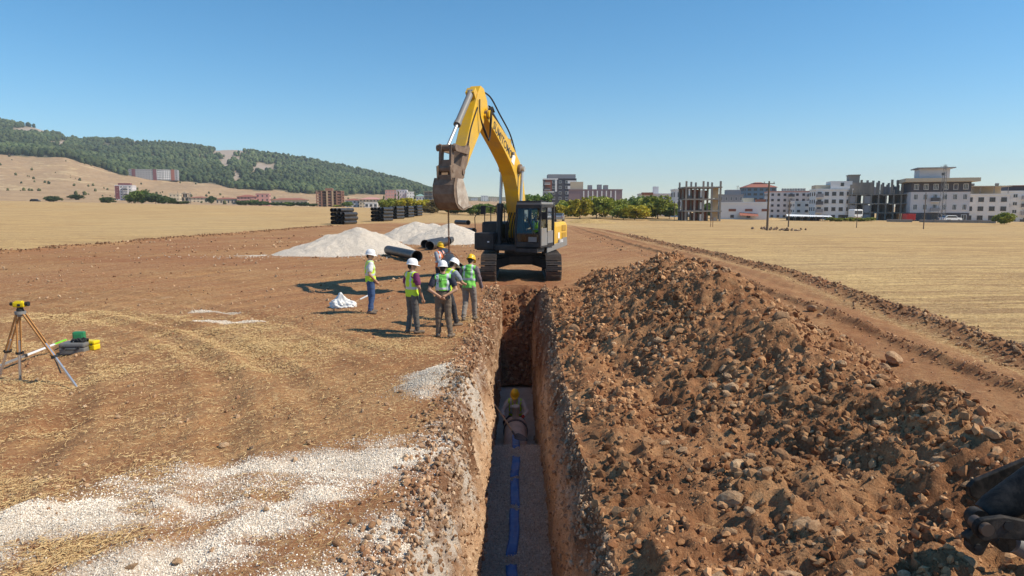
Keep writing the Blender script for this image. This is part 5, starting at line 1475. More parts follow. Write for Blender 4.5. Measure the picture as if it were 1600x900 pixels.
# iron bar on the other wall
q0 = at(853, 592, 20.5); q1 = at(838, 660, 19.0)
tag(MB().tube([q0, q1], .018, 8).build('iron_bar', M_CHAIN), 'thin dark iron bar leaning against the shaded trench wall', 'bar')

# ================================================================== surveying gear
M_ALU = mat('aluminium', (.55, .55, .56), .35, .8, var=.1); M_WOODL = mat('varnished_wood', (.40, .19, .06), .5, var=.2, scale=20); M_LVY = mat('level_yellow', (.66, .50, .01), .4, var=.08); M_GRN = mat('green_plastic', (.03, .20, .085), .5, var=.15)
f1_ = at_g(120, 605); f2_ = at_g(41, 591); f3_ = at_g(-30, 600)
tx = at_g(41, 598); TOPZ = 1.52
tri = empty('tripod', (tx[0], tx[1], tx[2]), 0, 'surveyor tripod of varnished wood and aluminium standing on the bare field', 'tripod')
tp0 = at(40, 487, tx[1] - .12); tv_ = Vector((0, 0, tp0.z - tx[2]))
def rel(p): return Vector(p) - Vector(tx)
feet = [rel(f1_), rel(f2_) + Vector((0, -.15, 0)), rel(f3_) + Vector((-.1, .55, 0))]
hb = MB().cyl(tv_ + Vector((0, 0, -.06)), tv_ + Vector((0, 0, -.01)), .085, 20).cyl(tv_ + Vector((0, 0, -.10)), tv_ + Vector((0, 0, -.05)), .05, 12).build('tripod_head', M_GRY, tri)
for ft in feet:
    dd_ = (ft - tv_); dn = dd_.normalized(); sdx = dn.cross(Vector((0, 0, 1))).normalized()
    t0_ = tv_ + Vector((dd_.x, dd_.y, 0)).normalized() * .07 - Vector((0, 0, .06)); kn_ = t0_.lerp(ft, .58)
    lg = MB()
    for q in (-1, 1): lg.beam(t0_ + sdx * .032 * q, kn_ + sdx * .028 * q, .018, .026)
    lo_g = lg.build('leg', M_WOODL, tri)
    MB().beam(t0_.lerp(ft, .40), ft, .034, .026).build('leg_extension', M_ALU, lo_g)
    MB().box(kn_, (.10, .05, .04), M=dn.to_track_quat('Z', 'Y').to_matrix().to_4x4()).box(kn_ + sdx * .055, (.03, .03, .05)).build('leg_clamp', M_RUB, lo_g)
    MB().tube([ft + dn * -.10, ft + dn * .0], [.016, .006], 8).build('spike', M_GRY, lo_g)
MB().tube([kn_ * 0 + tv_.lerp(feet[0], .3) + Vector((.02, .03, 0)), tv_.lerp(feet[0], .62) + Vector((-.06, .05, .04)), tv_.lerp(feet[0], .66) + Vector((.02, .03, -.22))], .012, 6).build('strap', M_RUB, tri)
lv = empty('survey_level', (tx[0] + tv_.x, tx[1] + tv_.y, tx[2] + tv_.z), R(4), 'yellow optical level mounted on top of the tripod', 'survey level')
MB().cyl((0, 0, -.01), (0, 0, .03), .055, 20).cyl((0, 0, .03), (0, 0, .055), .045, 20).build('base', M_RUB, lv)
MB().box((0, 0, .105), (.19, .10, .09), bev=.022).box((-.01, 0, .155), (.12, .07, .025), bev=.01).build('housing', M_LVY, lv)
MB().cyl((.09, 0, .115), (.145, 0, .115), .036, 18).cyl((.135, 0, .115), (.150, 0, .115), .041, 18).build('objective', M_RUB, lv)
MB().cyl((-.09, 0, .115), (-.135, 0, .115), .024, 14).cyl((-.125, 0, .115), (-.15, 0, .115), .030, 14).build('eyepiece', M_RUB, lv)
MB().cyl((.02, -.05, .10), (.02, -.075, .10), .022, 14).build('focus_knob', M_RUB, lv)
sf_ = empty('levelling_staff', (0, 0, 0), 0, 'folding white levelling staff with a green tip lying behind the tripod', 'levelling staff')
s0 = at_g(-60, 600); s1 = at_g(104, 541); s0 = Vector(s0) + Vector((0, 0, .05)); s1 = Vector(s1) + Vector((0, 0, .16))
MB().beam(s0, s0.lerp(s1, .55), .05, .03).build('lower_section', M_GRY, sf_); MB().beam(s0.lerp(s1, .55), s0.lerp(s1, .86), .045, .026).build('upper_section', M_WHITE, sf_); MB().beam(s0.lerp(s1, .86), s1, .04, .022).build('tip', mat('lime_green', (.22, .62, .03), .5), sf_)
MB().box(s0.lerp(s1, .55), (.07, .07, .06), bev=.01).build('joint', M_RUB, sf_)
def case(name, px_, py_, dims, m, lab, cat, rz=.1, handle=True):
    p = at_g(px_, py_); r_ = empty(name, (p[0], p[1] + dims[1] / 2, p[2] - .005), rz, lab, cat)
    w, d_, h = dims
    MB().box((0, 0, h * .31), (w, d_, h * .58), bev=.03).build('case_bottom', m, r_)
    MB().box((0, 0, h * .80), (w * 1.015, d_ * 1.015, h * .38), bev=.035).build('case_lid', m, r_)
    for q in (-.28, .28): MB().box((w * q, -d_ / 2 - .012, h * .62), (w * .09, .02, h * .2), bev=.004).build('latch', M_RUB, r_)
    if handle: MB().tube([(-.09, -d_ / 2, h * .5), (-.09, -d_ / 2 - .05, h * .5), (.09, -d_ / 2 - .05, h * .5), (.09, -d_ / 2, h * .5)], .012, 6).build('handle', M_RUB, r_)
    return r_
cs = case('equipment_case', 110.5, 554, (.50, .36, .25), mat('grey_case', (.13, .135, .135), .6, var=.15, dirt=(.3, .22, .15), dirt_amt=.3), 'grey plastic equipment case lying behind the tripod', 'case')
cb_ = MB()
for k in range(3):
    c0_ = Vector((-.05 + .08 * k, 0, .28 + .01 * k)); cb_.tube([c0_ + Vector((.09 * math.cos(a), .07 * math.sin(a), .03 * math.sin(3 * a + k))) for a in [2 * math.pi * q / 16 for q in range(17)]], .018, 6, cap=False)
co_ = cb_.build('strap_coil', M_RUB); co_.location = (cs.location.x + .06, cs.location.y, cs.location.z - .01); tag(co_, 'coiled black straps lying on top of the grey case', 'strap')
case('equipment_case', 139.5, 548.5, (.25, .2, .21), M_LVY, 'small yellow instrument case right of the grey case', 'case', -.1, False)
gl = at_g(104, 545); gc = MB().box((0, 0, .19), (.24, .13, .30), bev=.03).box((0, -.07, .19), (.18, .02, .22), bev=.01)
go = gc.build('green_case', M_GRN); go.location = (gl[0], gl[1] + .45, gl[2] - .04); go.rotation_euler = (0, 0, .15); tag(go, 'upright green plastic case standing behind the grey case', 'case')

# ================================================================== white sack with a shovel stuck in it
sp0 = at_g(535, 481)
bm = bmesh.new(); bmesh.ops.create_icosphere(bm, subdivisions=5, radius=1.0)
for v in bm.verts:
    p = v.co.copy(); a = np.array([p.x]); 
    q = p.x * 1.0
    base = Vector((p.x * .42, p.y * .26, max(p.z, -.25) * .17 + .06))
    pk = math.exp(-((p.x + .25) ** 2 + p.y ** 2) / .10) * max(p.z, 0) * .27
    cr = float(fbm(np.array([p.x * 3 + p.z * 2]), np.array([p.y * 3 - p.z * 2]), 4, 621)[0]); cr2 = float(billow(np.array([p.x * 5 + p.z]), np.array([p.y * 5 + p.z * 4]), 3, 622)[0])
    v.co = base + Vector((0, 0, pk)) + p.normalized() * (cr * .09 + (cr2 - .6) * .10)
    if v.co.z < 0: v.co.z = 0
mw = bpy.data.meshes.new('sack'); bm.to_mesh(mw); bm.free()
for p in mw.polygons: p.use_smooth = True
sk = obj('sack', mw, mat('woven_white_plastic', (.68, .68, .67), .6, var=.06, dirt=(.45, .35, .27), dirt_amt=.25, bmp=.15, bscale=90)); sk.location = (sp0[0], sp0[1] + .15, sp0[2] - .02); sk.rotation_euler = (0, 0, -.25)
tag(sk, 'crumpled white plastic sack lying on the ground beside the worker in jeans', 'sack')
ss = empty('shovel', (sp0[0], sp0[1], sp0[2]), 0, 'short tool with a pale shaft lying across the white sack', 'shovel')
h0 = Vector((.22, .1, .10)); h1 = Vector((.72, .3, .33))
MB().tube([h0, h1], [.014, .016], 8).build('shaft', M_WOOD, ss); MB().tube([h0.lerp(h1, .55), h1 + (h1 - h0) * .12], [.026, .03], 8).build('grip', M_WHITE, ss)

# ================================================================== second machine reaching in at the lower right
am = empty('second_excavator', (0, 0, 0), 0, 'black worn end of a second excavator arm reaching over the spoil heap', 'excavator arm')
am.location = (0, 0, 0)
M_ARM = mat('black_worn_steel', (.011, .011, .011), .65, .0, spec=.2, var=.35, scale=8, dirt=(.20, .16, .13), dirt_amt=.35, bmp=.2, bscale=40)
YA = 4.75
def ap(px_, py_, dy=0.0): return at(px_, py_, YA + dy)
def plate(pxs, dy, th, name, m=M_ARM, par=am):
    mb = MB(); a = [ap(x, y, dy) for x, y in pxs]; b2 = [p + Vector((0, th, 0)) for p in a]; n_ = len(a)
    mb.add(a + b2, [tuple(range(n_)), tuple(reversed(range(n_, 2 * n_)))] + [(i, i + n_, (i + 1) % n_ + n_, (i + 1) % n_) for i in range(n_)])
    return mb.build(name, m, par, .008)
def pin(px_, py_, dy0, dy1, r_, name, m=M_ARM, par=am):
    c_ = ap(px_, py_, dy0); return MB().cyl(c_, c_ + Vector((0, dy1 - dy0, 0)), r_, 22).build(name, m, par, .004)
a0, a1 = ap(1540, 806, .25), ap(1700, 700, .25)
ab = MB().tube([a0, a0.lerp(a1, .1), a1], [.10, .12, .15], 20); ab.build('stick', M_ARM, am)
pin(1531, 812, .14, .22, .07, 'stick_boss')
plate([(1514, 762), (1524, 752), (1600, 720), (1690, 680), (1700, 700), (1600, 742), (1530, 782), (1518, 776)], .60, .05, 'far_link')
def arc(cx, cy, r_, a0_, a1_, n_=8): return [(cx + r_ * math.cos(R(a0_ + (a1_ - a0_) * k / n_)), cy + r_ * math.sin(R(a0_ + (a1_ - a0_) * k / n_))) for k in range(n_ + 1)]
lnk = plate(arc(1541, 829, 17, 70, 262, 10) + [(1570, 808), (1600, 814), (1720, 850), (1720, 890), (1600, 846), (1560, 842)], .0, .05, 'link')
pin(1544, 829, -.035, .12, .047, 'link_pin', mat('bare_steel_pin', (.10, .075, .06), .55, .4, var=.3), lnk)
pin(1577, 822, -.008, .03, .036, 'link_eye', M_RUB, lnk)
ear = plate(arc(1530, 856, 13, 60, 200, 8) + [(1512, 842), (1524, 833), (1550, 838), (1548, 846)], .10, .09, 'coupler_ear', M_ARM)
pin(1529.5, 856, .088, .11, .026, 'ear_hole', M_RUB, ear)
c0_, c1_ = ap(1582, 848, .3), ap(1720, 920, .3); MB().tube([c0_, c1_], .075, 14).build('lower_cylinder', M_GRY, am)
pin(1574, 850, .18, .42, .07, 'cylinder_eye')

# ================================================================== stones that lie by themselves
def lone(px_, py_, s, lab, m=None):
    p = gpt(px_, py_); z = float(top_z(np.array([p.x]), np.array([p.y]))[0]); p = gpt(px_, py_, z)
    o = place_stone(p.x, p.y + s * .4, s, None, 'stone', .12); tag(o, lab, 'stone'); return o
lone(1400, 571, .21, 'pale rounded boulder alone on the dirt road beside the heap')
lone(1270, 487, .17, 'dark clod-like stone beyond the crest at the road edge')
lone(1281, 497, .11, 'smaller dark stone just in front of the road-edge stone')
lone(203, 889, .055, 'tan stone lying on the gravel at the bottom edge')
lone(275, 883, .045, 'flat reddish stone on the gravel, right of the tan one')
lone(348, 698, .06, 'pale stone on the straw behind the gravel band')
lone(415, 801, .045, 'round tan stone at the edge of the white gravel')
lone(551, 818, .04, 'tan stone on bare soil near the trench lip')
lone(580, 827, .05, 'reddish stone nearest to the trench lip on the left')
lone(525, 854, .045, 'flat tan stone below the reddish one')
lone(683, 731, .05, 'brown stone on the crumbled lip above the gravel')
lone(482, 695, .05, 'stone half sunk in straw above the white gravel band')
lone(57, 593, .045, 'small reddish stone between the tripod legs')

# ================================================================== trees
rng = np.random.default_rng(505)
def leaf_mat(name, lo, hi):
    m, nt, b = new_mat(name)
    at_ = nt.nodes.new('ShaderNodeAttribute'); at_.attribute_name = 'tint'
    oi = nt.nodes.new('ShaderNodeObjectInfo')
    sp = nt.nodes.new('ShaderNodeSeparateColor'); lk(nt, at_.outputs['Color'], sp.inputs[0])
    c = mixc(nt, sp.outputs[0], lo, hi)
    cc = nt.nodes.new('ShaderNodeVectorMath'); cc.operation = 'SCALE'; lk(nt, c, cc.inputs[0])
    lk(nt, mathn(nt, 'ADD', mathn(nt, 'MULTIPLY', oi.outputs['Random'], .4), .8), cc.inputs['Scale'])
    lk(nt, cc.outputs[0], b.inputs['Base Color']); b.inputs['Roughness'].default_value = .65
    b.inputs['Subsurface Weight'].default_value = 0
    tr = nt.nodes.new('ShaderNodeBsdfTranslucent'); lk(nt, cc.outputs[0], tr.inputs['Color'])
    mx = nt.nodes.new('ShaderNodeMixShader'); mx.inputs[0].default_value = .3
    out = [n for n in nt.nodes if n.type == 'OUTPUT_MATERIAL'][0]
    lk(nt, b.outputs[0], mx.inputs[1]); lk(nt, tr.outputs[0], mx.inputs[2]); lk(nt, mx.outputs[0], out.inputs['Surface'])
    return m
LEAF = {'green': leaf_mat('green_leaves', (.065, .115, .02), (.19, .26, .045)), 'yellow': leaf_mat('yellowing_leaves', (.23, .22, .02), (.62, .52, .04)),
        'lime': leaf_mat('light_green_leaves', (.12, .16, .02), (.36, .38, .05)), 'dark': leaf_mat('dark_leaves', (.04, .075, .018), (.115, .16, .038)), 'dry': leaf_mat('dry_leaves', (.11, .09, .03), (.24, .17, .06))}
M_BARK = mat('bark', (.12, .085, .06), .9, var=.3, scale=10, bmp=.4)
CROWNS = {}
def crown_mesh(kind, var):
    """leaf faces spread through a crown of unit height, in clumps with gaps"""
    key = (kind, var)
    if key in CROWNS: return CROWNS[key]
    r_ = np.random.default_rng(900 + var * 7 + len(kind))
    cyp = var == 9
    ncl = 44 if not cyp else 26
    P = []; T = []
    for i in range(ncl):
        if cyp: h = r_.uniform(.06, .98); a = r_.uniform(0, 6.28); rr = .10 * math.sqrt(max(.02, 1 - h)) * 1.3; c = np.array([rr * math.cos(a), rr * math.sin(a), h]); sz = .07
        else:
            d = r_.normal(size=3); d /= np.linalg.norm(d); q = r_.uniform(.45, 1.0)
            c = np.array([d[0] * .42 * q, d[1] * .42 * q, .60 + d[2] * .34 * q]); c[2] = max(c[2], .2); sz = r_.uniform(.09, .16)
        k = 60 if not cyp else 40
        off = r_.normal(size=(k, 3)); off /= np.linalg.norm(off, axis=1)[:, None]; off *= (r_.uniform(.3, 1, (k, 1)) ** .5) * sz
        P.append(c + off); T.append(np.clip(r_.uniform(.1, .9) + r_.uniform(-.25, .25, k), 0, 1))
    P = np.concatenate(P); T = np.concatenate(T); n = len(P)
    s = r_.uniform(.020, .044, n) * (.7 if cyp else 1)
    rot = rand_rot(n, 31 + var)
    q = np.array([[-1, -.6, 0], [1, -.6, 0], [1, .6, .15], [-1, .6, .15]], float)
    V = (np.einsum('mij,vj->mvi', rot, q) * s[:, None, None] + P[:, None, :]).reshape(-1, 3)
    me = np_mesh('crown', V, np.arange(4 * n).reshape(n, 4), False)
    set_col(me, np.repeat(np.stack([T, T, T], 1), 4, 0), 'tint'); me.materials.append(LEAF[kind])
    CROWNS[key] = me
    return me
TRUNKS = []
for k in range(3):
    mb = MB(); r_ = random.Random(k)
    mb.tube([(0, 0, -.03), (.01, 0, .12), (.0, .01, .3)], [.028, .022, .018], 8)
    for j in range(6):
        a = j * 1.05 + r_.uniform(-.3, .3); z0 = r_.uniform(.14, .3); e = (math.cos(a) * .26, math.sin(a) * .26, z0 + r_.uniform(.2, .4))
        mb.tube([(0, 0, z0), (e[0] * .5, e[1] * .5, z0 + .14), e], [.014, .010, .004], 6)
    me = mb.mesh('trunk'); me.materials.append(M_BARK); TRUNKS.append(me)
TN = [0]
def tree(px_, ptop, Y, wpx, kind, label, var=None, group='trees in the background', name='tree', base=None):
    p = at(px_, 330, Y); zb = land_z(p.x, Y) if base is None else base
    zt = at(px_, ptop, Y).z; h = max(zt - zb, .8); w = wpx * Y / F
    TN[0] += 1; v = (TN[0] % 5) if var is None else var
    root = empty(name, (p.x, Y, zb), rng.uniform(0, 6.28), label, 'tree' if name != 'bush' else 'bush', group)
    t = bpy.data.objects.new('trunk', TRUNKS[TN[0] % 3]); link(t, root); t.scale = (h, h, h)
    c = bpy.data.objects.new('crown', crown_mesh(kind, v)); link(c, root)
    sx = w / (.66 if v != 9 else .3); c.scale = (sx, sx, h * 1.2); c.location = (0, 0, -h * (.16 if name != 'bush' else .20))
    return root

# ================================================================== buildings
def bmat(name, c, **k): return mat(name, c, .85, var=.10, scale=.35, **k)
B_WHITE = bmat('white_render', (.66, .645, .635)); B_LAV = bmat('pale_lavender_render', (.55, .52, .53)); B_DARK = bmat('charcoal_render', (.075, .072, .085)); B_PINK = bmat('pink_render', (.46, .24, .21)); B_CONC = bmat('raw_concrete', (.25, .225, .20), dirt=(.14, .12, .10), dirt_amt=.4)
B_BRICK = bmat('hollow_brick', (.30, .16, .11), dirt=(.22, .12, .08), dirt_amt=.5); B_BEIGE = bmat('beige_render', (.50, .42, .31)); B_BLUE = bmat('blue_glass_front', (.11, .18, .27)); B_RED = bmat('red_roof_tiles', (.27, .10, .07)); B_BROWN = bmat('brown_panel', (.24, .095, .06)); B_GREY = bmat('grey_render', (.27, .26, .27)); B_MAROON = bmat('maroon_render', (.16, .06, .065)); B_CREAM = bmat('cream_plywood', (.42, .31, .19))
M_PANE = mat('window_pane', (.035, .042, .055), .12, var=.3, scale=1.0, spec=.6)
M_FRAME = mat('window_frame', (.62, .62, .62), .6, var=.05); M_FRAMED = mat('dark_window_frame', (.09, .085, .09), .6)
def bx(c, d, m, name, par, bev=0.0): return MB().box(c, d, bev=bev).build(name, m, par)
WIN = {}
def window(par, x, y, z, w, h, fm=M_FRAME, side=0, mull=1):
    """window part (frame proud of the wall, pane set back in it); side 0 = front, -1 / 1 = left / right face"""
    key = (round(w, 2), round(h, 2), fm.name, mull)
    if key not in WIN:
        f = MB(); t = min(.09, w * .1)
        f.box((0, -.04, h / 2 - t / 2), (w, .08, t)).box((0, -.05, -h / 2 + t / 2), (w * 1.06, .12, t)).box((-w / 2 + t / 2, -.04, 0), (t, .08, h - 2 * t)).box((w / 2 - t / 2, -.04, 0), (t, .08, h - 2 * t))
        for k in range(mull): f.box(((k + 1) * w / (mull + 1) - w / 2, -.035, 0), (t * .7, .05, h - 2 * t))
        fme = f.mesh('window'); fme.materials.append(fm)
        pme = MB().box((0, -.012, 0), (w - 2 * t, .014, h - 2 * t)).mesh('pane'); pme.materials.append(M_PANE)
        WIN[key] = (fme, pme)
    a, b_ = WIN[key]
    o = bpy.data.objects.new('window', a); link(o, par); o.location = (x, y, z); o.rotation_euler = (0, 0, {0: 0, 1: math.pi / 2, -1: -math.pi / 2}[side])
    q = bpy.data.objects.new('pane', b_); link(q, o)
    return o
def root_at(name, px0, px1, Y, rz, label, cat='building', grp=None, base=None):
    c = at((px0 + px1) / 2, 330, Y); zb = land_z(c.x, Y) if base is None else base
    phi = math.atan2(c.x, Y)
    r_ = empty(name, (c.x, Y, zb - .3), rz * .4 - phi * .72, label, cat, grp)
    return r_, (px1 - px0) * Y / F, zb - .3
def block(label, px0, px1, ptop, Y, wall, storeys, cols, depth=12, rz=0.0, side=-1, sidecols=3, win=(.5, .52), fm=M_FRAME, roof='flat', roofm=None, base_px=None, name='apartment_building', balc=(), grp=None, base=None, skip=(), scol=None, mull=1):
    r_, w, zb = root_at(name, px0, px1, Y, rz, label, 'building', grp, base)
    h = at((px0 + px1) / 2, ptop, Y).z - zb
    roofh = 0 if roof == 'flat' else min(2.6, h * .2)
    hw = h - roofh
    bx((0, depth / 2, hw / 2), (w, depth, hw), wall, 'wall', r_)
    if roof == 'flat':
        pm = roofm or wall
        for (c, d) in (((0, .1, hw + .18), (w + .3, .5, .4)), ((0, depth - .1, hw + .18), (w + .3, .5, .4)), ((-w / 2 + .1, depth / 2, hw + .182), (.5, depth - .3, .4)), ((w / 2 - .1, depth / 2, hw + .182), (.5, depth - .3, .4))): bx(c, d, pm, 'parapet', r_)
    else:
        o_ = .7; m = roofm or B_RED
        MB().add([(-w / 2 - o_, -o_, hw + .02), (w / 2 + o_, -o_, hw + .02), (w / 2 + o_, depth + o_, hw + .02), (-w / 2 - o_, depth + o_, hw + .02), (-w / 2 + min(w, depth) * .4, depth / 2, hw + roofh), (w / 2 - min(w, depth) * .4, depth / 2, hw + roofh)],
                 [(0, 1, 5, 4), (1, 2, 5), (2, 3, 4, 5), (3, 0, 4), (3, 2, 1, 0)]).build('roof', m, r_)
    sh = hw / storeys
    for s in range(storeys):
        z = sh * (s + .52)
        bw = w / cols
        for c in range(cols):
            if (s, c) in skip: continue
            if (s, c) in balc or ('*', c) in balc:
                bl = bx((-w / 2 + bw * (c + .5), -.65, sh * s + .12), (bw * .92, 1.3, .18), B_WHITE if wall is not B_WHITE else B_LAV, 'balcony', r_)
                MB().box((0, -.6, .55), (bw * .92, .06, .9)).box((-bw * .44, 0, .551), (.06, 1.14, .9)).box((bw * .44, 0, .551), (.06, 1.14, .9)).build('railing', M_FRAMED if s % 2 == 0 else B_GREY, bl).location = (-w / 2 + bw * (c + .5), -.65, sh * s + .12)
            window(r_, -w / 2 + bw * (c + .5), 0, z, bw * win[0], sh * win[1], fm, 0, mull)
        for c in range(sidecols):
            if side: window(r_, side * w / 2, depth * (c + .5) / sidecols, z, depth / sidecols * .35, sh * win[1], fm, side, mull)
    return r_, w, hw, depth
def skeleton(label, px0, px1, ptop, Y, storeys, bays, depth=12, rz=0.0, rows_=3, infill=(), m=B_CONC, fill=B_BRICK, stubs=True, base=None, colw=.35, name='unfinished_building'):
    """bare concrete frame: slabs and columns one by one, some bays bricked up"""
    r_, w, zb = root_at(name, px0, px1, Y, rz, label, 'building', None, base)
    h = at((px0 + px1) / 2, ptop, Y).z - zb; sh = h / storeys; bw = w / bays
    for s in range(storeys + 1):
        if s: bx((0, depth / 2, s * sh - .14), (w + .6, depth + .6, .28), m, 'slab', r_)
    for s in range(storeys + (1 if stubs else 0)):
        hh = sh - .30 if s < storeys else 1.1
        for b_ in range(bays + 1):
            for q in range(rows_):
                if s == storeys and (b_ + q) % 2: continue
                bx((-w / 2 + b_ * bw, depth * q / (rows_ - 1), s * sh + .01 + hh / 2), (colw, colw, hh), m, 'column', r_)
    for (s, b_, q, fr) in infill:
        bx((-w / 2 + (b_ + .5) * bw, depth * q / (rows_ - 1) + .03, s * sh + .02 + (sh - .32) * fr / 2), (bw - colw - .04, .2, (sh - .32) * fr), fill, 'infill_wall', r_)
    return r_, w, h, depth

# ---- right-hand town edge
r_, w, h, d = block('white house with charcoal top storey and a flat projecting roof', 1428, 1507, 284, 172, B_LAV, 4, 6, 13, .06, 1, 3, (.46, .56), balc=((1, 2), (2, 2)), roofm=B_LAV, mull=2)
sh = h / 4
bx((0, d / 2, h - sh * .5), (w + .12, d + .12, sh * .96), B_DARK, 'dark_storey', r_); bx((0, d / 2 - .03, sh * .48), (w + .1, d + .1, sh * .96), B_DARK, 'dark_base', r_)
for k, c in enumerate((0, 1, 2, 3, 5)):
    window(r_, -w / 2 + w / 6 * (c + .5), -.07, h - sh * .48, w / 6 * .5, sh * .55, M_FRAME, 0, 2); window(r_, -w / 2 + w / 6 * (c + .5), -.09, sh * .5, w / 6 * .55, sh * .6, M_FRAME if c == 5 else M_FRAMED, 0, 1)
bx((0, d / 2 - .3, h + .45), (w + 3.2, d + 2.6, .9), B_BEIGE, 'eaves', r_)
bx((-1.1, d / 2, h + .9 + 1.25), (w * .52, d * .6, 2.5), B_LAV, 'roof_room', r_); bx((-1.0, d / 2 - .2, h + .9 + 2.62), (w * .66, d * .8, .24), B_GREY, 'canopy', r_)
window(r_, .8, d * .2, h + 2.0, .7, .6, M_FRAMED)
r_, w, h, d = block('long white house with covered roof terrace beside the charcoal-topped one', 1511, 1570, 305, 178, B_WHITE, 3, 4, 12, .08, -1, 3, (.5, .5), fm=M_FRAMED, mull=2)
for k in range(4): bx((-w / 2 + .4 + k * (w - .8) / 3, .4, h + 1.3), (.15, .15, 1.8), B_GREY, 'terrace_post', r_)
bx((0, d * .42, h + 2.3), (w + .5, d * .9, .2), B_BEIGE, 'terrace_roof', r_); bx((w * .1, d * .6, h + 1.2), (w * .6, d * .4, 2.0), B_BEIGE, 'roof_room', r_)
for x in (-w * .25, w * .3): MB().cyl((x - .4, d * .4, h + 2.9), (x + .4, d * .4, h + 2.9), .3, 12).beam((x, d * .4 - .2, h + 2.4), (x, d * .4 + .6, h + 2.9), .8, .05).build('solar_heater', M_GRY, r_)
r_, w, h, d = block('white house with stacked balconies and a dark top floor at the picture edge', 1566, 1640, 300, 183, B_WHITE, 4, 5, 12, .05, -1, 2, (.42, .5), balc=(('*', 0), ('*', 2)))
bx((1.5, d / 2, h + .8), (w * .9, d * .8, 1.6), B_DARK, 'dark_storey', r_); bx((2, d / 2, h + 1.7), (w * .95, d * .9, .2), B_RED, 'roof', r_)
sk_inf = [(s, b, 1, 1.0) for s in range(4) for b in range(9) if (s + b) % 3 != 1] + [(s, b, 0, .9) for s in range(3) for b in (0, 2, 8)] + [(s, b, 2, 1.0) for s in range(4) for b in range(9) if (s * 5 + b) % 4]
r_, w, h, d = skeleton('long unfinished concrete frame block next to the white four-storey house', 1331, 1424, 303, 182, 3, 9, 13, .03, 3, sk_inf, B_CONC, B_GREY)
for k in range(26): bx((-w / 2 + .4 + k * (w - .8) / 25, .2 + 3.0 * ((k * 7) % 4), h + 1.25 + .3 * ((k * 5) % 3)), (.55, .32, 2.5 + .6 * ((k * 5) % 3)), B_CONC, 'column_stub', r_)
bx((-w * .32, d * .5, h + 1.6), (w * .34, d * .7, 3.0), B_CONC, 'stair_block', r_); bx((-w * .40, d * .6, h + 3.9), (w * .17, d * .4, 2.4), B_CONC, 'lift_tower', r_); bx((-w * .40, d * .6, h + 5.2), (w * .19, d * .46, .25), B_CONC, 'tower_slab', r_)
r_, w, h, d = block('white four-storey apartment house left of the unfinished frame block', 1276, 1328, 297, 186, B_WHITE, 4, 5, 12, .10, -1, 3, (.55, .5), fm=M_FRAMED, balc=(('*', 0),), mull=2)
bx((w * .2, d * .4, h + 1.2), (w * .58, d * .7, 2.4), B_WHITE, 'roof_room', r_); window(r_, w * .22, d * .05 - .02, h + 1.5, .8, .9, M_FRAMED)
bx((-w * .3, d * .45, h + .7), (w * .4, d * .6, 1.4), B_BEIGE, 'roof_shed', r_)
r_, w, h, d = block('pinkish apartment block with a row of water tanks on its roof', 1204, 1276, 300, 235, B_LAV, 5, 8, 14, .12, -1, 4, (.42, .45), fm=M_FRAMED, balc=(('*', 3), ('*', 6)), roofm=B_PINK)
for k in range(9): MB().cyl((-w * .2 + k * w * .055, d * .3, h + .5), (-w * .2 + k * w * .055, d * .3, h + 1.3), .42, 10).build('water_tank', M_GRY, r_)
block('low white house in front of the pinkish apartment block', 1243, 1277, 316, 200, B_WHITE, 3, 3, 9, .05, -1, 2, (.4, .4), fm=M_FRAMED)
r_, w, h, d = block('blue-grey apartment tower under a red roof', 1166, 1211, 284, 330, B_BLUE, 6, 5, 15, .35, -1, 4, (.6, .5), fm=M_FRAMED, roof='hip')
bx((0, d / 2, h + 1.2), (w * .4, d * .4, 2.0), B_MAROON, 'roof_room', r_)
r_, w, h, d = block('single-storey white house with brown panels and a red porch', 1127, 1200, 318, 165, B_WHITE, 2, 6, 10, .02, -1, 2, (.42, .34), fm=M_FRAMED, skip=tuple((s, c) for s in (0, 1) for c in range(6) if c not in (1, 3) or s))
sh = h / 2
for c in (1, 3, 5): bx((-w / 2 + w / 6 * (c + .5), -.04, h * .62), (w / 6 * .9, .08, h * .14), B_BROWN, 'brown_panel', r_)
MB().add([(-1.2, -2, 1.3), (3.0, -2, 1.1), (3.0, 0, 1.7), (-1.2, 0, 2.0)], [(0, 1, 2, 3)]).build('porch_roof', B_RED, r_)
bx((w * .34, 3, h + .5), (w * .16, 5, 1.0), B_BROWN, 'roof_room', r_); bx((w * .1, 5, h + .7), (w * .22, 4, 1.3), B_BEIGE, 'rear_house', r_)
inf4 = [(0, 1, 1, .9), (0, 2, 1, 1), (1, 1, 1, 1), (2, 1, 1, .9), (1, 0, 1, 1.), (2, 2, 1, .8), (2, 0, 2, 1), (1, 2, 2, 1), (0, 0, 2, 1)]
r_, w, h, d = skeleton('bare concrete frame of three floors standing in the stubble field', 1072, 1124, 291.5, 142, 3, 4, 8, .32, 3, inf4, B_CONC, B_BROWN)
for s in range(3): bx((w * .37, .5, h / 3 * (s + .46)), (w * .18, .12, h / 3 * .86), B_CREAM, 'shutter_board', r_); bx((-w * .02, .22, h / 3 * (s + .4)), (w * .12, .1, h / 3 * .6), B_WHITE, 'door_leaf', r_)
r_, w, h, d = block('red and white house with balconies just left of the bare frame', 1055, 1078, 297, 200, B_WHITE, 3, 2, 10, .2, -1, 3, (.4, .5), fm=M_FRAMED, balc=(('*', 1),)); bx((w * .2, -.05, h * .5), (w * .3, .1, h * .9), B_BROWN, 'brown_panel', r_)
r_, w, h, d = block('grey-white low house behind the tree row', 1000, 1056, 304, 230, B_LAV, 3, 6, 12, .1, -1, 2, (.35, .45), fm=M_FRAMED); bx((-w * .05, d * .3, h + 1.4), (w * .14, 3, 2.6), B_WHITE, 'roof_room', r_); bx((-w * .3, 1, h + .3), (w * .3, 4, .8), B_BROWN, 'roof_edge', r_)
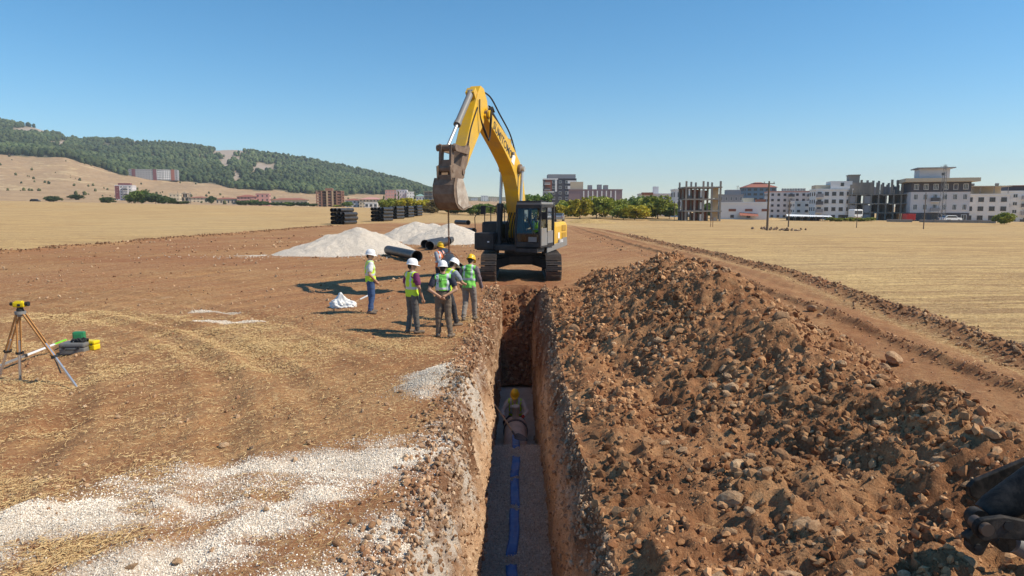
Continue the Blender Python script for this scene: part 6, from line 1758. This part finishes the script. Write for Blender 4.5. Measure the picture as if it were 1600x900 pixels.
r_, w, h, d = block('dark grey house between the bare frame and the blue-grey tower', 1124, 1160, 305, 270, B_GREY, 3, 5, 12, .1, -1, 2, (.4, .5)); bx((w * .1, 4, h + 1.0), (w * .6, 6, 2.2), B_GREY, 'roof_room', r_)
r_, w, h, d = block('tall charcoal apartment block with a rust-red corner and white bands', 850, 900, 280, 330, B_DARK, 6, 5, 14, .12, -1, 3, (.4, .5), balc=(('*', 0),))
sh = h / 6
bx((-w * .36, -.06, h - sh * 1.1), (w * .2, .12, sh * 2.0), B_BROWN, 'rust_panel', r_); bx((-w * .30, -.08, h + .1), (w * .46, .3, .6), B_WHITE, 'white_band', r_); bx((-w * .36, -.10, h - sh * 2.3), (w * .34, .3, .5), B_WHITE, 'white_band', r_); bx((-w * .13, -.085, h - sh * 1.1), (w * .06, .2, sh * 2.3), B_WHITE, 'white_band', r_)
for s in range(3): bx((w * .36, -.07, h - sh * (.5 + s)), (w * .26, .14, sh * .55), B_WHITE, 'white_panel', r_)
bx((.8, d * .5, h + 1.2), (w * .86, d * .8, 2.4), B_GREY, 'roof_storey', r_)
r_, w, h, d = block('long low mauve building with white pilasters beside the charcoal block', 889, 971, 297, 300, bmat('mauve_render', (.24, .17, .18)), 3, 10, 14, .05, -1, 2, (.4, .5), fm=M_FRAMED, skip=tuple((s, c) for s in range(3) for c in range(10) if s != 1 or c > 1))
for k in range(8): bx((-w * .22 + k * w * .085, -.06, h * .62), (.5, .14, h * .7), B_WHITE, 'pilaster', r_)
for x, hh_ in ((-.35, 3.6), (-.1, 2.2), (.08, 2.4), (.2, 2.2)): bx((w * x, 4, h + hh_ / 2), (w * (.24 if hh_ > 3 else .08), 6, hh_), B_BEIGE if hh_ > 3 else B_GREY, 'roof_room', r_)
# ---- left-hand side, towards the hill
fr_inf = [(s, b, 1, 1.0) for s in range(6) for b in range(5)] + [(s, b, 0, .45) for s in range(6) for b in (0, 2, 4)]
r_, w, h, d = skeleton('six-storey unfinished brick building with concrete slabs', 496, 534, 298, 520, 6, 5, 14, -.12, 2, fr_inf, B_BRICK, B_BRICK, False, None, .9)
bx((-w * .02, 5, h + 1.0), (w * .3, 5, 2.0), B_BRICK, 'lift_tower', r_)
for x in (-.08, .14): bx((w * x, -.5, h * .5), (1.1, .3, h * .98), B_CREAM, 'plastered_strip', r_)
block('wide pale house with a low hipped roof right of the brick building', 562, 598, 308, 470, B_BEIGE, 3, 7, 14, 0, 1, 3, (.4, .4), fm=M_FRAMED, roof='hip', roofm=B_PINK)
block('lower pale house with red eaves just right of the brick building', 540, 563, 310, 480, B_LAV, 2, 4, 12, 0, 1, 2, (.4, .4), fm=M_FRAMED, roof='hip')
block('small white annex in front of the wide pale house', 570, 590, 317, 430, B_WHITE, 1, 3, 8, 0, 1, 1, (.6, .5), fm=M_FRAMED)
block('pink apartment house high behind the yellow-green trees', 603, 619, 297.5, 640, B_PINK, 5, 4, 14, .2, -1, 2, (.4, .4), base=3)
block('pale grey apartment house beside the pink one', 620, 637, 297, 650, B_LAV, 5, 4, 14, 0, -1, 2, (.4, .4), base=3)
block('white apartment house beyond the cypress trees', 636, 648, 300, 640, B_WHITE, 5, 3, 14, .2, 1, 2, (.35, .4), base=3)
block('low white hall with a green roof behind the trees', 650, 664, 303, 640, B_WHITE, 2, 3, 14, 0, 1, 2, (.4, .4), base=4, roof='hip', roofm=bmat('green_roof', (.20, .30, .27)))
skeleton('small dark unfinished frame on the slope left of the bucket', 663, 682, 299, 560, 4, 3, 10, 0, 2, [(s, b, 1, 1.) for s in range(4) for b in range(3)], B_CONC, B_GREY, True, 2)
for k, (a, t, c, lab) in enumerate(((736, 310, B_LAV, 'pale house on the far hillside just right of the bucket teeth'), (752, 306, B_WHITE, 'small white house on the far hillside above the trees'), (766, 309, B_BEIGE, 'beige house on the far hillside nearest to the boom'))):
    block(lab, a, a + 11, t, 1150, c, 4, 3, 14, .1, 1, 2, (.4, .4), grp='houses on the far hillside')
r_, w, h, d = block('pink gabled school-like building among the dark bushes', 372, 401, 304, 520, B_PINK, 3, 6, 14, 0, 1, 3, (.35, .4), fm=M_FRAMED, roof='hip'); bx((w * .30, -.1, h * .5), (w * .2, .2, h), B_PINK, 'gable', r_)
block('pink wing with a stepped end beside the school-like building', 401, 421, 303, 525, B_PINK, 3, 3, 12, 0, 1, 2, (.3, .4), fm=M_FRAMED)
block('long white hall with a red roof in front of the slope', 426, 480, 309.5, 500, B_BEIGE, 1, 9, 14, 0, 1, 2, (.5, .4), fm=M_FRAMED, roof='hip')
block('low red-roofed house left of the pink building', 339, 371, 308.5, 530, B_BEIGE, 1, 6, 12, 0, 1, 2, (.35, .4), fm=M_FRAMED, roof='hip')
block('small cream house with a red roof in the valley', 297, 324, 307, 540, B_BEIGE, 2, 5, 12, 0, 1, 2, (.35, .35), fm=M_FRAMED, roof='hip')
skeleton('small concrete frame with column stubs beside the beige house', 280, 295, 302, 440, 3, 3, 9, 0, 2, [(s, b, 1, 1.) for s in range(3) for b in range(3) if (s + b) % 2], B_CONC, B_GREY)
block('beige house half hidden by the big tree', 266, 281, 303, 430, B_BEIGE, 3, 3, 9, 0, 1, 2, (.3, .35), fm=M_FRAMED)
r_, w, h, d = block('white and maroon six-storey block standing alone on the plain', 183, 207, 290, 450, B_LAV, 6, 4, 12, -.2, 1, 3, (.42, .5), balc=(('*', 2),)); bx((-w * .36, -.05, h * .55), (w * .24, .12, h * .85), B_MAROON, 'maroon_panel', r_); bx((0, 5, h + .9), (w * .7, 6, 1.5), B_MAROON, 'roof_storey', r_)
r_, w, h, d = block('long white hospital-like building with red stair towers below the forest', 209, 277, 265, 960, B_GREY, 5, 18, 18, 0, 1, 3, (.62, .45)); sh = h / 5
for x, m_ in ((-.40, B_MAROON), (.03, B_MAROON), (.40, B_RED)): bx((w * x, -.2, h * .52), (w * .07, .5, h * 1.04), m_, 'stair_tower', r_)
for x, ww_ in ((.12, .10), (.27, .16)): bx((w * x, -.12, h * .5), (w * ww_, .25, h * .98), B_WHITE, 'white_wing', r_)
for s in range(5):
    for x in (.09, .12, .15, .21, .25, .29, .33): window(r_, w * x, -.26, sh * (s + .5), w * .025, sh * .5, M_FRAMED)
r_, w, h, d = block('white terraced building with maroon ends on the dry slope', 24, 60, 241.5, 990, B_WHITE, 4, 9, 16, 0, 1, 2, (.6, .5), fm=M_FRAMED, roofm=B_MAROON)
for x in (-.44, .45): bx((w * x, -.15, h * .5), (w * .12, .4, h * 1.02), B_MAROON, 'end_bay', r_)
block('white building with red eaves at the edge of the slope', -22, 13, 242, 990, B_WHITE, 4, 9, 16, 0, 1, 2, (.6, .5), fm=M_FRAMED, roofm=B_RED)

# ---- trees and bushes
for a in ((833, 299, 165, 44, 'green', 'rounded green tree rising right behind the excavator cab'), (868, 320, 150, 26, 'yellow', 'low yellow-green tree hugging the cab side'), (884, 318, 170, 32, 'green', 'olive tree in the gap before the bright yellow tree'),
          (906, 309, 152, 32, 'yellow', 'bright yellow tree left of the dense green trees'), (932, 306, 156, 40, 'lime', 'dense green tree just right of the bright yellow tree'), (957, 311, 160, 34, 'lime', 'mid green tree under the white pilasters'), (974, 319, 150, 30, 'lime', 'low bushy lime tree in the middle of the row'),
          (992, 321, 148, 38, 'yellow', 'low spreading yellow-green tree in front of the taller row'), (985, 309, 190, 36, 'green', 'green tree at the back of the row'), (946, 309, 172, 34, 'green', 'deep green tree behind the mid green one'), (969, 311, 176, 34, 'lime', 'light green tree behind the low bushy one'), (1001, 312, 172, 34, 'lime', 'light tree filling the gap left of the taller pair'), (893, 313, 182, 34, 'lime', 'pale green tree behind the bright yellow tree'), (1010, 308, 165, 38, 'green', 'broad green tree left of the tallest'), (1028, 305, 160, 46, 'lime', 'tall wide fresh green tree ending the row'), (1046, 322, 158, 24, 'dark', 'small dark tree beside the bare concrete frame'),
          (1102, 318, 175, 26, 'green', 'green tree seen through the bare concrete frame')):
    tree(*a, group='trees along the far field edge')
for a in ((606, 311, 205, 22, 'lime', 'first yellow-green tree behind the pipe stacks'), (620, 310, 210, 24, 'lime', 'second yellow-green tree behind the pipe stacks'), (634, 309, 205, 24, 'yellow', 'yellowest tree behind the pipe stacks'), (648, 312, 208, 24, 'lime', 'yellow-green tree above the last pipe stack'), (664, 312, 200, 30, 'yellow', 'yellow-olive tree right of the last pipe stack'),
          (684, 314, 195, 28, 'dry', 'brownish tree left of the excavator bucket'), (672, 322, 180, 20, 'dry', 'small dry tree below the brownish one'), (712, 324, 190, 26, 'dark', 'dark bush-like tree behind the chain'), (735, 318, 180, 34, 'green', 'green tree just right of the bucket'), (757, 319, 185, 28, 'green', 'green tree left of the excavator tool box'), (776, 322, 190, 24, 'dry', 'dull tree hidden behind the boom cylinder'), (788, 318, 210, 24, 'green', 'green tree between boom and tool box')):
    tree(*a, group='trees behind the pipe stacks')
for a in ((600, 306, 206, 4, 'dark', 'slim cypress left of the yellow-green trees'), (623, 299, 300, 3.5, 'dark', 'tallest cypress in front of the grey apartments'), (618, 303, 300, 3, 'dark', 'thin cypress beside the tallest one'), (648.5, 300, 300, 3.5, 'dark', 'cypress beside the white apartment house')):
    tree(*a, var=9, group='cypress trees', name='cypress_tree')
for a in ((222, 297, 345, 26, 'green', 'big green tree in front of the maroon block'), (244, 303, 345, 26, 'dark', 'broad dark tree right of the big green one'), (206, 302, 350, 16, 'green', 'green tree touching the maroon block'), (263, 308, 340, 20, 'dark', 'low dark tree in front of the beige house'), (170, 308, 345, 18, 'dark', 'round dark tree on the open plain'), (120, 304, 420, 16, 'dark', 'dark tree beside the low walls on the plain'), (85, 306, 380, 18, 'dark', 'flat bushy tree right of the parked car'),
          (283, 314, 345, 20, 'dark', 'dark hedge tree at the end of the big group'), (331, 306, 500, 12, 'dark', 'tree between the cream house and the red-roofed one'), (380, 313, 420, 16, 'dark', 'dark bushes in front of the pink building'), (395, 312, 425, 16, 'green', 'green bushes in front of the pink wing'), (412, 314, 420, 18, 'dark', 'dark bushes left of the white hall'), (432, 316, 420, 20, 'dark', 'dark bushes under the white hall'), (452, 316, 420, 20, 'green', 'green bushes before the red roof'), (472, 316, 420, 20, 'dark', 'dark bushes left of the brick building'), (488, 318, 420, 14, 'dark', 'dark bush at the foot of the brick building'), (544, 315, 400, 14, 'green', 'green bush right of the brick building'), (527, 320, 400, 12, 'lime', 'light bush before the brick building')):
    tree(*a, group='trees on the plain')
tree(1571, 331, 128, 24, 'lime', 'single round bush in front of the white terrace house', name='bush', group='bushes at the town edge')
for k in range(9): tree(1298 + k * 8, 339 + (k * 5) % 4, 150, 13, 'lime', 'green weedy bush %s' % ('beside the shelter', 'second from the shelter', 'third from the shelter', 'fourth from the shelter', 'under the white truck', 'just right of the white truck', 'in the middle of the unfinished block', 'last but one before the wall', 'nearest to the wall')[k], name='bush', group='bushes at the town edge')

# ---- things at the far field edge
M_POLE = mat('weathered_pole', (.13, .095, .07), .9, var=.3)
def pole(px_, ptop, Y, lab, r0=.13, arm=True):
    p = at(px_, 330, Y); zb = Hz(p.x, Y); h = at(px_, ptop, Y).z - zb
    r_ = empty('utility_pole', (p.x, Y, zb), 0, lab, 'pole', 'poles in the stubble field')
    MB().tube([(0, 0, -.2), (0, 0, h)], [r0, r0 * .65], 10).build('shaft', M_POLE, r_)
    if arm:
        MB().beam((-.7, 0, h - .3), (.7, 0, h - .3), .1, .1).build('crossarm', M_POLE, r_)
        for x in (-.6, .6): MB().cyl((x, 0, h - .25), (x, 0, h - .05), .05, 8).build('insulator', M_GRY, r_)
    return r_
pole(1200, 283, 86, 'tall wooden pole with a crossarm, tallest in the stubble field', .15)
pole(1233, 313, 100, 'dark pole beside the white shelter', .10, False)
pole(1340, 327, 98, 'thin post in front of the white truck', .06, False)
pole(1445, 301, 92, 'thin dark pole in front of the charcoal-topped house', .07, False)
pole(1054, 316, 140, 'thin pole at the edge of the tree row', .07, False)
pole(1066, 320, 138, 'second thin pole left of the bare frame', .06, False)
def lattice(px_, ptop, Y, lab, bw=1.1, zb=None):
    p = at(px_, 330, Y); zb = land_z(p.x, Y) if zb is None else zb; h = at(px_, ptop, Y).z - zb
    r_ = empty('lattice_mast', (p.x, Y, zb), .3, lab, 'mast')
    n_ = 9
    for sx in (-1, 1):
        for sy in (-1, 1): MB().beam((sx * bw / 2, sy * bw / 2, 0), (sx * bw * .16, sy * bw * .16, h), .07, .07).build('leg', M_GRY, r_)
    for k in range(n_):
        z0, z1 = h * k / n_, h * (k + 1) / n_; w0 = bw / 2 * (1 - .68 * k / n_); w1 = bw / 2 * (1 - .68 * (k + 1) / n_)
        for sy in (-1, 1): MB().beam((-w0, sy * w0, z0), (w1, sy * w1, z1), .035, .035).build('brace', M_GRY, r_); MB().beam((sy * w0, -w0, z0), (sy * w1, w1, z1), .035, .035).build('brace', M_GRY, r_)
    for z, l in ((h - .4, 1.3), (h - 3.6, .9)): MB().beam((-l, 0, z), (l * .5, 0, z), .08, .08).build('crossarm', M_GRY, r_)
lattice(1472, 257, 150, 'steel lattice mast in front of the charcoal-topped house')
lattice(1151.5, 290, 420, 'distant lattice mast on the skyline left of the blue-grey tower', 2.2)
def solid(name, px0, px1, ptop, Y, depth, m, lab, cat, rz=0): 
    r_, w, zb = root_at(name, px0, px1, Y, rz, lab, cat); return r_, w, at((px0 + px1) / 2, ptop, Y).z - zb, depth
r_, w, h, d = solid('garden_wall', 1389, 1424, 343.5, 148, .3, B_CONC, 'short grey wall in front of the unfinished block', 'wall'); bx((0, 0, h / 2), (w, .25, h), B_CONC, 'wall_panel', r_); bx((0, 0, h + .05), (w + .1, .35, .1), B_GREY, 'coping', r_)
r_, w, h, d = solid('garden_wall', 1446, 1547, 344.5, 146, .3, B_CONC, 'long grey wall in front of the charcoal-topped house', 'wall'); bx((0, 0, h / 2), (w, .25, h), B_CONC, 'wall_panel', r_); bx((0, 0, h + .05), (w + .1, .35, .1), B_GREY, 'coping', r_)
for k in range(6): bx((-w / 2 + .3 + k * (w - .6) / 5, -.05, h / 2 + .1), (.35, .4, h + .2), B_CONC, 'pier', r_)
r_, w, h, d = solid('shelter', 1234, 1296, 335, 152, 4, B_WHITE, 'long open shelter with a white sheet roof', 'shelter')
for k in range(7): bx((-w / 2 + .2 + k * (w - .4) / 6, .2, h * .4), (.12, .12, h * .8), M_GRY, 'post', r_); bx((-w / 2 + .2 + k * (w - .4) / 6, 3.6, h * .4), (.12, .12, h * .8), M_GRY, 'post', r_)
MB().add([(-w / 2 - .2, -.4, h * .78), (w / 2 + .2, -.4, h * .70), (w / 2 + .2, 2, h * .84), (-w / 2 - .2, 2, h * 1.0), (-w / 2 - .2, 4.4, h * .78), (w / 2 + .2, 4.4, h * .70)], [(0, 1, 2, 3), (3, 2, 5, 4)]).build('roof', M_WHITE, r_)
bx((-w * .1, 3.9, h * .3), (w * .8, .1, h * .6), M_BLK, 'under_roof_dark', r_)  # black sheet standing in for the shade under the roof
def car(px_, pb, Y, rz, body_m, lab, cat='car', van=False, group=None):
    p = at(px_, pb, Y); zb = land_z(p.x, Y); r_ = empty(cat.replace(' ', '_') if cat != 'car' else 'parked_car', (p.x, Y, zb), rz, lab, cat, group)
    pr = [(-2.1, .35), (2.05, .35), (2.15, .75), (1.95, .95), (1.15, 1.02), (.65, 1.5), (-1.35, 1.52), (-1.95, 1.05), (-2.12, .9)]
    MB().prism(pr, 1.7, lambda u, v, x: Vector((u, x, v))).build('body', body_m, r_, .06)
    for sy in (-1, 1):
        MB().prism([(1.0, 1.02), (.6, 1.42), (-1.25, 1.44), (-1.75, 1.05)], .02, lambda u, v, x: Vector((u, x, v)), sy * .86).build('side_window', M_PANE, r_)
        for x in (-1.3, 1.3):
            wq = MB().cyl((x, sy * .75 - .1, .33), (x, sy * .75 + .12, .33), .33, 18).build('wheel', M_RUB, r_); MB().cyl((x, sy * .85 - .04, .33), (x, sy * .85 + .05, .33), .19, 14).build('rim', M_GRY, wq)
        MB().box((2.1, sy * .6, .72), (.08, .3, .14)).build('headlight', M_WHITE, r_); MB().box((-2.08, sy * .65, .85), (.08, .2, .2)).build('tail_light', mat('tail_red', (.4, .02, .02), .3), r_)
    MB().prism([(1.13, 1.04), (.68, 1.46), (.70, 1.50), (1.17, 1.06)], 1.45, lambda u, v, x: Vector((u, x, v))).build('windscreen', M_PANE, r_); MB().prism([(-1.36, 1.47), (-1.88, 1.08), (-1.92, 1.1), (-1.40, 1.50)], 1.45, lambda u, v, x: Vector((u, x, v))).build('rear_window', M_PANE, r_)
    return r_
car(55, 315, 325, 0.05, M_BLK, 'small black car parked far off at the left field edge')
car(874, 346, 130, R(82), mat('silver_paint', (.30, .31, .33), .3, .5, var=.05), 'silver car parked just behind the excavator counterweight')
car(1485, 346, 152, .1, M_WHITE, 'white car half hidden by the long grey wall')
tk = empty('white_truck', tuple(at(1336, 345, 160)[:2]) + (Hz(at(1336, 345, 160).x, 160),), .2, 'white truck cab parked before the unfinished block', 'truck')
MB().box((0, 0, 1.7), (2.3, 2.1, 1.9), bev=.25).build('cab', M_WHITE, tk); MB().box((0, -1.06, 1.95), (1.9, .06, .75)).build('windscreen', M_PANE, tk); MB().box((0, 2.6, 1.1), (2.3, 3.0, .5)).build('chassis', M_BLK, tk)
for x in (-.9, .9):
    for y in (0, 2.9): MB().cyl((x - .15, y, .45), (x + .15, y, .45), .45, 16).build('wheel', M_RUB, tk)
    MB().box((x, -1.07, 1.0), (.35, .06, .2)).build('headlight', M_GRY, tk)
rc = empty('container', tuple(at(1420, 342, 158)[:2]) + (Hz(at(1420, 342, 158).x, 158),), 0, 'small red container beside the charcoal-topped house', 'container')
m_red = mat('red_metal', (.42, .03, .03), .5); MB().box((0, 0, 1.0), (2.0, 1.8, 1.3)).build('body', m_red, rc)
for k in range(5): MB().box((-.8 + k * .4, -.92, 1.0), (.12, .06, 1.2)).build('rib', m_red, rc)
MB().box((0, 0, 1.7), (2.1, 1.9, .08)).build('lid', m_red, rc)
# steel hoop and concrete stub in the field before the bare frame
hp = at(1112, 356, 100); hz_ = Hz(hp.x, 100); ho = empty('steel_frame', (hp.x, 100, hz_), 0, 'small upright steel hoop standing in the stubble field', 'frame')
MB().beam((-.15, 0, 0), (-.15, 0, 1.3), .06, .06).build('upright', M_CHAIN, ho); MB().beam((.15, 0, 0), (.15, 0, 1.3), .06, .06).build('upright', M_CHAIN, ho); MB().beam((-.18, 0, 1.32), (.18, 0, 1.32), .06, .06).build('top_bar', M_CHAIN, ho)
MB().box((.5, .5, 1.15), (.5, .1, .45)).build('plate', M_GRY, ho)
# rubble near the tall pole
ny = 40; yy_ = rng.uniform(84, 92, ny); xx_ = at(1218, 360, 88).x + rng.normal(0, 1.6, ny)
soil_stuff('field_rubble', np.stack([xx_, yy_], 1), rng.uniform(.08, .3, ny), (.14, .09, .06), (.30, .22, .16), (c0, cf0), 61, 'scattered dark rubble on the stubble by the tallest pole', cat='rubble')
# mound of dry grass right of the excavator
gx = at(915, 346, 118); X_, Y_ = np.meshgrid(np.linspace(-7, 7, 60), np.linspace(-3, 3, 30)); Zm = .9 * np.exp(-((X_ / 3) ** 2 + (Y_ / 1.2) ** 2)) + .25 * np.exp(-(((X_ - 4) / 2) ** 2 + (Y_ / 1.2) ** 2)) + .1 * fbm(X_, Y_, 3, 71) - .1
me = np_mesh('grass_mound', np.stack([X_ + gx.x, Y_ + 118, Zm + H(X_ + gx.x, Y_ + 118)], -1).reshape(-1, 3), grid_faces(30, 60)); tag(obj('grass_mound', me, soil_material('dry_grass', [(.35, (.28, .18, .08)), (.65, (.50, .36, .16))])), 'low mound of dry yellow grass right of the excavator', 'mound')

# ================================================================== haze
m = bpy.data.materials.new('hazy_air'); m.use_nodes = True; nt = m.node_tree; nt.nodes.clear()
o_ = nt.nodes.new('ShaderNodeOutputMaterial'); pv = nt.nodes.new('ShaderNodeVolumePrincipled')
pv.inputs['Color'].default_value = (.80, .88, .98, 1); pv.inputs['Density'].default_value = HAZE if 'HAZE' in globals() else .00015; pv.inputs['Anisotropy'].default_value = .1
nt.links.new(pv.outputs['Volume'], o_.inputs['Volume'])
hb_ = MB().box((0, 1300, 110), (5200, 6200, 250)).build('haze', m); tag(hb_, 'thin pale air over the plain', 'haze', kind='stuff')
